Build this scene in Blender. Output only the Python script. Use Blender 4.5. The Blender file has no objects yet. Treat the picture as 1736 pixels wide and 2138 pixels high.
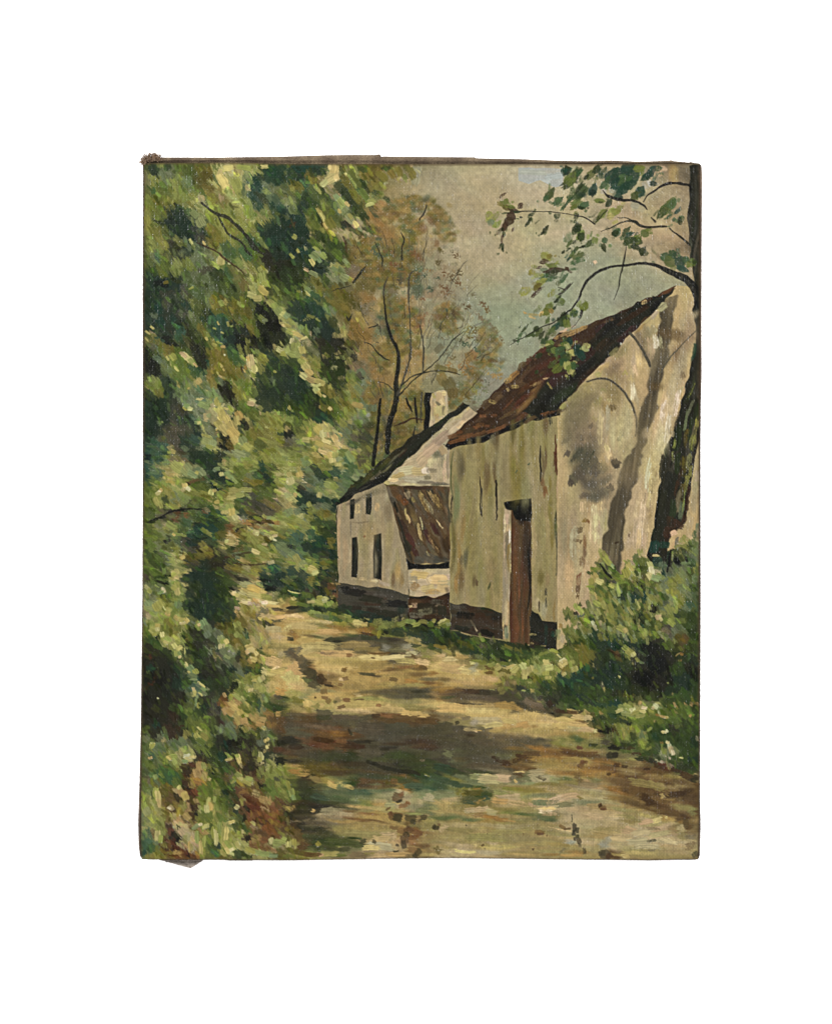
"""An old unframed oil painting on canvas, photographed against a plain white backdrop.

The picture is painted here stroke by stroke: every brush stroke is listed below with its
place, size, direction and pigment, laid over an underpainting, and the resulting paint film
(pigment and relief) becomes the mesh of the canvas face."""
import math
import numpy as np

# pigments, as the eye sees them (display values)
PIG = dict(
    d=(42, 49, 38), k=(28, 29, 27), n=(44, 44, 36), D=(39, 50, 41), T=(40, 61, 49), t=(60, 83, 65), e=(47, 55, 35),
    E=(55, 68, 38), g=(77, 87, 48), G=(92, 103, 50), f=(60, 82, 52), o=(88, 80, 40), O=(112, 103, 50),
    y=(126, 127, 66), Y=(156, 154, 94), l=(138, 145, 106), s=(102, 111, 82), c=(190, 168, 114),
    C=(210, 190, 140), w=(224, 208, 178), p=(194, 168, 134), h=(164, 140, 88), H=(140, 109, 62),
    r=(110, 74, 47), R=(80, 50, 37), b=(88, 70, 48), B=(60, 46, 35), m=(112, 102, 80), M=(86, 81, 66),
    q=(68, 65, 54), S=(173, 160, 125), u=(148, 148, 124), U=(165, 167, 160), a=(152, 137, 106),
    A=(178, 162, 128), v=(128, 117, 77), V=(147, 134, 92), x=(68, 42, 40), z=(184, 161, 115), Z=(166, 145, 86), j=(145, 148, 124), i=(168, 146, 114))

# underpainting: one pigment for each 50 units of the canvas, four blocks side by side
UNDER = """
gggggggyyyyy oooooooooooo uuSSSSSSSSSS SSSSSSSSSS
gesGgOYCYYeT TTDCgyOoOOOu uuSSSSSUUUUS SSSSTTiiik
sysygoYYYTsE EgOCEYeOSSSu uSSSSSSSSSSS SSSTTpiiik
gGGyygoYYTss OfgelEYGsSSS SSSSSSSSSSSS SSSTTiiiik
gOOeYYyyYEsT lDEglehHhhSS HSSSSySSSSSS SSSiiuiiik
yyeDDlGyyYyg DDgOgYeHhSSS HSSSSBSSSSSS SjSSiiiiik
yygDDDOyGgyD DDgOppeHHhHh HSSSSSSSSSSj jjSiiiiiik
gyyDDDOygfgD DDGeEbhsHshH HSSSSSSSSSjj jjjjiiiiin
gseMgsYfggeD DDlYEohstsrs bSSSSSSSSSjj jjjjiiiiin
gggYgsefYoYn eEDlsmohrrst rbSSSSSSjjjj jjjjjijiik
DDDDgseeoYye eeOelooomSts bbSSSSSSjjjj jjjjjjjjik
DDDMssggeYyg gyyOooHSmStr rbmSSSSSjjjj jjjjjjjAak
DTMDggOoOEkY eTTOOomhsHSS hHhsjSjjjjjj jjjkaaaaak
DsMDgeTTOgyY YTTsoohmqHrh Hhhsjjjjjjjj jkkkaaaaak
gDDsggtDDOkk YledcHHsehhh shyhsjjjjjjj kkkaaaaaak
OysekeyDfyeY DcednoHheHSs sshhhsjjjjjj kkaaaaaaak
DDGGYkOOfYye YcednhHsHhHh shHHhjjjjjRR kkaaaaaaak
DksGGtOOGCyG EcyeemmHhHhh hhHHsjjjjRRR kaaaaaaakk
ygkfGcOGyyDg DdceyysHHhhO OoHhshjjRRRR aaaaaaaakk
DyDslfskGyDe DDcOeymmshoo ooysssjRRRRk aaaaaaaakk
DDDDlslYkGYE EeegOYlqmhoo AosyjjRRRRkk aaaaaaaake
DDDMssccYDyY GgeDysseqooo AAsRRRRRRkkk aaaaaaakke
DDqMDYkccoyO eyccsseqkoov AARRRRRRVVVV aaaaaaakee
DtqMelYkYyOy MsyccseqkoqA ARRRVVVVVVVV aaaaaaakey
TtyqDDDYlyyY yyYclyyqqooA AVVVVVVVVVVa aaaaaaakyA
TtYclsDYyGDy YsyOlYgfqoAA AVVVVVVVVVVa aaaaaaakyA
gGYYggDDGyey YcDTTlsooAAA AVVVVVVVVVVa aaaaaaakyA
GyyYygyOYeGp YDlYYTooaabA bVVVVVVVVVVa aaaaaakkyA
gGYesgGyYDqq YDDDTaaaabbA bVVVVVVVVVVa aaaaaakkoA
gGMsgTTYCeHy YsyyEaaaabbb bVVVVVnnVVVa aaaaaakkAA
gyYgTTTHoclY yYyDEaaaabbb bVVVVVnnVVVa aaaaaakRAA
gGgsDqgcgyoO tTTDoaaaabbb bVVVVVrnVVVa aaaaaakyys
ggsYooneGYyy ssTDEaaaaMbb MVVVVVrnVVVa aygaGgDkss
gGGcDDnyoOsT YYyDoaaaaccc cVVVVVrnVVVa yqGYGCTsys
qEEYDDEgMcDD eTyDeaaaaacc cVVVVVrnVVVa YqGcBCsysE
YsgYDDeeCcCg gDDnbnnnnncc cVVVVVrnVVVa cGEDTDlysE
lYyGDDDEchch hEYEennnnbmn nVVVVVrnVVVA AYsegnsygT
sYyYyDDeOhmh ccsyyEDDDnnn nnnnnnrnnnAA GgygDeygEE
yGyYGeleoyac hcccHcHOyyee EeDnnnrnnnnG GesygEMseE
EeYYeesYycgc hchqqqMMqmce eeEEeeennenG EDDDDnEoEE
knneeDsseOyc mcccccchMMay cceEEEEEGGyG OeeYDkneeD
knnDYnnDseec cqhcchhhhhHc ccccycYyYcYo EDDnnkneDk
nnnDtDeesYyc ccMbhhhhhhhH hccchyoGGyTT DDTnnkkDDe
knnnssEnGYyc clchchvvvMMM HbMqqqMEqEDD EDEeknEEEe
nnneseqhhyse yccYchcccYYc ccccchMMMnED GGTyYYEGEE
nnneGgqshhHb qbqMMvMbbbbb mmccccccccch egEyGGGgEE
gnnnGysgegsb MMbrbMMqMMMM qqMMchccchhc hnyygEEeEE
GgGssGennngn qMRRrBMqqMMB qMqMMMMMMvyG yqggGEEEED
gsyYYnEDbnYD bqqeqeMMqeeq qsqMMMoHHHHb VVqYEEwEED
GsGGBhgEbBYy hooobeqqqnEE DqMMMMbbVVVh HHbVbbbeeE
EsffBHGEYYby GnbYsEbboHTt tyslAAslAVVm HVHbbVbVVb
GYohRGGEbrGy GenssttssAls slOEEVYYYVVA AAHbbbhbBb
YYbOBYGEbRrb bennnlyhlASs cVVoVAVVAAAA VVVVhbbVbb
sYOhBGyYErrr nqaaaHhhhhnY VvVcHVvVsvAA AAAVAVhbbV
sYBphyyYyrbb bnnqYVVVVhrV VVVVVVVVVVAA VVVAAAAVbV
tYRkpyGYYrbC YbeEEEVAAArV VVVVAVVVVVVA AVAAAAAAAV
tyOrRyGyeYYo oOYYmaaAAbVV AAAAAVVVVVVV VVbVVVVVVV
tyOrRyGyeYYo oOYYmaaAAbVV AAAAAVVVVVVV VVbVVVVVVV
"""

# outlines of the painted buildings, in canvas units
POLY = dict(
    gable=[(2703, 1140), (2631, 1235), (2544, 1314), (2454, 1400), (2371, 1490), (2250, 1615), (2227, 1650), (2224, 2600),
           (2250, 2590), (2280, 2555), (2340, 2450), (2350, 2400), (2364, 2284), (2406, 2215), (2482, 2301), (2503, 2242),
           (2590, 2228), (2700, 2190), (2760, 2160), (2812, 2100), (2812, 1150), (2760, 1150)],
    barn_front=[(1798, 1740), (1989, 1700), (2086, 1660), (2240, 1625), (2228, 1660), (2226, 2600), (2010, 2560), (1800, 2530)],
    barn_base=[(1802, 2414), (1870, 2420), (1950, 2430), (2012, 2455), (2012, 2560), (1900, 2540), (1800, 2520)],
    barn_base_right=[(2120, 2440), (2150, 2458), (2170, 2482), (2222, 2492), (2224, 2600), (2118, 2586)],
    barn_roof=[(1776, 1781), (1812, 1735), (1906, 1646), (1960, 1585), (2023, 1518), (2070, 1472), (2113, 1442), (2169, 1393),
               (2238, 1331), (2310, 1312), (2378, 1283), (2470, 1250), (2565, 1200), (2640, 1172), (2703, 1143), (2690, 1165),
               (2631, 1233), (2544, 1312), (2454, 1400), (2371, 1490), (2250, 1617), (2244, 1640), (2160, 1660), (2086, 1677),
               (1989, 1725), (1900, 1752), (1809, 1772)],
    barn_roof_dark=[(2703, 1150), (2640, 1176), (2565, 1206), (2470, 1256), (2410, 1290), (2370, 1350), (2300, 1410), (2230, 1476), (2170, 1520),
                    (2140, 1585), (2085, 1648), (2130, 1660), (2230, 1640), (2250, 1610), (2371, 1487), (2454, 1398), (2544, 1310), (2631, 1230)],
    eave=[(1772, 1776), (1790, 1800), (1840, 1783), (1930, 1768), (2000, 1738), (2060, 1715), (2090, 1692), (2150, 1680), (2240, 1662),
          (2240, 1640), (2160, 1660), (2086, 1677), (1989, 1725), (1809, 1772)],
    plaster=[(1531, 1931), (1560, 1902), (1658, 1810), (1740, 1736), (1868, 1625), (1906, 1650), (1812, 1740), (1778, 1785), (1798, 1800),
             (1796, 1940), (1720, 1944), (1640, 1938), (1546, 1938)],
    cottage_roof=[(1335, 2018), (1360, 1990), (1382, 1966), (1430, 1921), (1486, 1883), (1548, 1821), (1603, 1784), (1658, 1739), (1740, 1694),
                  (1809, 1646), (1850, 1608), (1880, 1618), (1862, 1632), (1799, 1680), (1740, 1734), (1658, 1810), (1560, 1902), (1531, 1933),
                  (1480, 1955), (1434, 1971), (1390, 2000), (1345, 2024)],
    cottage_front=[(1346, 2022), (1434, 1969), (1531, 1931), (1543, 1945), (1572, 2042), (1624, 2225), (1634, 2260), (1632, 2384),
                   (1520, 2362), (1354, 2335), (1352, 2250), (1346, 2100)],
    cottage_base=[(1354, 2330), (1420, 2340), (1470, 2350), (1540, 2352), (1632, 2380), (1632, 2470), (1572, 2486), (1434, 2462), (1350, 2424)],
    lean_roof=[(1543, 1943), (1640, 1942), (1797, 1944), (1798, 2250), (1700, 2256), (1638, 2250), (1624, 2225), (1572, 2042)],
    lean_line=[(1624, 2235), (1640, 2252), (1720, 2258), (1798, 2248), (1798, 2272), (1720, 2272), (1632, 2280)],
    lean_wall=[(1634, 2280), (1720, 2270), (1800, 2272), (1800, 2378), (1740, 2390), (1634, 2384)],
    lean_base=[(1634, 2384), (1740, 2388), (1800, 2370), (1802, 2482), (1634, 2476)],
    chimney_side=[(1698, 1570), (1728, 1570), (1726, 1640), (1724, 1706), (1694, 1720)],
    chimney_face=[(1722, 1576), (1760, 1562), (1787, 1562), (1788, 1660), (1740, 1692), (1717, 1706)],
    trunk=[(2751, 662), (2757, 740), (2755, 800), (2745, 876), (2751, 945), (2761, 1032), (2775, 1120), (2783, 1200), (2767, 1240), (2784, 1310),
           (2777, 1407), (2745, 1528), (2714, 1632), (2686, 1736), (2655, 1800), (2641, 1904), (2628, 2007), (2607, 2146), (2586, 2225),
           (2597, 2250), (2657, 2250), (2669, 2190), (2687, 2130), (2737, 2090), (2753, 1980), (2767, 1900), (2773, 1830), (2796, 1760), (2812, 1600), (2812, 655)],
    door=[(2044, 2020), (2090, 1998), (2124, 1994), (2125, 2200), (2124, 2420), (2118, 2576), (2090, 2580), (2040, 2568), (2036, 2400), (2043, 2200)],
    lintel=[(2015, 2012), (2060, 2002), (2124, 1994), (2125, 2090), (2064, 2075), (2050, 2042), (2024, 2040)],
    jamb=[(2014, 2034), (2028, 2042), (2044, 2046), (2043, 2240), (2036, 2420), (2034, 2552), (2012, 2558), (2008, 2450), (2010, 2200)],
)
WINDOWS = [[(1400, 2000), (1418, 1994), (1419, 2030), (1415, 2074), (1399, 2078)],
           [(1464, 1976), (1486, 1970), (1487, 2030), (1480, 2058), (1462, 2056)],
           [(1408, 2152), (1428, 2148), (1433, 2200), (1428, 2312), (1405, 2308)],
           [(1495, 2140), (1524, 2132), (1527, 2220), (1525, 2322), (1494, 2312), (1492, 2220)]]

POLY['tree_shadow'] = [(2648, 1196), (2631, 1338), (2620, 1421), (2596, 1490), (2582, 1580), (2561, 1625), (2544, 1701), (2536, 1790), (2489, 1835), (2478, 1904),
                       (2444, 2007), (2427, 2094), (2409, 2197), (2440, 2240), (2470, 2295), (2480, 2300), (2487, 2197), (2492, 2094), (2510, 2007), (2551, 1904),
                       (2556, 1835), (2574, 1800), (2590, 1739), (2606, 1691), (2624, 1632), (2634, 1546), (2665, 1442), (2680, 1345), (2708, 1180)]
POLY['blue_patch'] = [(2073, 674), (2180, 670), (2250, 674), (2252, 744), (2222, 748), (2190, 736), (2160, 722), (2112, 734), (2074, 724)]
# which part of the painted picture each area belongs to, in canvas units
AREA = dict(
    autumn_core=[(1440, 950), (1540, 820), (1640, 830), (1690, 900), (1700, 1100), (1740, 1250), (1760, 1400), (1740, 1560), (1650, 1700), (1490, 1880), (1400, 1900),
                 (1400, 1700), (1380, 1500), (1400, 1200), (1430, 1000)],
    autumn=[(1440, 900), (1560, 780), (1720, 800), (1810, 850), (1830, 1050), (1880, 1200), (1980, 1330), (2010, 1500), (1900, 1600), (1850, 1612),
            (1660, 1740), (1490, 1880), (1400, 1900), (1400, 1700), (1380, 1500), (1400, 1200), (1430, 1000)],
    leafy=[(500, 560), (1680, 560), (1680, 712), (1560, 730), (1510, 780), (1500, 920), (1440, 960), (1390, 1030), (1400, 1100), (1440, 1300),
           (1420, 1500), (1480, 1680), (1500, 1900), (1400, 2010), (1400, 2460), (1180, 2430), (960, 2360), (1100, 2450), (1060, 2600), (1080, 2800),
           (1100, 2900), (1120, 3050), (1180, 3200), (1180, 3560), (500, 3560)],
    path=[(960, 2325), (1180, 2385), (1345, 2400), (2240, 2560), (2880, 3100), (2880, 3560), (1180, 3560), (1180, 3200), (1120, 3050), (1100, 2900), (1080, 2800),
          (1060, 2600), (1100, 2450)],
    grass=[(1200, 2370), (1345, 2385), (1434, 2420), (1800, 2480), (2010, 2520), (2224, 2560), (2230, 2800), (2880, 2760), (2880, 3110), (2600, 3050), (2400, 2930), (2330, 2860), (2050, 2790),
           (1940, 2640), (1740, 2590), (1560, 2540), (1400, 2490), (1200, 2440)],
    cottage=[(1344, 2022), (1434, 1965), (1548, 1890), (1868, 1622), (1915, 1650), (1815, 1790), (1815, 2490), (1572, 2490), (1346, 2424)],
    barn=[(1795, 1760), (2250, 1620), (2703, 1150), (2880, 1150), (2880, 2300), (2300, 2600), (1798, 2520)],
    shrub=[(2350, 2290), (2410, 2210), (2590, 2220), (2672, 2180), (2760, 2120), (2880, 2060), (2880, 2800), (2500, 2840), (2230, 2830), (2100, 2740), (2150, 2640),
           (2260, 2600), (2280, 2450)],
)

# branches: pigment, points with widths, in canvas units
LINES = [
    ('k', [(1548, 1810, 20), (1555, 1711, 22), (1572, 1649, 24), (1586, 1587, 24), (1583, 1540, 18), (1586, 1511, 17), (1593, 1435, 15), (1586, 1394, 13), (1562, 1345, 11), (1544, 1280, 10), (1537, 1210, 6), (1534, 1180, 4)]),
    ('q', [(1534, 1180, 6), (1538, 1140, 7), (1551, 1108, 3)]),
    ('q', [(1590, 1580, 12), (1624, 1483, 8), (1641, 1421, 8), (1641, 1318, 5), (1634, 1200, 6), (1634, 1160, 7), (1638, 1101, 5), (1660, 1080, 2)]),
    ('n', [(1597, 1580, 9), (1641, 1532, 5), (1686, 1494, 5), (1740, 1449, 4), (1775, 1411, 4), (1809, 1362, 4), (1857, 1324, 2)]),
    ('n', [(1604, 1540, 8), (1640, 1512, 5), (1679, 1494, 5), (1740, 1483, 4), (1800, 1488, 3), (1838, 1498, 4)]),
    ('q', [(1690, 1487, 5), (1693, 1387, 7), (1679, 1304, 5)]),
    ('n', [(1573, 1562, 4), (1545, 1535, 3), (1515, 1528, 3)]),
    ('n', [(1556, 1440, 4), (1530, 1428, 6), (1506, 1407, 5), (1486, 1380, 4), (1456, 1368, 3)]),
    ('k', [(1520, 1597, 10), (1513, 1684, 12), (1504, 1760, 14), (1492, 1860, 16)]),
    ('k', [(1624, 1594, 7), (1634, 1620, 10), (1648, 1646, 5)]),
    ('k', [(1658, 1594, 8), (1662, 1640, 10), (1667, 1691, 5)]),
    ('n', [(1660, 1706, 3), (1652, 1740, 10)]),
    ('B', [(1575, 1705, 4), (1620, 1688, 8), (1650, 1674, 8), (1700, 1680, 3)]),
    ('q', [(1686, 1570, 6), (1684, 1640, 7), (1682, 1690, 3)]),
    ('k', [(1706, 822, 5), (1692, 855, 6), (1677, 880, 5)]),
    ('n', [(1604, 930, 3), (1615, 958, 7), (1608, 990, 5), (1606, 1040, 8)]),
    ('n', [(1500, 970, 3), (1520, 1015, 4), (1530, 1040, 6), (1526, 1068, 2)]),
    ('n', [(1466, 1062, 2), (1445, 1088, 9), (1412, 1130, 9)]),
    ('n', [(1330, 1164, 3), (1370, 1150, 3), (1405, 1144, 2)]),
    ('q', [(1415, 1020, 2), (1423, 1034, 5)]),
    ('n', [(1385, 1262, 3), (1395, 1280, 9), (1408, 1256, 2)]),
    ('n', [(1475, 1312, 4), (1510, 1300, 6)]),
    ('n', [(806, 812, 8), (845, 842, 9), (870, 858, 12), (912, 872, 14), (960, 916, 15), (1000, 960, 14), (1035, 1000, 7)]),
    ('n', [(870, 860, 6), (893, 903, 9), (915, 937, 9), (965, 968, 8), (990, 1010, 9), (1010, 1025, 4)]),
    ('B', [(790, 972, 4), (830, 990, 8), (870, 1010, 6), (905, 1040, 8), (960, 1080, 6), (985, 1106, 3)]),
    ('n', [(990, 950, 4), (1010, 990, 12), (1060, 1020, 10), (1090, 1050, 4)]),
    ('k', [(2762, 760, 5), (2752, 742, 8), (2700, 733, 12), (2655, 738, 10), (2617, 762, 9), (2589, 780, 6), (2572, 807, 4)]),
    ('k', [(2410, 762, 3), (2434, 787, 12), (2482, 800, 12), (2534, 804, 10), (2572, 821, 8), (2586, 840, 3)]),
    ('n', [(2756, 980, 10), (2722, 950, 10), (2676, 915, 6)]),
    ('n', [(2662, 906, 8), (2603, 909, 9), (2561, 904, 12), (2537, 887, 12), (2496, 887, 7), (2447, 908, 5), (2402, 927, 3)]),
    ('n', [(2537, 887, 8), (2503, 873, 4), (2467, 871, 2)]),
    ('n', [(2080, 846, 3), (2103, 844, 4), (2220, 849, 3), (2280, 858, 4), (2340, 872, 5), (2376, 896, 5)]),
    ('e', [(2374, 894, 3), (2400, 868, 5), (2425, 842, 4)]),
    ('n', [(2602, 870, 4), (2618, 886, 9)]),
    ('k', [(2796, 1215, 40), (2784, 1170, 36), (2762, 1138, 32), (2738, 1115, 28), (2686, 1091, 22), (2624, 1063, 16), (2568, 1053, 11), (2517, 1060, 9), (2447, 1067, 10), (2392, 1087, 12), (2351, 1118, 11), (2330, 1153, 10), (2316, 1188, 9), (2306, 1207, 8), (2285, 1235, 8), (2254, 1259, 6)]),
    ('n', [(2254, 1259, 6), (2210, 1292, 5), (2170, 1305, 4), (2103, 1345, 4), (2041, 1378, 3)]),
    ('n', [(2503, 987, 4), (2489, 1060, 7), (2478, 1112, 6), (2469, 1160, 4), (2454, 1200, 2)]),
    ('q', [(2230, 1150, 3), (2262, 1158, 6), (2290, 1130, 3)]),
    ('q', [(2326, 1250, 7), (2318, 1275, 4), (2285, 1312, 3)]),
    ('m', [(2344, 1527, 6), (2396, 1514, 9), (2437, 1522, 10), (2482, 1556, 11), (2517, 1604, 11), (2537, 1650, 10), (2544, 1700, 8), (2538, 1745, 4)]),
    ('q', [(2344, 1527, 3), (2396, 1514, 5), (2437, 1522, 6), (2482, 1556, 6), (2517, 1604, 6), (2537, 1650, 4)]),
    ('q', [(2516, 1331, 12), (2551, 1373, 10), (2579, 1421, 11), (2598, 1465, 10)]),
    ('M', [(2780, 1324, 4), (2724, 1380, 5), (2672, 1438, 6), (2640, 1490, 8)]),
    ('k', [(1917, 1906, 3), (1921, 1950, 5), (1920, 2010, 5), (1923, 2060, 5)]),
    ('q', [(1926, 1955, 4), (1926, 2010, 3), (1927, 2064, 4)]),
    ('k', [(1983, 1922, 6), (1984, 1970, 9), (1985, 2010, 7), (1985, 2080, 5)]),
    ('k', [(2160, 1784, 5), (2158, 1840, 7), (2162, 1890, 6), (2160, 1925, 5)]),
    ('R', [(2220, 1740, 5), (2222, 1820, 7), (2225, 1900, 5)]),
    ('k', [(2397, 2254, 5), (2418, 2285, 10), (2445, 2312, 8)]),
    ('k', [(2680, 2202, 9), (2674, 2240, 12), (2666, 2286, 8)]),
    ('k', [(1353, 2024, 2), (1345, 2060, 3), (1347, 2120, 2)]),
    ('k', [(590, 2087, 3), (640, 2070, 5), (690, 2045, 7), (745, 2036, 5), (800, 2036, 3)]),
]
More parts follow.
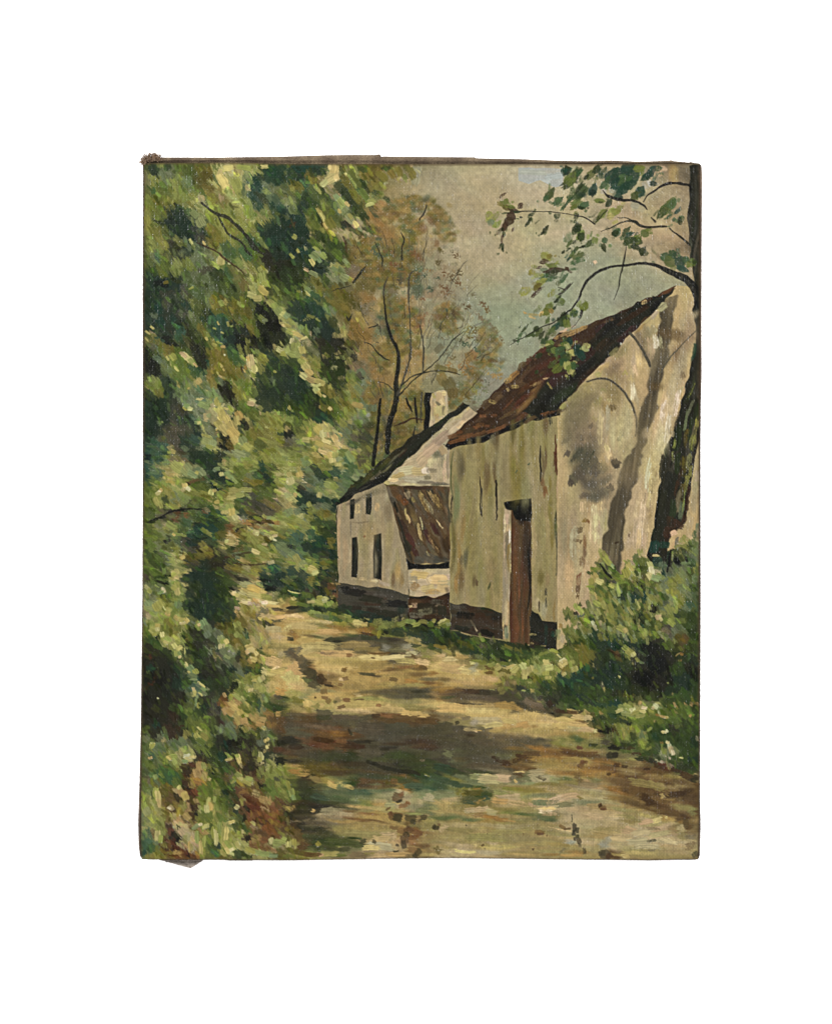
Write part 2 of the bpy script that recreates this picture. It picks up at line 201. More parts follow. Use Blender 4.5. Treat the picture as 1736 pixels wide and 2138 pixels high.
# brush strokes: x y length width angle pigment [d dry, s soft, t thick], per 600-unit square of the canvas (10 units of list = 34.6 of canvas)
STROKES = [
((540, 600, 'leafy'), """
158 105 50 30 60 D; 165 130 50 30 60 n; 25 160 50 20 0 D; 160 30 30 20 50 T
22 23 16 11 60 D; 30 17 10 8 90 Y; 38 20 10 8 80 e; 20 32 10 6 20 Y; 34 42 14 6 50 G; 21 47 8 6 60 f; 33 52 10 5 50 G; 40 28 10 8 60 s d; 55 18 14 5 10 G d; 62 40 22 14 60 s d; 76 38 16 12 80 o; 80 30 14 8 60 o
108 21 16 8 170 C t; 98 27 12 7 110 p t; 102 36 24 12 60 C t; 118 40 22 13 70 Y t; 130 43 10 5 80 C; 126 20 22 7 10 Y t; 150 19 12 6 0 C t; 113 45 12 4 60 p; 100 55 10 6 80 p; 77 57 12 7 50 p d; 120 50 14 6 60 Y
158 24 18 10 60 T; 168 22 12 12 40 T; 145 32 14 5 30 D; 138 42 16 5 100 T d; 148 56 20 8 55 e; 145 66 10 8 50 T; 168 68 14 6 60 T; 170 79 10 5 70 D; 160 45 16 8 30 s d; 152 48 14 5 40 Y d
130 62 22 9 60 Y; 133 72 24 7 62 Y; 110 70 20 9 50 y; 90 78 24 9 52 y; 112 92 26 10 42 y; 126 88 24 6 55 Y; 138 96 24 8 55 y; 148 108 24 6 55 Y; 155 115 12 3 50 Y; 128 120 24 10 55 f; 108 115 24 12 60 f; 95 100 22 12 55 O; 88 92 16 10 40 O; 90 108 22 10 50 O; 100 92 20 7 60 Y
48 76 22 12 50 D; 45 86 24 14 60 D; 56 82 22 12 55 D; 62 95 24 14 65 D; 72 95 20 11 70 q; 76 103 12 9 100 q; 55 104 22 10 65 D; 50 95 16 10 60 D; 47 63 10 3 50 k; 52 68 10 4 45 D
69 74 14 9 45 l t; 76 84 15 12 60 l t; 65 106 10 4 60 C t; 68 112 8 5 50 Y; 80 108 8 3 60 C t; 46 114 18 11 35 q; 47 112 16 4 42 k; 42 108 8 5 50 q; 60 108 20 6 60 s; 50 105 18 7 45 y
100 128 14 10 100 c t; 95 131 14 8 60 Y; 122 138 12 7 50 C d; 128 140 7 3 60 p; 109 131 4 3 90 w t; 120 130 16 8 50 y; 80 140 20 7 150 q; 88 137 12 6 160 q d; 70 146 18 8 60 s; 62 133 20 9 55 y; 50 134 22 9 65 Y; 45 140 18 8 60 y
145 138 8 6 70 Y t; 148 148 18 9 80 Y t; 150 155 10 6 50 Y t; 148 163 18 8 40 c t; 135 168 14 8 20 C t; 142 172 14 8 0 c t; 165 163 22 4 55 Y; 160 170 20 4 50 y; 156 165 14 5 60 e
155 100 18 14 60 D; 163 95 18 16 50 D; 160 108 20 14 60 T; 165 120 22 16 70 D; 155 128 22 12 60 n; 168 138 22 14 80 n; 160 148 18 10 70 e; 150 120 14 5 60 n
18 148 18 14 80 D; 14 158 20 12 90 D; 30 155 20 8 0 k; 36 153 8 4 160 O t; 45 160 22 10 5 D; 50 152 10 4 30 e; 30 168 40 9 -5 q; 58 160 10 8 0 M; 66 162 14 6 -10 g; 65 160 8 3 -20 Y t; 20 165 20 8 0 D; 45 172 30 8 -4 s
16 60 18 8 70 y; 24 72 20 10 60 G; 15 85 20 10 70 y; 25 98 22 10 60 O; 20 110 22 9 60 y; 32 108 20 9 55 y; 24 124 20 8 60 s; 28 126 14 8 60 t; 16 130 16 8 70 g; 35 130 20 9 60 G; 30 140 20 9 50 G; 22 140 14 7 60 E
"""),
((1140, 600, 'leafy'), """
14 80 40 34 75 D; 18 108 50 30 75 D; 30 130 50 20 25 D; 8 150 40 20 60 e; 50 115 40 14 50 e; 25 24 40 16 5 D
20 22 30 9 5 T; 14 30 26 8 10 D; 38 25 22 9 0 D; 40 18 24 6 5 T; 57 24 18 11 100 C t; 53 33 18 12 150 C t; 45 39 12 8 140 C t; 60 32 10 8 60 C t; 52 20 8 5 90 C t; 53 36 4 3 0 B
65 45 24 10 50 e; 72 52 24 10 50 e; 78 62 24 10 50 e; 86 70 22 9 50 E; 92 78 14 8 40 e; 70 36 22 8 55 O; 75 43 22 7 55 O; 82 55 20 7 50 O
80 34 30 9 57 G t; 84 42 26 6 55 f; 78 36 26 3 57 Y t; 92 52 22 8 55 G t; 100 60 12 9 -30 Y t; 98 63 14 4 -15 C t; 70 28 5 3 45 C t
90 40 16 8 55 e; 96 46 10 6 70 e; 105 50 12 5 20 e d; 118 57 12 5 40 e d; 120 61 8 5 60 f d; 100 43 12 8 60 O; 104 38 12 8 80 O; 92 30 18 9 30 O; 90 22 16 7 10 E; 112 30 20 9 40 O t; 118 22 14 7 20 e; 124 28 14 9 50 O t; 132 25 16 9 70 O t; 144 22 14 9 70 O t; 148 29 12 9 60 O t; 138 31 10 6 60 G; 100 28 16 7 40 o; 107 43 8 10 80 O; 146 18 5 4 60 p t
60 55 12 7 60 l t; 65 61 16 8 50 Y t; 72 63 10 5 40 c t; 60 70 12 6 60 s; 63 71 8 4 60 c t; 75 80 18 9 50 l t; 82 86 12 6 60 C t; 76 77 10 6 60 Y t; 86 92 8 4 50 l; 70 86 18 6 25 k; 80 94 18 6 30 e; 94 91 14 5 15 e; 90 98 12 3 25 e; 68 88 8 5 30 D
28 42 26 8 45 s; 22 40 20 8 50 t; 32 50 24 9 50 g; 42 58 22 8 55 g; 48 66 24 8 55 y; 52 74 22 9 55 g; 38 46 16 4 45 c; 30 32 20 9 40 O; 16 42 18 8 50 O; 40 72 16 5 60 c t; 44 78 16 5 65 C t; 47 88 12 5 60 c t; 44 86 8 4 70 B; 53 85 18 12 60 O t; 30 78 24 9 55 G; 26 84 20 8 55 Y; 36 90 22 9 50 G; 45 95 14 6 60 y; 58 78 18 9 60 g
62 97 20 7 50 p; 72 97 16 7 20 p; 82 102 16 6 30 p d; 30 96 10 6 0 c d; 32 101 10 5 20 p; 40 102 24 10 45 e; 50 105 26 10 45 E; 60 115 24 9 50 E; 34 108 20 9 45 G; 44 110 14 5 45 C d; 60 120 18 8 45 G; 66 112 12 5 60 E; 69 108 16 2 90 B d; 71 112 16 2 90 B d
8 85 16 10 60 D; 18 80 18 10 60 T; 12 96 18 12 70 D; 22 95 18 12 70 D; 15 110 20 14 80 D; 22 118 18 10 70 T; 5 120 14 10 80 D; 18 70 12 8 60 D; 8 87 14 3 -20 B; 4 60 14 5 50 l; 8 70 12 7 60 l; 2 78 8 5 60 s; 10 48 14 5 50 Y d
11 101 8 6 30 Y t; 15 117 7 4 60 Y t; 34 123 14 10 40 l t; 32 130 12 6 60 C t; 44 123 12 7 40 Y t; 40 128 8 6 50 l t; 36 131 8 4 -20 T; 24 114 5 4 80 C d; 8 123 10 4 50 Y t
25 139 9 4 30 p t; 33 143 14 6 30 l t; 38 151 10 6 40 c; 42 154 12 5 45 s; 36 152 20 9 60 O; 40 160 18 8 70 O; 46 150 16 6 50 E; 22 158 10 4 40 Y; 28 164 14 7 40 l t; 34 168 14 7 30 f t; 26 167 10 2 50 c t; 38 172 10 5 30 T; 12 160 8 4 30 G; 16 164 6 3 20 y t; 10 168 14 5 30 G
80 138 16 9 20 m; 78 144 14 6 30 m; 30 128 26 6 30 e; 45 130 20 7 20 D; 50 125 16 6 30 e; 36 138 26 7 15 D; 20 138 20 8 60 e; 12 146 20 10 80 e; 56 133 14 4 5 C; 60 138 20 7 20 l; 62 134 14 4 0 Y; 70 129 10 6 50 l t; 72 132 10 5 40 Y; 66 141 12 6 50 l; 68 148 14 9 35 l t; 74 150 8 4 60 Y; 66 156 12 8 60 s d
"""),
((1140, 600, 'autumn'), """
160 90 12 9 40 r s; 168 82 12 8 60 r s; 125 120 10 6 30 r d; 125 132 16 7 10 r d; 138 132 14 8 30 H d; 108 103 8 3 0 t; 104 112 12 4 -40 t; 106 120 18 8 20 t d; 118 122 10 5 -20 t d; 142 115 12 7 10 t d; 155 138 14 8 -20 t d; 153 150 14 9 -30 t d; 162 145 12 6 0 t d; 115 117 8 5 0 r d; 150 121 14 5 0 r d; 158 172 12 5 30 r d; 168 160 14 8 20 t d; 150 132 10 10 0 s d; 132 150 16 12 40 q d; 128 160 16 10 60 o d; 165 140 14 6 0 H d; 112 62 14 7 20 H s; 132 60 14 8 20 H s; 148 58 12 7 20 H s; 108 72 20 9 20 H s; 120 76 14 9 30 H s; 100 84 16 9 20 h s; 118 98 20 10 20 H s; 140 70 14 8 20 h s
"""),
((1740, 600, 'autumn'), """
4 72 14 12 70 H s; 12 78 12 7 60 H s; 16 64 8 6 40 h s; 4 90 14 9 90 H s; 2 108 10 6 90 r s; 24 122 12 9 30 b d; 4 130 10 10 60 b d; 10 142 12 9 40 b d; 20 148 16 14 60 b d; 28 142 12 10 60 b d; 26 154 12 10 90 r d; 12 162 22 14 30 r d; 4 148 8 7 60 t d; 45 168 10 7 30 m d; 6 116 10 6 60 o d; 14 124 8 3 -20 q d
"""),
((1740, 600, ''), """
160 22 10 6 0 S
"""),
((1740, 600, 'overhang'), """
82 60 8 6 100 G t; 78 63 10 5 60 G; 84 67 14 6 20 o; 90 69 14 5 20 B; 98 65 10 5 130 B d; 88 66 10 4 10 G; 78 52 14 2.5 -35 B d; 92 72 20 3 -5 e; 88 77 12 9 40 B; 85 83 12 9 100 B; 80 89 14 6 120 B; 74 95 14 4 135 B d; 76 94 10 3 120 e d; 79 98 8 3 90 e d; 77 104 12 3 95 B d; 77 112 8 6 100 e d; 78 116 6 2 80 e d; 90 92 7 2.5 125 B d; 64 78 14 9 40 y d; 70 76 16 5 -50 y d; 65 84 10 7 30 s d; 72 86 14 5 -40 y; 99 78 4 2 0 D; 112 74 10 4 -30 e d; 108 83 14 3.5 -55 e; 141 76 9 6 -40 e d; 163 77 8 5 110 e d; 127 92 14 4 -55 e; 124 96 6 3 -50 e
133 50 18 8 -58 E; 128 56 10 5 -50 f; 142 59 16 7 -38 E; 158 34 30 9 -48 E; 166 26 12 5 -50 f; 152 24 12 7 100 e; 150 26 8 8 60 T d; 158 50 16 6 -60 E d; 168 50 24 9 -50 E; 166 44 16 4 -55 e; 152 62 20 3 -50 E; 163 62 14 8 -20 G; 172 64 12 7 -30 f; 168 67 8 4 20 e; 160 66 10 5 -30 G; 170 52 10 6 10 D s
164 90 12 8 -60 e; 168 99 14 8 -70 E; 154 101 14 8 -60 s d; 155 108 11 3 -50 E; 148 118 6 2.5 -60 e; 154 115 7 2 -30 e d; 162 116 12 4 -50 E; 157 122 16 3.5 -50 E; 170 112 8 2.5 -20 e; 165 123 16 6 -20 E; 165 128 18 6 -20 f d
128 124 14 8 40 y; 132 123 8 5 -20 O; 126 129 12 5 -10 B d; 120 136 8 3 -20 B d; 135 134 14 5 10 G; 128 140 14 6 30 s; 140 139 30 5 -5 B; 154 139 10 3 40 B d; 136 143 18 7 -20 e d; 130 148 18 7 -30 E d; 122 153 18 7 -35 y; 118 158 14 6 -40 o; 112 142 9 7 50 y d; 120 145 12 5 -10 y d; 106 164 18 5 -30 y d; 118 164 22 4 -42 B d; 135 166 14 5 -40 y d; 148 148 18 5 -45 f d; 142 154 8 5 -50 s d; 150 162 20 3 -42 q; 143 171 9 2.5 -40 e; 141 130 7 2 -50 y d
"""),
((2240, 600, ''), """
110 26 14 14 80 p d; 117 22 8 12 80 p d; 130 25 26 11 90 h s; 132 30 24 10 90 h s; 60 47 8 5 20 U d; 50 48 8 5 0 U d; 100 40 10 12 70 U d; 90 66 20 10 10 u; 86 64 12 8 20 u; 40 130 5 4 60 p t; 114 124 12 5 50 m s; 108 118 10 3 50 m s
"""),
((2240, 600, 'overhang'), """
12 33 20 10 -50 E d; 5 24 8 7 90 T d; 36 27 20 7 -50 E; 30 31 10 4 -50 e; 42 22 14 7 -60 e; 38 45 16 8 -65 T; 37 50 10 6 90 D; 50 24 14 4 -55 E d; 60 30 22 14 -55 T; 70 28 26 14 -40 T; 78 22 22 12 -20 T; 66 38 20 12 -40 T; 76 36 22 12 -40 f; 85 30 18 12 -30 T; 92 22 14 8 -10 E; 104 26 22 8 -42 T; 100 30 18 7 -40 T; 52 38 20 6 -50 f; 74 44 18 9 -50 T; 68 50 16 7 -60 T; 80 40 18 10 -20 T; 92 48 16 10 -60 T; 86 53 14 7 -60 E; 108 39 10 6 10 D d; 114 22 10 5 -20 E d; 70 55 6 4 -50 D; 80 32 10 4 -30 f
46 59 14 5 5 G; 56 61 12 6 -50 e; 48 74 20 6 -48 E; 42 79 14 4 -45 e d; 62 72 18 8 -15 y t; 58 77 10 6 -10 Y; 68 68 12 6 -40 y; 124 65 30 10 -48 E; 118 72 20 7 -45 E d; 130 62 14 8 -60 E; 136 70 12 4 -50 E d; 140 80 9 7 90 f d; 138 84 8 5 80 e d; 126 77 10 3 -40 f d
65 95 13 8 -50 E; 63 97 8 7 60 e; 76 94 18 5 -52 E; 80 98 14 4 -25 E; 86 101 16 4 -30 E; 80 104 14 8 -20 E; 88 106 16 9 10 E; 87 112 12 6 10 e; 76 108 8 5 80 E; 98 96 12 8 -60 E; 102 92 8 4 -20 E; 95 116 11 7 -60 e; 94 121 6 3 20 e; 91 103 8 5 50 E; 20 91 10 7 -60 e; 24 100 12 8 -60 e; 17 106 8 3 -50 e d; 33 108 12 5 -50 E; 40 105 10 6 60 E d; 51 105 8 6 70 E; 50 113 11 5 75 e; 26 112 4 3 -20 e
122 124 14 9 30 E; 130 121 12 9 70 E; 126 130 16 10 40 E; 138 130 14 10 60 T; 145 127 10 6 0 E; 150 132 12 6 -20 E; 142 138 16 6 20 E; 155 130 6 5 0 E
"""),
((540, 1200, 'leafy'), """
20 15 50 30 90 D; 45 15 50 26 90 D; 28 38 40 26 60 D; 40 50 30 12 40 k; 14 66 40 14 70 k; 20 78 30 16 60 k; 22 115 30 30 90 D; 20 135 50 34 90 D; 48 130 60 20 90 q s; 62 150 50 24 80 D; 75 66 40 12 70 k; 108 48 40 24 55 D; 130 50 50 26 55 k; 155 30 60 26 70 k; 160 90 50 30 60 D; 150 110 50 30 55 D; 120 145 30 14 55 D; 105 105 30 14 60 k
60 8 14 10 90 T d; 28 10 14 9 60 T; 22 18 10 6 40 s; 36 5 14 12 90 M s; 55 16 12 18 90 M s; 30 26 14 10 60 T; 52 34 16 10 80 t; 50 42 12 7 90 t; 44 22 12 9 80 T s; 18 8 14 8 90 D; 20 32 8 3 40 c t; 15 38 10 3 35 c t; 20 40 12 5 40 p; 20 45 18 9 50 O; 28 47 14 8 20 t; 14 46 8 2.5 45 c t; 30 52 20 8 50 O; 25 56 16 6 30 s; 20 54 14 6 40 M; 40 57 16 9 20 O; 50 60 16 10 25 G; 36 62 10 6 60 O; 44 66 12 8 50 Y t; 38 68 8 3 60 c t; 42 74 8 3 45 C; 48 80 10 3 50 C t
60 66 20 8 42 C t; 56 63 12 5 40 p t; 66 72 14 6 50 Y t; 70 75 8 3 45 p t; 54 70 14 11 60 G; 62 75 14 8 40 G; 68 80 18 7 40 t; 76 84 16 7 40 T; 44 84 20 11 50 G; 40 82 12 6 20 s; 54 88 16 11 50 G; 60 96 14 9 60 s; 70 86 12 9 60 f; 74 94 9 8 50 c t; 70 97 8 5 60 c; 79 92 10 8 90 s; 80 96 8 4 -30 l; 26 68 14 7 30 s; 32 72 14 5 20 s d
66 20 16 7 60 s; 72 28 24 8 60 g; 78 36 22 9 60 O; 74 42 16 8 60 g; 66 4 14 5 60 y; 76 6 14 9 60 g; 92 4 20 8 60 O; 100 4 10 6 60 Y t; 92 9 8 5 60 y; 105 3 8 5 60 c
88 24 12 9 80 t; 95 26 16 9 60 t; 103 22 14 8 60 t; 108 28 8 3 70 Y t; 112 30 5 3 -20 Y t; 102 30 16 12 60 t; 96 40 20 12 60 t; 100 46 14 9 50 t; 92 33 6 2.5 20 Y t; 96 27 6 2 60 c t; 84 40 12 5 70 Y; 83 45 6 3 50 c t; 92 52 8 4 40 Y t; 102 54 7 4 0 c t; 98 50 10 2.5 20 Y t; 101 38 5 2 20 c t
115 40 16 12 60 D; 120 48 18 12 60 k; 112 46 14 8 60 D; 125 35 14 9 60 D; 130 55 18 9 60 k; 138 45 14 7 60 k; 150 45 18 10 60 k; 155 52 18 6 50 k; 148 56 20 8 60 D; 158 65 20 10 50 D; 160 30 18 14 80 k; 150 20 16 10 60 k; 145 10 14 8 40 k
118 8 18 9 50 O; 126 18 20 10 55 O; 132 26 20 8 55 G; 135 33 20 8 55 O; 141 38 14 6 55 G; 120 22 18 9 55 g; 130 12 16 7 50 o; 147 22 14 6 40 Y; 150 24 8 5 30 s; 113 12 12 6 60 O; 122 5 10 6 60 Y
158 4 16 8 50 Y t; 162 8 14 9 60 Y t; 166 13 12 10 60 l t; 172 17 10 7 30 C t; 170 27 8 4 20 c t; 172 30 6 3 20 C t; 168 58 12 8 30 C t; 172 62 10 7 10 Y t; 162 55 6 5 60 c
95 62 16 14 90 O; 100 66 18 12 80 O; 92 72 18 12 90 O; 98 80 20 12 90 O; 88 86 18 10 80 O; 96 92 18 10 70 g; 90 96 16 8 80 O; 112 60 18 10 40 f; 115 68 18 12 60 f; 112 80 20 12 50 O; 122 84 16 10 60 O; 100 76 8 2.5 65 c t; 103 81 5 2.5 60 c t; 96 85 7 2.5 60 c t; 99 88 6 3 30 p t; 100 94 14 7 50 s; 96 95 10 2 60 Y; 102 90 10 2 20 c; 104 64 3 3 0 w t
122 58 20 4 68 y; 131 50 14 4 80 y; 130 58 18 5 75 Y; 134 72 22 10 80 C t; 138 80 12 8 85 C t; 131 68 8 5 80 c t; 142 62 16 7 50 Y; 148 68 16 8 50 y; 145 78 16 8 60 y; 150 92 16 8 60 g; 128 78 6 4 70 H; 124 80 7 4 60 B; 127 82 7 2.5 60 c t; 164 88 14 10 70 G; 160 92 12 6 40 s; 162 83 5 3 40 Y t; 170 88 8 5 70 g; 165 95 12 4 -20 E
128 90 16 8 50 s; 132 98 22 10 55 y; 124 100 20 10 60 G; 135 105 20 10 55 y; 122 110 22 11 60 y; 130 115 20 10 60 y; 126 122 18 9 50 G; 138 108 12 7 60 g; 136 117 11 6 10 C t; 134 120 12 6 10 p t; 140 122 10 5 20 p d; 145 125 8 5 40 Y; 115 97 12 2 50 c; 135 128 20 9 45 G; 140 135 20 10 40 G; 148 137 18 9 30 y; 153 133 10 6 60 Y; 146 132 6 3 20 p; 150 145 20 9 40 O; 165 140 18 8 -30 y; 162 148 18 9 -20 y; 170 143 10 6 -40 Y; 143 146 14 4 40 Y; 150 145 10 3 35 C
22 96 20 14 60 Y; 26 102 18 12 60 y; 28 108 14 8 60 O; 18 90 8 3 50 Y; 16 98 12 6 50 G; 14 100 5 3 40 p; 52 103 14 6 75 l; 58 108 18 10 70 l; 62 100 10 6 60 Y; 50 97 10 3 70 c; 55 116 16 9 60 s; 62 112 14 9 60 s; 47 110 9 5 -60 s; 62 102 4 3 0 c t; 58 119 10 4 60 l
60 123 10 6 10 l t; 64 126 9 5 0 C t; 58 126 8 3 40 Y t; 76 117 16 8 20 s t; 80 122 18 8 20 l t; 86 120 10 9 90 l; 75 115 10 3 0 C t; 86 109 10 7 70 l t; 85 107 5 3 60 c; 88 113 8 3 -60 Y; 96 118 14 10 90 Y t; 99 115 10 6 70 l t; 90 122 7 6 60 p t; 94 112 5 3 70 c; 102 122 6 3 -50 C t; 106 126 8 3 20 c t
98 128 12 8 60 c t; 101 134 16 9 70 c t; 106 138 12 9 60 c t; 98 145 18 10 50 c t; 104 150 20 12 50 c t; 112 146 16 12 60 c t; 114 154 18 14 50 c t; 116 162 12 10 60 c t; 120 134 14 10 60 h t; 118 140 14 8 80 c t; 110 130 8 5 40 Y; 124 138 8 6 100 h; 100 142 10 2 20 B; 95 150 4 2 -40 c t; 95 153 4 2 -30 h t; 107 148 6 2 80 D
83 135 10 8 100 p t; 86 134 7 7 90 l t; 82 139 6 4 20 p t; 65 130 12 6 70 s; 66 135 12 5 60 t; 70 139 12 5 50 s; 72 142 8 5 10 l t; 74 142 5 5 80 C t; 76 130 18 8 60 s; 84 145 18 8 50 s; 88 152 16 8 40 s; 28 143 8 5 60 l d; 31 142 4 4 60 Y
84 163 16 14 30 l t; 90 166 10 9 90 l t; 86 170 10 5 20 Y t; 82 157 14 3 20 Y t; 70 162 16 9 30 t; 92 160 5 9 90 s; 72 154 16 5 40 D; 105 160 18 12 60 k; 110 168 14 8 60 o; 118 170 10 6 60 Y; 125 163 14 10 60 l t; 130 170 14 10 40 Y t; 125 158 12 4 40 G; 130 152 16 9 60 Y; 128 146 12 8 60 k; 124 142 10 8 60 k; 140 155 20 12 40 O; 155 160 20 12 30 y; 165 155 16 10 20 y; 160 168 18 10 0 y; 145 168 18 10 40 g; 172 155 6 14 90 D
48 150 14 40 90 M s; 55 130 14 20 90 q s; 18 150 20 24 90 D s; 34 170 14 9 40 t; 42 172 8 6 60 c; 33 160 6 4 60 G; 58 172 10 6 40 s; 12 122 14 9 90 T s; 20 118 22 2 30 k
"""),
((1140, 1200, 'leafy'), """
15 95 70 36 48 D; 40 120 60 26 40 e; 55 60 40 30 80 n; 40 30 40 24 60 D; 60 90 30 22 70 e; 20 15 40 24 40 D
32 8 28 12 50 T; 40 14 18 10 60 T; 25 14 16 8 60 D; 22 20 10 4 -30 T; 30 19 12 4 20 y t; 38 23 8 2.5 40 Y t; 25 22 12 2 -25 Y; 46 9 8 4 80 l; 50 5 14 6 60 g; 52 22 6 6 90 Y d; 50 20 6 4 60 y; 60 4 30 9 20 O; 70 9 16 7 30 O; 55 12 16 6 40 s; 44 30 14 10 90 D; 55 25 14 9 70 e
2 18 9 9 40 l t; 6 24 12 5 50 Y; 3 30 10 4 20 c t; 8 35 14 4 20 Y t; 14 40 20 5 20 c t; 22 44 10 4 -20 C t; 5 38 12 4 30 Y t; 18 32 6 7 90 l t; 22 34 12 7 50 Y; 25 37 8 5 60 l; 30 39 5 4 90 p; 37 36 10 7 60 s; 36 46 14 7 20 s s
50 40 18 14 90 D; 60 50 18 14 90 n; 42 50 18 10 60 n; 50 60 20 12 60 e; 60 75 20 14 60 e; 45 82 16 12 60 e; 55 90 16 12 60 e; 65 85 14 10 40 e; 60 98 14 8 70 e; 70 60 12 14 90 n; 75 50 10 12 90 o
8 48 10 6 100 w t; 12 55 16 12 90 Y t; 15 60 16 12 60 Y t; 20 58 12 9 80 c t; 8 62 14 8 20 Y t; 3 58 10 8 60 Y t; 20 66 10 4 50 c; 12 67 18 4 20 Y; 20 72 14 8 50 Y t; 24 78 14 9 50 c t; 28 84 14 8 50 c t; 22 88 14 8 40 C t; 30 92 16 8 30 c t; 40 95 16 7 20 c t; 36 99 14 4 0 C t; 46 93 8 6 60 Y; 16 84 10 4 30 c; 30 98 10 3 0 p; 36 104 10 8 60 C t; 40 108 10 5 50 c t; 45 111 6 3 40 C t; 35 76 16 9 50 y; 30 70 14 7 50 y; 44 103 16 8 50 O; 52 108 14 8 50 O; 60 115 10 6 50 y; 52 100 8 5 0 c d
47 65 6 8 80 c d; 60 61 5 6 60 c d; 60 67 5 5 60 c d; 66 64 8 8 60 Y d; 68 54 3 8 90 p d; 73 70 8 10 70 c d; 57 79 7 9 100 C d; 68 38 12 8 80 c d; 60 41 8 10 90 c d; 67 31 6 6 40 Y d; 76 60 5 8 90 p d; 65 90 3 8 90 p d
78 86 12 9 40 s; 88 84 12 8 60 s; 86 87 8 5 50 q; 88 91 4 6 80 k; 76 92 18 10 70 y; 82 100 22 9 50 y; 74 102 14 8 70 y; 85 103 14 6 40 s; 90 95 10 10 60 s s; 78 112 10 7 70 O; 82 116 10 4 20 G; 72 108 12 6 30 Y; 78 118 18 6 30 Y; 84 122 18 7 20 h t; 88 126 12 6 20 c; 72 122 18 8 50 O; 76 130 14 8 40 Y; 72 137 10 4 40 y; 75 141 8 4 30 c; 66 118 14 5 60 O; 95 130 10 6 50 l; 96 133 7 5 0 U s; 85 145 8 6 60 G; 90 138 14 9 50 s; 100 125 10 12 90 s
10 74 20 12 40 E; 4 84 18 10 60 D; 14 90 22 12 45 D; 10 100 22 14 50 D; 24 104 22 12 50 D; 32 112 22 10 45 e; 15 115 20 12 45 D; 30 120 24 10 40 e; 40 124 16 8 30 n; 45 115 16 8 40 E; 55 122 18 8 30 G; 62 130 16 8 40 G; 48 125 18 8 10 O; 52 126 7 4 40 C t; 41 124 5 4 20 c; 20 128 22 9 30 E; 8 122 14 9 60 E; 6 130 14 8 60 D; 5 125 7 4 60 c t; 8 128 5 4 60 Y; 40 133 18 8 30 D; 50 140 12 6 20 T; 38 138 14 8 20 T; 45 136 10 6 -20 T; 25 132 16 8 30 E; 60 135 12 7 40 G; 55 118 8 6 50 g
10 140 24 10 20 G; 14 142 12 8 30 g; 30 145 22 8 20 y; 5 138 12 6 20 Y; 28 154 16 8 30 y; 15 152 20 9 30 g; 20 158 18 8 20 y; 42 148 14 10 80 c t; 38 150 14 10 50 c t; 44 155 12 9 70 C t; 34 152 10 8 60 Y; 32 143 10 5 20 c; 48 144 10 3 10 C; 50 150 8 12 80 c t; 60 153 16 3 30 C t; 64 156 8 2 40 c t; 58 160 12 8 60 c t; 60 166 10 6 60 C t; 24 162 12 7 10 c t; 18 164 12 6 -10 Y; 40 166 14 8 20 c t; 48 164 14 6 20 C t; 50 170 14 6 20 h t; 56 172 12 6 20 c; 70 171 10 5 20 c; 36 172 10 6 -40 Y; 3 150 8 6 40 c; 4 155 9 10 60 k; 4 165 10 10 60 M; 70 148 22 10 30 s; 66 142 16 8 40 y; 72 155 18 9 40 s; 80 160 14 8 40 M; 84 155 14 6 30 Y; 78 168 14 8 40 f; 90 160 12 12 90 q s; 92 150 12 16 90 q s; 100 145 10 20 90 e s
"""),
((1740, 1200, 'autumn'), """
22 14 10 8 60 b d; 12 12 8 7 50 t d; 4 20 8 12 80 r s; 4 30 10 10 90 o s; 20 18 14 8 60 b d; 24 26 10 6 60 H d; 36 8 16 10 20 b d; 55 5 16 9 30 b d; 60 12 12 8 60 b d; 52 20 18 7 50 m d; 62 28 18 8 50 m d; 70 36 18 7 55 m d; 77 46 14 5 60 m d; 66 48 14 9 30 m d; 60 55 14 8 20 m d; 50 42 14 9 50 m d; 37 34 18 12 50 y d; 45 35 14 14 60 o d; 40 42 12 8 60 o d; 30 48 18 12 20 s d; 34 51 14 8 10 t d; 20 44 10 7 60 s d; 6 44 12 7 30 m d; 4 56 14 8 -50 m; 14 60 20 6 -40 m d; 44 62 12 8 30 H; 40 66 14 10 60 H; 46 68 12 7 40 r d; 36 72 14 9 40 H d; 32 78 14 10 30 H d; 42 80 14 10 50 H d; 34 85 12 8 40 H d; 58 70 12 9 30 H d; 20 66 12 8 30 o d; 16 75 14 8 30 H d; 6 80 16 10 20 o; 20 82 14 6 20 o; 8 92 18 12 60 O; 16 98 18 14 60 o; 20 108 14 12 90 o; 8 88 10 6 40 H d; 52 92 14 6 40 b d; 60 95 12 4 50 e d; 50 98 18 8 40 y d; 45 105 18 8 50 y d; 58 104 16 8 30 s d; 30 100 18 12 50 s d; 36 112 18 10 40 o d; 25 118 14 10 50 s d; 48 115 14 8 30 s d; 68 88 14 9 20 h d; 75 88 10 10 60 H d; 72 80 10 8 30 h d; 60 85 10 8 20 h d; 60 66 14 5 20 s d; 66 68 10 2 15 o d; 48 58 12 6 40 t d; 50 60 14 3 25 t d
"""),
]
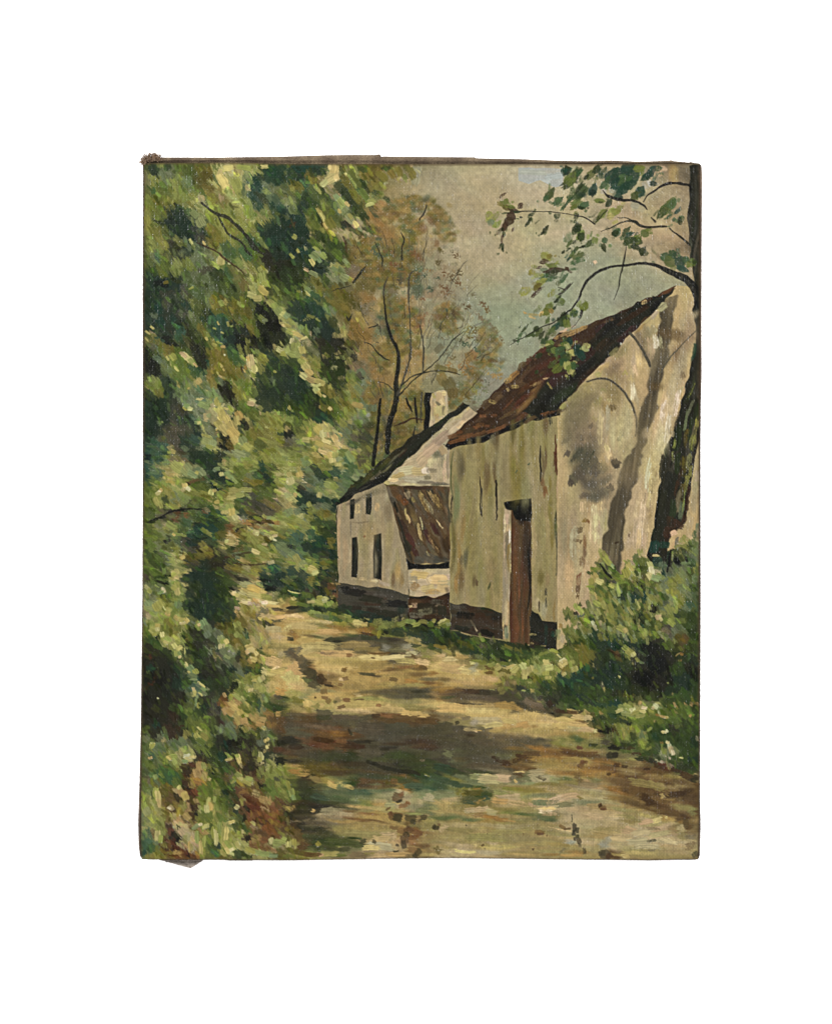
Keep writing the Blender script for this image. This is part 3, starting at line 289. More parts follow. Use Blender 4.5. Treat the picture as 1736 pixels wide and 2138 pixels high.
STROKES += [
((1740, 1200, ''), """
166 34 22 4 -20 h; 152 38 18 4 -20 h; 142 43 12 3.5 -35 h d; 148 36 10 2 -20 p t; 125 58 16 5 -45 R; 118 64 16 4 -50 b; 108 70 14 5 -50 R; 100 76 14 5 -45 b; 90 88 20 6 -45 H; 84 92 14 5 -50 h d; 95 98 20 7 -20 b; 92 100 10 4 0 h d; 84 104 6 3 60 h d; 72 112 16 9 -40 b; 60 120 18 9 -40 b; 66 118 12 4 20 h d; 55 134 10 4 -5 r d; 68 134 10 4 -5 r d; 52 145 12 5 -10 r d; 46 148 8 3 20 r d; 60 146 8 3 0 r d; 28 153 9 4 -10 r; 20 158 14 5 -15 r; 35 158 22 5 -15 r; 25 163 26 4 -15 r; 95 125 36 3 -35 r d; 85 132 30 3 -28 b; 80 140 30 6 -30 B; 70 150 30 4 -20 r; 50 155 22 4 -20 r; 105 120 40 6 -45 H s; 115 105 30 6 -45 H s; 100 115 30 6 -40 R s; 110 98 30 6 -30 R s; 120 95 26 4 -30 h d; 135 70 30 8 -40 R s; 120 78 30 8 -40 R s; 130 88 30 8 -30 x s; 148 90 30 10 -40 B s; 130 115 30 14 -45 k s; 145 110 30 12 -40 e s; 120 130 26 10 -40 k; 155 105 28 10 -42 e s; 165 85 30 14 -50 k s; 150 125 26 5 -25 b; 110 138 18 4 -30 b; 130 131 20 4 -15 r d; 132 99 12 2 55 h; 128 91 8 1.5 -10 c
"""),
((2240, 1200, ''), """
20 36 34 4 -25 h d; 12 32 16 2.5 -20 p d; 12 48 8 18 80 R s; 60 22 8 4 -15 b d; 53 25 7 3 -15 b d; 97 3 8 4 -20 c d
118 8 14 8 -40 A t; 108 18 16 4 -45 A t; 100 24 16 3 -45 c t; 92 33 18 3 -45 h t; 80 45 18 4 -45 A t; 70 51 3 3 0 w t; 62 60 16 5 -45 v; 65 64 4 3 0 C t; 54 72 18 6 -40 A d; 50 78 20 5 -35 c t; 44 86 10 5 -40 Y t; 30 98 18 5 -40 c; 15 112 20 5 -42 Y; 3 123 10 5 -50 Y t
130 40 14 50 100 b s; 150 20 10 30 60 A s; 138 60 30 16 110 b s; 125 110 40 14 95 A s; 120 130 40 12 95 C s; 112 150 40 14 95 p s; 130 95 40 9 100 A s; 135 115 36 6 105 A d; 132 140 30 6 105 a d; 140 78 10 4 0 b d; 141 87 10 6 60 b d; 126 150 14 4 80 k d; 130 155 8 4 80 A; 100 155 14 12 95 p s; 105 35 12 12 80 A d; 112 50 18 12 85 A d; 106 56 14 8 85 A d; 85 70 28 8 100 A s; 82 95 30 8 90 A d; 86 110 30 7 80 A s; 75 85 8 4 0 Y d; 82 92 12 5 10 c d; 65 85 30 14 60 v s; 60 110 30 20 90 v s; 52 125 22 10 60 H s; 58 116 10 4 0 c d; 44 117 12 8 10 Y d; 50 105 8 4 -10 Y d; 40 137 8 5 20 Y d; 60 125 8 9 60 b d; 110 100 10 20 90 b s; 78 150 30 14 100 A s; 60 155 40 8 90 C s; 52 150 40 5 92 A d; 54 172 12 5 70 C t; 70 158 18 4 -70 q d; 35 145 10 4 -60 q; 18 135 16 6 -60 q; 15 148 20 8 -50 q; 22 158 12 8 0 q; 10 160 20 8 -40 q s; 20 168 18 10 -20 q s; 35 160 18 10 40 q s; 14 136 8 1.5 60 p
"""),
((2240, 1200, 'shade'), """
20 130 70 34 100 v s; 20 130 60 26 100 v s; 35 110 40 22 60 v s; 60 100 40 20 70 v s; 30 118 40 14 -42 m s; 12 150 60 20 92 m s; 48 100 26 14 40 v s; 108 70 40 10 100 m s; 30 160 60 40 90 m s; 62 78 30 12 -42 m s; 70 60 26 12 -45 v s; 100 40 26 12 80 m s; 150 40 40 16 100 a s; 78 140 50 12 92 A s; 68 150 50 10 92 C s; 90 70 24 8 80 C s; 104 56 30 8 85 A d; 140 70 40 12 100 A s; 130 110 60 16 98 A s; 122 140 60 18 98 C s; 116 165 50 18 98 C s; 134 120 40 6 100 w d; 124 150 40 6 98 w d; 118 130 30 5 98 w d; 84 108 24 6 92 w d; 86 80 14 5 86 C d; 46 150 40 6 92 C d; 55 140 40 5 92 A d; 110 48 20 6 84 w d
92 45 24 10 60 M s; 98 62 24 10 60 M s; 120 70 24 12 120 M s
"""),
((2240, 1800, ''), """
105 30 20 12 95 A s; 95 60 30 12 97 A; 90 90 30 10 97 A s; 88 70 30 4 96 C d; 92 80 24 6 96 A d; 80 105 20 10 97 A s; 96 105 20 8 97 p s; 108 26 12 6 70 b d; 106 38 14 7 100 b d; 104 45 12 6 90 b; 102 70 16 6 92 b s; 101 75 8 6 0 h; 98 55 10 1.5 100 q; 100 90 10 5 95 C d; 79 100 4 2 80 b; 65 107 6 2 -20 B
10 120 40 12 90 V s; 10 145 40 14 90 c s; 30 140 30 10 90 A s; 4 100 50 8 90 a s; 15 80 40 10 90 a s; 40 75 30 10 93 C d; 45 65 12 6 90 C d; 38 95 30 10 93 C d; 45 95 20 6 93 A d; 25 65 14 6 90 C d; 52 85 20 3 95 Y s; 30 83 10 4 20 r; 28 82 6 6 60 H; 22 92 10 7 10 b d; 20 105 12 4 10 b d; 28 108 20 5 93 r s; 28 120 14 5 95 b s; 25 130 12 6 95 b d; 21 150 16 6 95 r d; 20 160 10 5 95 b; 20 168 6 4 90 b d
30 10 30 14 -60 q s; 22 25 22 12 -40 q s; 15 35 14 10 40 q; 30 20 18 10 40 q d; 24 30 14 8 -60 q; 12 38 9 6 70 q; 40 15 16 10 60 M d; 40 24 16 10 -40 q d; 34 40 20 14 20 q s; 45 50 20 12 -20 q s; 38 55 18 10 10 M s; 28 52 14 8 -10 q s; 64 15 12 10 40 q; 65 18 9 6 0 q; 52 35 20 10 -40 M s; 50 20 14 14 80 v s; 57 45 10 10 60 M d; 53 48 8 7 30 A d; 55 5 12 7 75 C t; 53 10 8 5 60 A; 35 8 20 3 -60 e; 30 8 14 3 -60 k d; 8 5 14 4 -60 q; 20 5 24 5 -55 q
"""),
((2240, 1800, 'shade'), """
104 20 50 20 96 C s; 98 60 60 18 97 A s; 94 95 60 16 96 p s; 104 50 40 6 97 C d; 94 80 50 6 96 w d; 90 105 30 5 96 C d; 100 30 40 5 97 w d; 86 95 40 5 96 A d; 30 12 44 26 -60 M s; 36 34 40 24 -40 M s; 44 50 34 18 -10 M s; 22 30 26 14 60 M s; 20 5 30 14 -50 q s; 40 90 40 8 92 C d; 14 110 50 8 91 A d
66 138 20 8 85 q s
"""),
((2240, 1200, 'overhang'), """
150 150 30 4 100 e; 145 160 24 5 98 o; 155 155 30 5 100 y; 152 165 20 6 100 Y t; 158 140 16 4 100 Y; 145 140 26 3 100 s d; 150 125 20 3 110 s d; 152 105 20 1.5 115 Y; 135 160 30 8 98 e; 160 130 20 5 90 e; 158 85 40 5 92 k; 155 60 20 4 100 T; 132 167 12 3 105 Y
10 50 10 10 60 E; 8 53 8 7 60 Y t; 13 61 8 8 80 Y t; 30 54 9 8 70 Y t; 30 58 6 4 0 Y t; 12 77 12 10 60 G; 12 81 10 6 -50 Y t; 20 60 14 8 80 E; 5 65 12 9 60 E; 28 7 12 9 -55 G; 16 15 10 8 -60 G; 6 24 12 9 60 E; 2 2 8 6 0 G; 22 64 10 6 60 T d
"""),
((2240, 1800, 'overhang'), """
120 20 30 10 95 k; 125 40 30 10 95 k; 118 60 30 9 97 k; 115 80 30 9 97 k; 110 100 20 9 100 k; 108 112 16 10 100 T; 135 15 26 6 95 e; 142 20 24 8 95 o; 148 15 20 6 95 y; 150 25 14 4 100 Y; 145 40 24 5 97 Y; 140 50 26 6 97 o; 136 60 26 6 97 m; 140 70 20 6 97 s d; 130 70 26 7 97 e; 138 30 20 4 100 R; 134 45 20 4 100 R d; 148 50 20 4 100 B; 146 65 20 4 98 B; 128 84 16 10 80 R; 136 86 14 7 40 B; 143 80 12 5 100 B; 124 95 14 9 100 B; 132 92 8 5 -30 R; 131 96 8 5 -30 p d; 123 103 12 5 100 R d; 130 8 12 3 90 Y; 142 62 30 1.5 98 Y; 134 108 14 4 95 m d; 120 118 12 6 90 k; 127 128 22 5 100 k; 126 138 6 5 90 k; 120 110 8 12 90 T d
"""),
((2240, 1800, ''), """
156 40 30 8 92 A s; 154 60 30 8 92 a s; 150 85 20 10 92 A s; 158 30 14 5 92 p; 149 100 10 10 90 A s; 158 90 10 4 95 s; 155 98 10 5 90 f d
"""),
((2240, 1800, 'shrub'), """
50 122 12 8 60 y; 54 128 16 7 55 Y t; 46 118 8 4 70 y d; 60 138 18 7 50 g; 66 146 18 7 50 G; 58 132 14 5 55 Y; 47 135 12 4 60 k; 52 142 14 5 50 k; 58 152 18 8 50 q; 62 158 16 8 50 M; 92 118 10 6 70 y; 88 126 14 8 60 g; 95 130 16 10 60 G; 90 138 16 10 60 G; 97 138 14 8 70 g; 78 130 8 5 -60 y; 80 136 14 9 60 c t; 76 142 14 10 70 Y t; 82 146 12 8 60 c; 74 150 10 8 60 Y; 104 133 12 7 60 C t; 105 140 14 7 80 w t; 103 146 12 7 60 C t; 110 148 14 8 20 l t; 116 148 12 6 20 Y; 110 122 10 3 0 C t; 114 124 8 4 40 Y d; 112 130 14 12 90 T; 118 135 14 10 90 s d; 125 140 12 8 60 s; 88 152 12 10 60 B; 90 155 10 10 80 k; 75 158 16 8 60 G; 80 162 16 8 50 g; 68 160 14 6 50 l d; 38 140 10 6 80 y; 40 148 14 9 60 c t; 45 152 12 8 30 C t; 36 152 10 8 80 Y t; 40 160 12 8 40 e; 48 162 14 8 40 G; 35 160 8 5 60 G; 48 170 14 8 40 y; 40 172 10 6 30 c; 56 168 12 6 60 y; 100 160 14 8 40 E; 105 155 12 8 40 e; 98 168 14 10 40 T; 82 172 18 9 30 T; 70 172 16 9 30 D; 110 168 14 9 60 l d; 110 173 8 5 80 C d; 118 160 14 9 50 s; 128 155 14 9 40 y d; 120 170 12 8 40 E; 130 165 14 10 30 y d; 140 160 14 8 40 s; 140 125 12 6 60 y d; 135 115 14 6 70 Y d; 142 108 14 8 40 Y d; 138 110 10 5 10 p d; 150 112 10 8 60 e d; 145 104 12 6 40 y d; 155 118 12 6 70 l d; 148 125 12 8 60 q d; 130 122 14 5 85 Y d; 145 135 14 8 50 s; 152 130 14 8 60 f; 150 142 12 8 60 E; 155 150 12 6 60 s d; 142 145 14 6 60 l d; 152 160 12 8 40 E; 148 168 16 5 50 s d; 158 140 12 4 90 G d
"""),
((540, 1800, 'leafy'), """
14 8 14 6 0 k d; 30 8 14 12 80 t; 28 6 8 6 70 t; 36 14 10 7 80 l; 36 8 6 4 60 Y; 25 26 20 9 30 t; 22 24 10 6 0 s; 44 2 8 6 10 c t; 40 3 6 4 0 Y t; 48 20 20 12 40 Y t; 56 18 12 8 60 c; 48 28 18 12 60 c d; 44 32 14 8 60 h d; 62 20 14 9 60 l t; 58 26 16 6 40 l t; 67 28 16 8 30 l t; 75 24 14 7 30 s t; 78 26 12 7 50 l t; 72 26 6 5 20 c t; 80 30 8 4 30 Y; 60 38 16 8 0 y; 50 36 14 8 40 Y; 38 40 16 8 60 Y d; 78 16 18 8 50 E; 70 8 16 16 90 D; 82 8 18 18 90 D; 88 18 14 14 80 D; 96 28 18 9 60 D; 104 36 18 10 50 D; 95 22 9 5 0 l t; 92 24 6 3 40 s t; 108 31 9 6 20 c t; 100 28 6 6 80 C t; 106 27 10 4 -20 l; 110 30 18 7 40 l t; 116 36 10 4 50 Y t; 105 14 10 8 60 c d; 104 12 8 5 60 h d; 112 20 14 8 50 y; 122 25 18 12 60 G; 110 16 14 8 40 Y; 128 8 16 12 30 l; 122 4 18 7 20 l t; 130 16 14 9 60 y; 140 12 20 10 60 Y; 150 10 18 10 60 y; 162 6 20 10 60 Y; 170 14 10 8 60 Y
135 30 14 12 60 s; 140 30 12 8 60 f; 150 24 12 6 60 T; 152 32 14 6 60 D; 156 36 8 4 40 D; 147 16 10 6 60 T; 145 14 6 4 30 T; 160 45 14 9 60 G; 165 30 16 8 70 Y; 166 20 5 5 0 c; 168 28 6 8 90 C; 158 22 2 2 0 B; 165 23 2 2 0 B; 140 38 18 7 10 O; 130 36 14 6 30 O; 118 42 24 8 5 G; 108 44 12 7 20 G; 104 42 5 3 40 g; 110 42 6 8 80 e; 130 42 12 5 40 M; 134 48 14 6 50 M; 138 54 14 6 70 q; 128 46 20 7 0 Y t; 115 48 18 8 0 c; 112 55 16 6 -10 c t; 122 52 14 7 -10 Y t; 108 58 12 5 0 y; 106 62 12 6 20 c; 110 66 10 10 80 Y t; 112 72 12 10 80 c t; 116 78 9 7 60 C t; 104 72 6 10 85 c t; 125 80 7 7 60 U d; 126 58 20 8 20 D; 135 64 24 10 30 q; 145 66 22 9 25 q; 150 72 20 9 20 M; 120 66 16 10 60 E; 125 74 16 8 30 D; 140 78 18 6 10 e; 155 78 9 5 0 l t; 160 79 8 4 20 Y t; 150 77 8 4 40 Y t; 144 80 10 4 30 y
58 42 10 7 80 C t; 62 45 8 5 40 w t; 56 46 6 6 60 p t; 66 46 4 1.5 -10 C; 27 50 8 5 -30 C t; 30 47 6 4 -30 c t; 29 48 4 2 0 w t; 88 49 9 7 100 C t; 92 47 6 4 0 c t; 85 55 9 6 60 h; 88 58 7 4 60 c; 95 60 8 5 0 c t; 93 40 6 3 0 Y t; 78 45 18 10 40 G; 68 40 16 8 20 g; 80 52 16 9 20 y; 72 58 18 8 0 G; 98 52 12 9 60 y; 25 60 14 7 60 Y t; 30 64 10 6 60 Y t; 33 62 8 6 40 Y d; 44 64 16 6 20 y d; 50 62 12 4 60 c d; 46 56 16 10 60 s d; 40 50 18 9 60 y; 15 50 18 12 80 G; 18 62 16 10 70 G; 18 74 18 8 70 g; 36 58 10 8 60 e; 33 66 12 6 40 e
50 75 8 8 60 R d; 48 80 9 7 0 r d; 60 75 9 6 0 r d; 51 71 5 6 90 R; 84 70 8 5 -10 p d; 79 72 6 4 0 r d; 95 66 9 5 -5 p d; 44 80 4 4 0 R d
50 70 40 3.5 -7 k; 70 68 20 2 5 k; 40 73 20 6 -25 q d; 25 80 24 3 -22 k; 14 83 12 2 -5 k; 66 60 10 5 -60 q; 60 66 12 6 -30 M d; 66 37 14 5 -30 b; 76 34 12 4 -20 b; 84 32 10 3 -30 q; 62 40 5 3 30 k
42 88 18 9 30 Y t; 47 92 8 6 20 y; 36 88 9 5 0 p d; 46 86 8 5 30 Y; 35 92 10 6 40 y; 28 90 14 6 60 s; 25 98 14 8 40 G; 18 92 14 8 80 g; 50 98 14 3 8 Y t; 45 98 6 3 30 c t; 56 99 10 3 20 y t; 38 104 14 5 -45 q; 36 105 8 3 -35 k; 60 104 16 7 20 q; 65 108 16 8 10 D; 58 112 14 9 60 M; 72 106 14 5 20 e; 78 102 14 3 0 k d; 66 116 14 8 20 q d; 55 92 16 10 60 g; 60 85 16 8 20 f; 74 86 14 7 -10 n; 78 80 20 8 20 E; 82 92 24 12 10 T; 76 90 16 8 20 T; 92 96 14 10 60 T; 96 82 16 8 60 D; 100 88 14 10 60 E; 90 80 14 8 60 e; 97 78 12 3 60 G; 92 74 10 6 60 G; 90 100 12 6 60 f; 84 96 18 4 35 y; 100 98 12 10 80 o
108 88 10 8 60 b; 112 90 12 9 40 r s; 118 90 14 6 -30 y; 110 96 8 6 60 p d; 112 98 8 4 0 C d; 112 107 16 6 4 c t; 106 106 6 5 90 C t; 118 108 6 5 80 h t; 120 92 20 2 -25 k; 140 85 22 2.5 -15 B; 155 84 12 2 0 B; 130 84 14 6 0 H; 140 90 16 6 0 H s; 155 90 14 6 10 b s; 140 96 10 7 20 p t; 141 97 6 4 0 C t; 148 96 7 4 20 l; 135 92 6 5 40 s; 132 101 12 9 60 y; 138 104 14 8 50 y t; 162 99 8 4 -20 p t; 158 102 6 5 60 C t; 162 104 6 2.5 10 w t; 150 109 9 3.5 10 p t; 156 107 8 3 -10 k; 148 114 20 7 30 Y t; 140 118 14 6 20 C t; 150 120 16 6 30 Y; 160 122 14 5 20 c; 158 130 6 9 80 p t; 152 130 5 6 60 p; 132 116 14 8 20 s; 130 122 14 8 30 G; 136 125 14 5 60 G; 120 122 12 8 10 s; 120 114 18 7 -10 b d; 110 114 12 3 0 E; 113 113 8 3 -10 e; 124 120 24 2.5 -15 B; 108 124 14 2 -10 B; 128 133 26 2 3 B; 145 132 20 1.5 -4 B; 120 132 18 2 8 B
92 125 14 7 30 n; 98 128 14 8 20 n; 102 134 14 6 40 n; 108 140 14 8 30 q; 116 146 16 6 25 q; 125 150 18 5 15 n; 112 136 20 7 20 O; 122 138 22 8 20 O; 130 142 16 8 20 y; 128 136 8 6 60 p d; 131 138 6 5 50 p; 138 144 14 5 -10 Y; 75 122 16 8 30 O; 85 118 16 10 40 O; 80 112 16 8 60 y; 95 118 14 4 60 y; 70 128 14 8 30 o d; 68 134 18 12 30 q d; 80 135 20 14 60 D s; 75 148 22 16 60 D; 90 150 22 16 60 D; 85 162 22 14 60 D; 100 145 14 10 60 e; 105 152 14 10 60 E; 112 156 14 10 40 E; 98 160 16 10 60 e; 110 160 16 3 20 k; 120 162 18 4 25 M; 130 168 12 4 35 k; 70 158 14 12 60 E; 60 148 12 14 80 D; 63 166 14 10 70 D
130 156 20 7 10 C; 138 160 20 9 20 c t; 130 164 22 6 25 c; 146 164 14 8 20 C; 138 168 22 7 10 c t; 125 166 12 6 20 C; 150 170 18 6 10 Y; 128 172 20 6 0 c; 148 155 10 4 30 s d; 158 160 14 6 10 k; 150 148 16 7 10 D; 165 150 14 10 60 D; 160 138 14 10 60 T; 170 145 8 12 80 D; 150 151 12 4 10 k; 172 165 6 8 80 e
47 142 10 9 60 c t; 45 144 8 5 -30 Y t; 60 139 5 9 80 c; 43 127 7 8 60 Y d; 46 130 6 4 40 c d; 40 122 7 5 30 Y d; 55 124 9 6 -30 c t; 58 120 5 4 30 c; 47 114 8 6 60 Y d; 48 158 12 10 60 Y t; 49 164 12 7 80 c t; 45 160 8 6 30 Y t; 28 160 14 10 40 s; 33 162 9 4 60 w t; 26 158 8 2 30 Y t; 30 165 10 3 -20 l t; 16 146 10 9 60 q; 15 148 6 5 0 q; 30 153 16 3 20 k; 36 155 6 3 60 k; 15 160 12 5 50 C d; 17 163 8 6 40 Y t; 53 170 8 7 30 Y; 20 170 16 6 20 s; 32 168 10 4 20 E; 22 130 18 8 50 E; 30 134 12 8 70 E; 38 145 3 10 90 k; 26 120 16 2 40 D; 28 126 14 8 50 G; 34 140 14 6 30 q d; 20 140 16 8 50 G; 15 120 14 6 60 E; 28 112 16 8 60 s; 18 108 16 8 60 G
"""),
((1140, 1800, 'leafy'), """
10 5 18 8 30 Y; 30 5 14 10 50 y; 22 12 10 8 70 l; 24 15 9 8 90 l; 44 2 14 6 20 C t; 52 6 10 8 60 c t; 55 12 8 10 80 C t; 58 6 8 8 80 Y t; 62 17 6 9 90 c t; 66 20 6 10 85 Y; 60 16 6 6 80 c; 68 4 10 8 60 Y; 75 8 18 8 60 l t; 82 6 12 8 60 Y; 72 12 14 6 40 t; 38 12 8 12 90 O; 42 20 10 14 90 O; 36 6 12 6 60 c; 40 4 14 2 45 E; 48 15 12 8 60 G; 54 18 12 8 60 y; 46 24 10 6 0 y; 32 20 10 10 60 D; 38 28 16 10 50 D; 48 32 16 7 10 D; 58 26 14 10 30 T; 62 32 8 8 60 T; 26 24 10 8 60 l; 28 30 14 9 50 s; 34 36 16 8 50 s; 15 22 8 6 60 c; 17 28 8 10 70 c t; 18 32 6 5 60 Y; 5 28 8 8 60 c t; 6 36 12 10 70 C t; 10 44 12 10 60 Y; 4 42 8 6 60 l; 3 37 3 3 0 w t; 23 37 4 4 0 w; 50 40 14 9 30 Y t; 57 42 12 9 50 y t; 48 46 14 7 20 c; 52 35 10 5 20 Y; 58 34 8 5 30 c d; 40 46 12 9 60 Y; 40 52 9 7 100 c t; 47 50 9 5 40 Y; 44 40 14 8 50 s; 62 46 12 9 50 s; 65 38 12 9 40 s; 72 28 14 12 30 f; 78 20 14 10 30 f; 85 25 14 6 0 s; 88 12 14 10 60 q
18 45 12 8 40 n; 24 50 20 6 20 D; 36 52 16 5 20 D; 20 58 18 10 60 D; 30 56 18 8 20 D; 44 57 16 7 20 T; 50 59 8 6 40 D; 14 58 10 8 60 T; 12 52 6 5 20 c t; 8 58 10 10 70 C; 5 64 10 8 60 c; 10 66 8 5 -30 C; 20 65 8 5 50 l; 28 63 9 7 60 Y t; 30 70 14 8 50 y; 35 68 12 8 60 Y; 40 65 14 8 20 s; 48 66 14 9 30 s; 42 74 14 10 60 O; 49 74 12 8 60 O; 28 78 12 8 40 y; 20 76 9 5 -40 C; 15 82 14 6 10 Y; 6 80 14 8 20 y; 5 72 12 10 60 l; 14 70 12 7 60 s; 10 88 14 8 30 y; 24 88 14 8 20 y; 30 90 10 5 20 Y; 36 84 10 12 80 E; 40 92 14 8 60 E; 50 86 12 10 60 E; 54 78 8 8 85 y; 48 98 12 10 60 E; 30 98 16 10 60 T; 15 100 16 10 60 t; 40 106 16 12 80 T; 25 110 14 10 80 E; 53 105 9 9 80 O; 51 112 8 8 70 O; 45 115 12 9 60 D; 34 118 12 12 80 D; 24 112 12 10 60 D; 8 112 12 5 20 k d; 10 122 14 9 40 l t; 14 126 14 9 60 Y t; 6 128 14 10 60 y; 20 130 6 8 60 l t; 30 128 14 8 20 y; 32 138 14 8 20 c t; 35 142 10 6 -20 C t; 28 140 10 5 20 c; 34 133 12 4 30 Y; 47 130 8 12 80 O; 48 136 6 8 80 y; 44 122 12 14 80 q; 55 130 8 10 90 E; 20 145 16 10 60 D; 8 140 14 10 60 T; 30 150 10 9 60 O; 32 155 8 5 0 y; 40 148 12 8 60 D; 15 155 16 10 20 D; 30 164 20 8 0 q; 10 165 18 7 10 D; 46 155 12 10 60 n; 53 158 10 9 80 r; 50 165 10 6 60 o; 56 168 4 8 90 r; 59 155 3 10 90 h
10 165 20 1.5 15 C t; 25 168 14 6 10 G; 10 172 6 6 60 C t; 45 172 14 4 0 C t; 40 171 10 6 0 Y t; 55 170 6 5 0 c
"""),
]
STROKES += [
((1740, 1200, 'overhang'), """
132 8 10 9 -60 G; 128 14 10 9 40 G t; 104 15 6 2 20 h t; 114 17 14 3 5 h; 112 20 10 2.5 20 c; 122 16 8 3 120 c; 118 12 10 4 -30 s d; 134 13 7 5 60 H; 150 20 12 8 60 e; 147 25 14 10 -50 E; 152 27 10 8 80 E; 140 30 12 7 -40 E; 130 23 10 4 -60 E; 135 35 14 5 -50 E; 120 37 14 5 -50 E; 123 40 12 4 -60 e; 117 34 8 6 40 e; 110 40 14 3 -30 E; 114 41 5 4 0 E; 98 42 18 3 -65 E d; 104 33 14 2.5 -50 E; 91 47 4 4 90 e d; 130 42 10 4 -60 E d; 126 48 8 8 60 E; 132 51 10 8 80 G; 130 53 5 6 90 Y t; 134 57 14 8 10 E; 120 64 10 5 -30 e; 138 59 10 6 40 E; 154 48 10 10 60 E; 150 52 8 8 60 G; 153 54 8 6 60 Y t; 145 58 14 8 -30 E; 158 61 8 8 80 Y t; 155 66 5 4 30 Y t; 164 58 14 8 80 E; 150 68 14 8 -30 E; 142 78 18 9 -45 G; 148 72 10 8 40 E; 152 76 10 8 80 Y t; 156 80 10 8 60 G; 158 83 7 5 -60 Y t; 160 76 10 6 80 E; 135 74 14 5 -50 E d; 117 83 6 4 -50 E; 172 56 7 5 70 Y t; 170 64 12 8 60 T; 172 8 12 5 -60 G; 160 16 8 7 -60 E d; 169 15 8 3 100 k; 144 4 8 6 60 s d; 138 9 6 3 -50 e; 140 1 8 3 -30 e
"""),
]
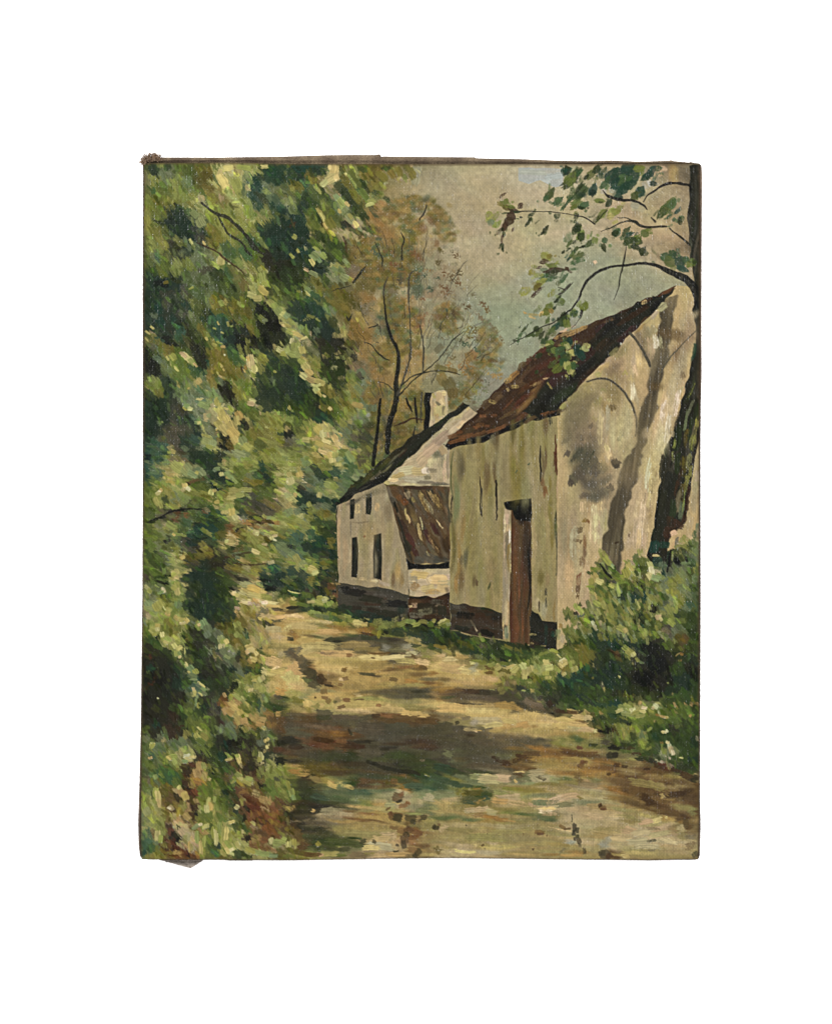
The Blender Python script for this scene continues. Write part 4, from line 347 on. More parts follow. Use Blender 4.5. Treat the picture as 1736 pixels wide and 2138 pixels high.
# strokes kept inside the outlines of the buildings
INSIDE = [
('lean_roof', (1140, 1800), """
125 60 14 5 65 q; 138 60 10 7 50 r; 132 55 8 6 60 r; 126 45 12 6 20 b s; 155 44 40 4 0 B; 185 46 50 4 0 b s; 145 70 18 7 65 b; 150 80 24 8 68 H s; 148 100 20 6 70 b; 160 120 18 12 50 M; 155 128 14 8 20 M; 168 125 20 10 30 M; 180 128 20 9 10 q; 138 90 26 6 68 B; 145 105 22 6 65 x; 142 112 16 8 60 n; 150 118 14 5 60 x; 165 100 24 5 65 x; 172 90 20 5 65 x; 176 115 30 6 62 B s; 186 110 20 7 75 B; 160 70 24 5 60 M; 168 78 20 5 65 b; 178 70 40 7 62 b s; 182 85 30 6 62 b s; 176 60 24 5 60 h d; 142 52 10 6 60 a; 148 58 8 4 60 h d; 160 60 30 5 65 h d; 166 65 26 4 62 a d; 170 55 20 4 60 h d; 140 75 16 2 75 c; 155 95 24 3 78 c; 158 85 18 1.5 80 C; 143 80 12 2 70 c; 165 120 8 2 60 c d; 177 84 10 1.5 55 C; 180 88 8 1.5 50 C; 170 108 30 3 60 h d; 190 75 20 3 85 q; 188 55 30 6 80 q s; 152 110 8 2 60 m; 128 66 16 3 72 k; 134 88 30 3 72 n; 140 108 24 3 68 n
"""),
('plaster', (1140, 1800), """
150 18 30 20 -20 A; 160 10 20 14 -40 A t; 140 24 20 10 -10 C t; 155 25 20 9 0 c t; 162 24 9 9 80 w t; 168 15 14 6 90 C d; 130 30 18 6 -25 c t; 125 35 14 4 0 C t; 150 35 30 6 5 A; 165 32 10 4 0 m d; 145 40 24 3 5 C t; 170 24 6 14 90 m d; 118 38 8 5 0 c t; 180 10 24 8 90 m d; 178 20 30 5 92 A d; 184 24 30 4 92 p d; 188 15 40 4 92 a; 174 5 10 8 90 M s; 182 0 14 8 60 a; 190 -10 20 10 -40 A t; 200 -25 30 12 -40 A t; 215 -40 30 12 -42 A t; 205 -30 20 5 -42 C d; 180 -12 30 10 -40 a; 168 0 24 10 -40 A t; 225 -48 20 6 -40 A t; 170 38 40 3 4 m; 180 40 30 3 0 M d
"""),
('lean_wall', (1140, 1800), """
155 145 24 10 5 c t; 160 155 24 10 0 A t; 148 150 10 12 90 a; 150 158 10 10 40 H d; 165 160 18 8 -10 c t; 168 150 10 10 60 C t; 144 152 2 22 90 C d; 178 150 24 10 0 C t; 182 160 16 9 10 c t; 188 152 3 24 90 A d; 170 164 20 5 0 h d; 187 162 8 5 60 M s
"""),
('lean_base', (1740, 2400), """
-20 -5 24 6 0 n; -10 10 30 12 0 n; -30 10 8 10 60 R; -24 6 8 6 0 p d; -12 14 20 8 -10 m d; -22 18 20 6 0 m d; 5 6 12 2 0 m; 8 12 14 10 90 n; -5 20 24 5 0 B; 2 2 20 5 0 M d; -34 8 3 20 85 C d
"""),
('cottage_front', (1140, 1800), """
62 100 60 4 90 c s; 70 120 50 8 90 a s; 90 110 40 14 90 V s; 98 95 20 30 0 V s; 120 110 60 10 92 V s; 130 140 24 8 95 h s; 135 150 20 6 92 H s; 125 150 20 5 92 b s; 120 70 30 10 92 m s; 105 130 40 6 90 a s; 84 68 14 6 92 c d; 106 66 12 5 92 c d; 100 50 30 8 -20 m s; 80 60 20 5 -25 q s; 115 45 12 10 60 m s; 88 84 20 2 -5 m s; 76 90 2 20 0 m s; 104 152 10 3 10 C d; 95 150 24 3 8 c d; 115 155 16 4 20 A; 92 100 3 2 -50 r
"""),
('cottage_base', (1140, 1800), """
80 165 30 8 5 k; 100 172 30 8 8 n; 130 178 30 8 5 k; 120 190 40 8 8 n; 90 185 30 6 8 n; 70 160 14 4 0 k d; 134 185 10 10 60 D s; 110 168 20 3 5 M d; 75 172 10 8 90 q d; 140 192 6 12 90 M d
"""),
('chimney_face', (1740, 1200), """
6 112 14 10 90 A t; 6 128 16 10 90 c t; 8 118 10 6 60 C t; 2 136 10 5 80 h d; 10 108 6 5 0 C t; -4 125 24 4 90 a; -2 110 10 3 80 h; 9 128 14 3 92 m d; 3 120 8 3 40 m
"""),
('cottage_roof', (1140, 1800), """
70 50 30 6 -30 n; 90 35 30 8 -35 e; 100 28 30 8 -38 o s; 110 20 30 6 -40 e; 120 10 30 8 -42 o s; 130 0 30 10 -42 n; 140 -10 30 8 -42 n; 112 34 24 6 -22 k; 95 42 24 5 -25 k; 80 52 24 5 -28 k; 65 58 14 5 -30 k; 155 -22 30 6 -40 n; 170 -35 30 6 -38 k; 128 8 30 3 -42 m s; 185 -45 30 4 -38 r s; 200 -52 30 5 -38 b; 220 -62 24 5 -38 n; 230 -70 20 4 -40 k; 88 46 30 2 -28 q; 105 30 20 3 -38 m d; 118 22 20 3 -40 v s
"""),
('barn_front', (1740, 1800), """
30 20 40 10 90 q s; 25 60 60 8 92 s s; 22 110 60 6 90 o s; 28 130 60 6 92 H s; 32 90 40 6 95 H s; 35 125 24 6 95 q s; 30 127 14 5 95 M s; 30 150 30 8 92 b s; 24 155 30 6 92 H s; 50 60 40 10 90 V s; 60 30 40 8 90 b s; 68 25 30 5 90 b s; 80 30 50 10 90 v s; 95 40 50 16 90 O s; 90 20 30 8 90 O s; 105 50 40 14 90 V s; 60 110 60 20 90 V s; 65 140 40 14 90 v s; 45 150 14 5 95 b s; 48 154 8 3 90 b; 62 158 10 3 110 e s; 70 155 30 8 92 v s; 118 80 40 8 90 V s; 115 110 60 6 90 A s; 125 95 50 8 90 V s; 133 70 40 6 90 O s; 135 100 30 5 90 O s; 128 130 30 8 90 V s; 122 148 20 8 92 o s; 128 165 10 3 92 k d; 130 150 20 6 92 v s; 139 88 30 4 90 E s; 140 78 10 4 90 k s; 125 20 40 4 90 b s; 128 10 30 3 90 b s; 124 38 14 5 80 r s; 127 48 12 4 80 r; 126 52 10 4 85 r s; 133 40 20 4 90 O s; 138 10 20 2 90 R; 139 20 16 1.5 90 R; 141 60 60 2.5 90 p d; 143 45 30 2 90 H d; 141 120 60 2.5 90 q d; 142 150 50 2 90 p d; 18 30 70 2 90 E s; 18.5 70 40 1.5 90 k d; 17.5 100 40 1.5 90 y d; 94 25 4 1.5 -40 t; 108 16 4 1.5 -60 t; 70 -18 40 8 90 b s; 90 -25 40 8 90 o s; 110 -32 30 10 90 v s; 128 -30 30 8 90 b s; 133 -38 20 4 90 k d; 50 -5 30 8 90 v s; 66 -12 12 6 90 m d; 40 0 30 8 90 v s; 120 -20 40 6 90 V s; 100 -10 50 8 90 O s
118 178 16 8 90 A s; 125 185 20 10 90 A s; 120 181 14 2 90 q d; 128 178 14 2 90 q d; 132 183 16 6 92 V s; 137 188 30 3 90 H s
"""),
('barn_base', (1740, 2400), """
25 25 30 14 0 B s; 35 18 10 20 95 k d; 45 30 18 2 60 m; 47 34 6 1.5 60 p; 55 25 30 14 5 B s; 60 38 20 6 20 k; 30 33 20 6 10 n; 70 20 14 10 0 k s; 28 8 20 4 5 M d; 60 10 20 4 10 e d
"""),
('barn_base_right', (1740, 2400), """
118 26 24 16 60 n; 132 28 18 8 20 n; 128 35 16 5 90 T s; 136 40 10 4 90 T d; 128 48 12 3 90 T s; 112 40 3 8 90 h d; 110 50 3 8 90 h d; 125 53 8 2 0 c d
"""),
('door', (1740, 1800), """
93 130 80 6 90 r s; 92 150 50 5 90 r s; 94 100 40 6 90 b s; 97 160 40 4 90 r s; 105 110 90 7 90 n s; 108 130 80 4 90 k s; 100 80 14 10 90 k s; 95 120 20 4 90 b s; 92 193 50 6 90 r s; 95 208 30 6 90 r s; 101 203 40 3 90 r s; 105 193 40 4 90 B s; 110 150 100 3 90 k s
"""),
('jamb', (1740, 1800), """
84 72 10 7 90 A t; 82 80 14 6 90 p; 84 95 20 5 90 p t; 82 110 40 4 90 m; 85 125 40 4 90 H d; 80.5 85 30 1.5 90 C t; 87 130 40 1.2 90 C d; 80 120 60 1.5 90 A d; 86 100 20 2 90 w d; 82 188 30 5 90 C s; 80 208 14 4 92 q; 82 211 16 4 88 l; 84 215 8 4 90 s; 78 208 20 2 90 c d; 86 203 12 1.5 95 C d
"""),
]
STROKES += [
((1740, 2400, 'grass'), """
10 26 18 8 -15 Y t; 8 24 14 3 -25 C t; 12 30 14 5 0 G t; 5 32 12 3 0 y d; 15 28 6 5 0 l t; 20 38 24 6 10 e; 10 40 20 8 5 D; 8 48 24 8 10 e; 30 42 20 6 20 D; 6 54 20 5 15 O t; 18 54 10 3 -20 O; 32 50 16 5 20 o; 40 55 12 4 -20 O; 48 46 18 6 15 G; 55 48 10 4 40 e; 55 52 14 5 0 M d; 45 60 16 6 -10 D; 35 58 16 6 0 e; 55 58 12 6 0 g; 66 48 10 6 20 m d; 70 55 12 7 60 e; 85 54 14 4 25 O t; 82 57 14 5 15 G; 95 57 10 4 0 O; 95 52 16 5 5 e; 75 62 20 8 10 e; 90 62 20 6 0 E; 105 60 16 5 0 E; 112 58 14 4 0 G; 120 55 14 6 0 e; 62 66 8 6 40 D; 78 69 10 3 10 k; 86 70 5 1.5 -40 c t; 98 68 18 6 -10 E; 80 74 14 5 5 G t; 66 70 10 4 -10 G; 65 75 12 6 -20 Y t; 72 78 10 8 -30 c t; 60 78 8 5 20 b; 62 84 10 4 -10 b; 50 72 20 5 5 y; 48 70 12 3 0 Y; 70 80 14 4 10 o; 80 82 18 5 10 o; 88 77 14 4 -15 c t; 92 80 14 8 -40 c t; 102 77 12 9 60 C t; 104 84 10 10 100 c t; 103 89 7 6 90 C t; 110 80 10 9 70 c t; 116 82 7 6 60 Y t; 96 86 8 7 60 y; 90 90 10 4 10 Y; 94 92 12 6 20 G; 100 94 16 8 10 G; 108 97 12 8 60 G; 109 96 3 10 90 c d; 112 90 14 3 5 B; 118 92 16 6 5 O; 125 62 16 4 -20 y t; 136 60 18 3 5 Y; 143 65 10 2 40 C t; 130 66 20 8 10 G; 128 72 10 7 -10 C t; 132 78 12 8 -15 C t; 138 75 8 6 0 g; 147 70 12 6 -30 w t; 146 75 10 7 50 C t; 128 85 7 10 90 Y t; 130 90 6 8 90 c t; 135 84 8 10 90 G; 140 80 6 10 90 y; 148 85 5 6 90 c t; 155 65 7 3 0 Y; 158 72 6 10 80 Y t; 160 80 8 8 70 Y t; 162 82 6 6 80 c d; 150 78 12 10 60 O; 152 88 14 8 60 O; 165 68 14 10 60 G; 170 60 12 12 60 G
165 88 14 14 60 T; 172 80 8 12 80 T; 145 92 16 10 50 T; 155 96 18 10 40 T; 150 104 18 10 30 e; 165 102 16 10 60 E; 170 110 14 10 60 D; 128 98 14 8 40 T; 135 96 18 6 20 E; 124 104 12 8 20 e; 98 102 10 6 30 D; 102 105 8 2 0 Y t; 112 105 6 5 90 c d; 118 108 12 5 30 G; 92 96 12 6 0 h s; 82 96 10 8 60 m; 155 115 20 10 0 E; 140 110 14 10 0 q; 165 120 20 9 0 E; 135 118 12 10 60 n; 141 40 14 6 92 l d; 147 45 10 5 100 A; 145 30 5 5 0 H
"""),
((1740, 2400, 'path'), """
15 70 24 9 0 c; 18 68 18 6 -5 C; 30 66 20 5 5 h; 8 64 10 4 -10 C t; 20 80 34 10 5 c; 40 82 28 8 8 C; 45 74 8 5 10 U s; 45 80 9 8 90 U s; 42 73 6 3 0 C t; 60 90 20 8 5 C s; 68 92 14 8 0 p s; 50 95 36 10 5 c s; 10 92 20 6 5 b s; 4 97 12 5 5 H s; 25 98 30 5 5 h s; 66 105 8 4 0 Y t; 10 103 30 5 -8 H s; 25 104 24 5 -5 b s; 45 106 40 6 3 B; 30 110 40 7 5 q s; 60 107 26 6 5 n; 80 110 40 10 10 q; 90 116 40 8 15 q; 25 117 40 8 2 q s; 60 114 40 8 5 M s; 15 113 20 4 0 e s; 40 120 40 2 2 n d; 78 104 14 8 -30 v; 110 112 24 10 10 M s; 115 120 30 12 15 m; 105 124 20 6 30 q; 120 128 20 5 10 q d; 100 122 14 5 20 n d; 132 115 10 8 60 n; 132 120 9 6 60 B; 146 129 20 4.5 5 B; 158 130 16 4 5 B; 168 129 8 3 -20 k; 20 125 40 9 3 c; 50 128 44 8 2 C s; 85 122 40 8 10 h; 75 132 40 8 5 c s; 105 135 30 10 5 c s; 60 140 40 8 0 A; 65 144 24 6 -8 C t; 85 140 20 6 10 c t; 100 145 20 8 -20 h; 115 146 14 4 -10 H s; 130 138 30 8 10 p s; 150 138 30 6 5 c; 150 146 34 6 3 c; 165 142 14 3 8 x s; 125 152 30 8 5 h s; 95 150 20 5 0 V; 35 137 14 4 -5 m; 45 142 10 10 0 U s; 10 138 20 6 5 m s; 25 148 6 14 90 q; 10 148 24 14 0 q; 25 142 6 4 -20 k; 46 152 4 2 0 C t; 50 151 8 1.5 5 c t; 40 150 20 4 3 c; 70 152 20 4 0 h; 5 160 20 10 0 q s; 40 158 40 8 3 M s; 38 156 14 4 5 B s; 75 158 40 8 3 M s; 95 162 40 10 8 M s; 115 162 40 9 12 q s; 60 165 50 8 5 q s; 30 170 50 8 5 q s; 90 171 40 8 5 M s; 118 171 30 5 10 H s; 150 160 30 10 10 V s; 160 158 14 10 60 G s; 170 160 10 7 20 f s; 168 170 10 4 0 r s
"""),
((1140, 2400, 'path'), """
15 20 34 9 5 c; 12 18 24 5 5 C; 35 24 30 6 5 C s; 20 30 40 8 3 c; 48 26 20 4 5 C d; 20 38 34 8 3 h s; 60 32 26 7 10 H s; 75 33 24 6 10 H s; 50 36 30 6 3 c; 8 38 14 9 60 r s; 12 42 12 8 60 H s; 4 33 8 8 60 C d; 6 45 9 4 5 k; 8 46 6 3 0 n; 30 46 34 7 3 c; 30 42 20 5 5 b s; 38 43 14 4 10 E s; 55 46 24 5 0 k; 65 45 40 7 -2 D s; 85 43 30 6 -3 q; 100 44 30 5 0 D; 75 41 20 4 3 E s; 95 39 20 3 10 B; 115 46 30 6 2 q; 130 48 24 6 3 q; 125 46 22 5 0 k s; 60 48 12 3 0 k; 120 55 30 9 2 M; 116 55 12 9 10 U s; 130 58 24 5 0 m; 140 54 18 8 0 U s; 148 60 10 6 60 U s; 152 60 8 5 20 D s; 150 53 14 4 10 D; 160 58 20 8 10 y s; 168 60 12 6 20 V; 40 54 50 10 2 c; 25 58 24 9 -20 C s; 80 52 40 8 2 h; 95 58 30 6 -3 v; 90 60 20 4 -2 q s; 60 62 50 7 2 c; 50 62 24 3 0 m d; 100 66 36 6 2 C t; 125 66 34 6 -3 C t; 110 62 30 2 -3 b; 102 67 6 2 10 b; 145 62 18 5 -10 C; 150 66 18 2 25 b; 140 70 30 6 5 c; 160 72 20 7 10 C; 70 72 60 9 2 h s; 100 76 50 9 0 v s; 74 64 8 4 0 r; 68 81 7 5 20 r; 70 80 5 5 0 H; 70 91 8 4 -10 r; 67 92 10 3 5 p t; 64 98 7 4 10 r
12 80 20 16 60 c; 8 92 22 16 60 C; 15 100 24 12 20 c s; 10 108 24 9 10 Y s; 28 106 16 8 10 Y s
5 60 12 8 -40 M; 10 64 16 5 40 q; 15 58 14 4 -50 m; 20 72 20 10 40 q; 25 80 22 12 45 q; 28 74 10 6 45 b s; 32 78 8 9 60 r s; 30 86 20 12 45 n; 38 92 18 9 40 n; 42 92 14 9 40 B; 40 86 9 5 30 r s; 50 97 10 5 10 b; 50 99 14 2.5 10 k; 25 93 12 5 35 E; 32 98 12 7 30 q; 38 104 8 6 40 M s; 45 106 7 8 90 r; 46 113 9 4 10 r; 50 117 7 6 40 r; 35 113 3 2 0 B; 15 116 14 6 10 O; 12 114 9 5 20 y; 12 124 20 9 20 Y s; 25 120 14 8 60 c; 37 123 9 8 40 y; 26 127 10 7 50 O s; 60 116 8 8 20 m s; 58 118 6 3 30 E s
125 80 30 5 -3 b s; 138 78 20 4 0 r s; 155 80 24 5 0 b s; 122 81 8 3 -10 r s; 95 86 24 3.5 3 n; 105 88 18 3 3 k s; 125 92 12 4 10 b; 145 94 16 5 5 H; 155 86 30 6 0 b s; 165 92 24 5 2 M s; 165 96 20 4 0 b s; 170 85 10 6 0 H s; 160 78 12 4 20 b; 150 98 40 5 0 Y s; 120 98 30 8 2 h s; 80 100 30 8 0 v s; 100 106 40 5 -4 M s; 120 106 36 7 -3 q s; 145 106 40 8 0 q s; 130 112 40 6 2 q s; 160 110 30 8 0 q s; 155 106 20 4 0 k s; 100 114 50 6 3 Y s; 140 118 40 6 2 l s; 150 124 40 6 2 Y s; 95 120 50 7 2 c; 80 128 50 7 3 C s; 120 126 50 8 4 c; 150 132 40 7 5 c; 45 128 30 6 5 l s; 60 131 40 5 3 Y s; 165 130 14 5 0 V s; 71 116 10 4 5 R; 65 124 11 4 -15 R; 108 122 8 3.5 5 r; 86 115 14 1.5 -3 b; 84 110 9 4 0 C d
45 131 24 7 5 q; 15 135 30 8 5 M; 30 138 30 8 5 b s; 45 136 20 6 0 e; 70 136 40 6 5 M; 95 136 24 6 -5 q; 105 134 12 5 -10 B; 120 134 30 5 3 r; 140 137 40 6 3 b; 165 140 30 7 3 b; 130 141 40 7 2 b s; 80 142 60 9 3 q s; 25 146 50 9 3 q s; 15 152 40 8 4 M; 40 148 40 7 8 m s; 35 153 40 6 12 b s; 50 158 34 7 10 b; 46 155 30 4 12 r s; 60 155 24 8 5 H s; 65 163 16 6 5 r; 45 162 30 6 10 B; 60 168 20 4 5 R; 75 170 24 4 5 B; 90 164 24 3.5 0 k; 100 163 16 3 -3 k d; 75 153 10 3 60 k; 77 155 7 2 50 m; 100 150 40 14 3 q; 130 150 40 14 0 q; 160 152 40 14 0 n s; 120 160 50 10 3 q s; 155 164 40 7 2 B s; 165 170 30 6 0 B s; 120 171 24 4 0 k s; 5 162 20 8 -5 k; 12 170 20 6 0 B
"""),
((1140, 2400, 'grass'), """
10 4 14 6 10 y t; 20 5 18 5 15 G t; 30 2 14 4 0 C t; 40 3 14 6 20 Y t; 46 1 8 5 0 C t; 35 6 14 4 10 Y; 52 4 8 9 60 Y t; 58 5 6 8 70 y t; 42 8 20 4 5 G; 55 9 14 4 -30 y; 12 11 24 7 0 q; 8 9 18 4 -5 n; 5 14 16 5 5 b s; 30 11 30 6 0 D; 48 12 26 6 5 D; 60 13 18 6 0 e; 70 10 20 8 10 D; 78 18 24 8 15 D; 95 18 24 8 10 D; 110 22 24 8 10 D; 120 24 16 6 5 D; 85 14 14 5 10 T s; 92 10 8 5 20 M d; 40 16 30 6 5 y; 35 14 18 4 5 Y t; 42 18 20 6 5 s; 52 21 20 6 10 s; 60 22 18 5 15 f; 66 20 14 5 30 y t; 72 19 12 5 20 Y t; 78 24 14 6 20 y t; 85 26 16 7 5 C t; 92 28 10 6 0 c t; 92 22 14 3 5 c d; 98 25 8 3 0 T; 102 30 12 6 20 O; 108 25 12 6 -20 y; 118 28 18 7 0 Y; 100 33 8 6 40 r s; 112 32 14 5 5 y; 105 38 12 5 20 O; 128 22 10 5 -20 c d; 135 27 14 7 -20 y t; 145 25 16 6 10 Y t; 152 28 14 6 -20 Y t; 160 25 14 6 10 y t; 168 28 10 8 0 G t; 172 24 6 5 0 Y t; 138 22 8 3 0 c d; 120 35 16 6 5 D; 135 34 24 6 0 D; 155 34 26 6 5 e; 165 40 20 8 5 D; 150 40 24 6 10 D; 130 39 20 6 10 D; 115 37 10 5 0 k; 165 48 20 8 10 D; 170 54 12 6 20 E
"""),
((1140, 2900, 'path'), """
10 20 20 10 0 k s; 5 32 14 8 10 R s; 10 42 18 6 0 k s; 40 36 40 8 3 q s; 60 38 40 9 3 e s; 100 28 40 8 2 q s; 115 28 14 3 0 k; 85 25 20 4 5 B; 130 22 40 4 0 B s; 160 24 30 6 0 b s; 80 45 40 8 5 B s; 100 44 16 4 15 k; 110 48 24 5 20 k; 125 52 30 4 12 k; 145 54 30 5 8 k; 150 38 30 14 0 e s; 130 35 40 10 0 E s; 170 50 14 10 0 E; 158 41 7 2.5 10 m d; 110 40 30 6 5 E s; 40 50 50 9 3 o s; 20 55 24 8 5 h d; 10 54 14 6 5 H; 60 56 40 8 2 B s; 90 54 40 6 3 b s; 105 60 44 8 5 T s; 130 62 30 6 3 E s; 50 66 20 5 25 h t; 46 64 12 6 30 y; 55 70 18 5 30 c; 65 68 20 4 30 c d; 75 72 16 3 20 c; 60 63 24 5 10 y s; 95 66 40 5 3 b s; 100 72 44 6 0 r s; 90 70 24 5 0 B s; 120 70 20 5 0 b d; 126 65 10 6 0 r; 140 65 24 7 3 T s; 150 70 30 6 0 t; 165 66 20 6 5 f s; 165 58 12 1.5 20 y t; 55 78 40 7 5 t s; 70 82 50 8 5 s s; 60 85 30 7 10 f s; 85 80 40 5 5 t s; 100 85 40 7 5 l s; 40 84 24 6 15 t; 35 88 20 5 10 T; 50 90 30 5 5 e; 125 80 40 7 -3 A s; 110 88 30 6 0 A s; 150 86 24 9 90 l s; 160 78 20 10 0 l s; 168 84 16 8 10 A; 150 95 36 8 0 s s; 160 99 20 7 0 s; 172 96 6 12 90 Y s; 150 103 24 3 -2 Y t; 120 98 30 7 3 Y s; 105 97 30 4 5 c s; 80 94 40 5 5 c s; 40 94 34 6 3 k s; 65 94 14 4 0 e d; 130 84 14 11 20 R; 134 80 8 5 -30 r; 132 88 9 3 -20 k; 128 90 12 2 10 c t; 137 93 14 5 -15 r; 142 90 4 6 -60 r; 120 92 12 6 0 A
20 70 20 12 60 n s; 25 80 20 10 60 e s; 20 90 40 8 0 B s; 6 96 14 6 0 h d; 18 101 34 6 0 k s; 32 99 5 3 -60 c t; 20 108 30 6 0 n s; 10 111 20 2 3 m; 55 100 36 8 3 a; 70 103 40 8 3 p s; 45 105 24 6 5 A s; 75 100 24 4 0 r s; 95 103 24 5 5 r s; 85 110 40 4 5 R s; 105 111 30 3 10 b s; 100 106 40 5 5 h s; 65 112 40 4 3 h s; 30 113 40 6 0 n s; 127 106 18 10 10 b; 130 107 12 9 20 n; 122 103 7 6 60 R; 119 97 3 6 60 R; 145 108 16 7 5 n; 160 107 9 6 0 n; 142 114 10 5 0 b s; 148 112 8 5 20 n; 172 118 5 5 40 n; 70 122 60 9 2 V s; 90 126 50 8 2 V; 100 120 60 7 2 h s; 35 120 30 9 10 n s; 45 124 20 7 5 e s; 30 130 40 8 5 E s; 60 130 30 6 10 e s; 126 119 12 4 10 r; 135 123 14 6 20 r; 142 122 12 9 40 b; 150 124 18 6 10 r; 145 130 16 6 -5 r; 140 127 8 6 60 n; 138 132 14 9 70 b; 137 138 12 6 80 n; 130 139 4 4 90 n; 120 128 20 7 -5 A; 110 132 24 7 0 A t; 65 135 40 7 5 E; 80 138 24 7 10 E; 45 138 30 8 5 E; 90 135 8 6 40 D; 103 135 6 4 20 n; 110 140 34 9 5 A t; 100 142 24 6 0 C; 60 144 40 5 3 e; 150 144 24 7 0 h s; 160 140 20 6 -5 b s; 148 145 16 6 10 r; 154 147 8 8 40 n; 150 152 9 5 60 n; 128 146 8 2 -10 n; 130 150 30 5 0 c t; 165 150 20 5 0 c s; 85 150 24 6 3 m; 100 149 16 5 0 y d; 110 151 20 4 0 A; 60 151 24 4 0 G t; 50 149 24 6 -4 Y t; 40 150 8 4 40 p
"""),
((1140, 2900, 'leafy'), """
8 78 14 8 75 Y t; 4 70 14 6 70 y t; 10 84 8 6 85 l t; 38 138 7 6 50 y t; 5 122 14 9 60 o; 4 134 12 8 60 o; 10 136 10 9 90 Y t; 4 138 9 8 80 C t; 6 141 8 2 -50 g; 15 128 16 10 60 b; 20 140 14 8 60 b; 10 146 26 6 10 o; 20 148 30 6 10 o; 5 152 18 5 3 G; 30 150 24 5 5 b
"""),
((1740, 2900, 'path'), """
15 30 24 8 5 M s; 15 33 14 7 20 s; 40 30 40 8 5 q s; 30 40 20 6 0 b s; 70 30 40 8 5 q s; 60 40 50 10 5 M s; 80 36 30 8 5 s s; 100 20 40 8 10 q s; 95 27 30 5 5 H s; 120 28 40 5 10 H s; 135 32 30 5 12 r s; 155 34 30 5 12 R s; 110 33 24 5 0 b; 96 35 8 4 0 B; 104 38 20 6 5 B d; 94 41 12 5 -20 B d; 78 42 22 4 10 B d; 82 45 18 4 5 B d; 108 42 24 4 5 b d; 70 38 12 3 10 B d; 130 42 40 8 8 h s; 10 50 30 8 10 T; 25 54 30 6 15 E s; 50 55 40 6 8 e s; 5 56 14 5 10 D; 20 62 30 6 20 y s; 30 60 20 5 10 s; 15 66 40 5 15 T; 5 70 20 9 5 T s; 30 70 30 6 10 T; 50 60 24 7 3 l t; 65 62 40 9 5 A t; 80 62 20 8 5 A; 60 66 30 4 3 A; 90 61 6 9 60 s; 94 65 6 3 60 c t; 93 70 30 5 -2 A s; 60 57 16 1.5 0 C; 98 54 16 1.5 0 C t; 110 60 20 9 10 s; 118 55 24 8 0 A t; 125 62 36 9 6 A; 115 62 14 8 40 A; 138 64 14 8 5 l; 140 55 30 8 5 h s; 122 61 10 4 20 q d; 126 63 6 3 -20 n d; 150 50 30 8 5 h s; 160 56 30 6 5 b s; 168 46 6 9 60 R; 170 43 6 4 0 R; 163 46 7 3 20 p; 167 27 8 3 10 R; 165 18 12 8 20 f; 148 20 14 8 60 y s; 100 72 50 6 3 H s; 90 74 30 4 3 y; 110 76 50 6 0 O s; 130 68 40 6 0 O s; 140 75 30 6 0 V s; 155 65 30 6 5 v; 150 62 16 5 0 f s; 30 76 14 3 -50 y t; 40 74 24 2.5 3 y t; 42 76 10 2.5 50 Y; 50 74 12 2 5 H; 45 79 24 6 0 o; 60 80 14 5 20 E; 40 85 26 7 5 T s; 38 89 18 5 5 T d; 58 84 10 6 40 T; 52 88 14 2 -40 h; 10 82 30 7 5 l; 20 86 24 6 0 A s; 75 78 20 6 10 Y; 85 84 34 8 -3 A; 75 88 24 6 5 h; 95 90 30 6 10 A d; 110 92 10 4 20 A; 120 82 40 6 0 s s; 130 80 30 5 0 s s; 145 84 34 7 -15 A; 158 82 16 6 0 A; 130 90 30 6 0 s d; 120 90 20 6 0 s d; 150 92 24 6 -5 s; 50 98 34 6 -3 A; 65 101 14 7 3 A t; 40 99 16 5 -10 A d; 80 98 34 6 5 O s; 90 101 40 5 3 G s; 105 103 24 4 3 f s; 60 106 24 4 8 H; 75 109 24 5 10 H; 85 111 16 2 10 h; 50 104 14 5 -10 v; 130 97 24 4 -3 C t; 128 100 20 5 0 w d; 132 103 18 4 0 A d; 140 95 6 1.5 -40 C t; 130 108 24 6 5 s; 135 110 16 5 5 f s; 20 105 40 6 3 s s; 10 108 30 6 0 f s; 40 110 30 5 5 f s; 30 116 60 7 2 A s; 80 118 60 7 2 A s; 130 115 50 6 3 V s
20 130 40 8 3 V s; 60 130 60 8 3 V; 100 132 60 8 2 V s; 30 140 50 7 3 A s; 70 142 60 7 3 c s; 115 142 50 6 3 V s; 145 138 40 6 3 h s; 35 147 30 3 5 C t; 60 148 30 4 5 A; 100 150 40 4 3 c s; 135 150 24 4 0 H s; 165 150 14 5 0 h; 3 145 10 8 60 o d; 155 135 6 12 90 U s; 147 145 5 6 0 m d; 10 120 8 10 60 A d; 1 119 6 6 90 k; 4 115 5 3 10 b d; 121 124 14 4.5 3 r; 121 126 10 3 0 R; 147 118 10 4 30 r; 153 120 10 2.5 -10 b; 161 119 12 5 88 k; 164 122 8 4 80 k; 160 125 8 4 90 k; 164 129 6 3.5 80 k; 161 132 5 3 90 n; 166 134 9 5 75 n; 167 139 6 3 80 n d; 172 146 9 4 90 n d; 158 108 12 1 90 n; 150 122 40 1 8 C; 55 139 3 4 60 b; 57 143 2 2 0 b; 36 116 1.5 1.5 0 k; 129 128 2 2 0 B; 113 144 3 2 0 B; 102 127 1 3 0 B; 60 126 1.5 1.5 0 B
"""),
]
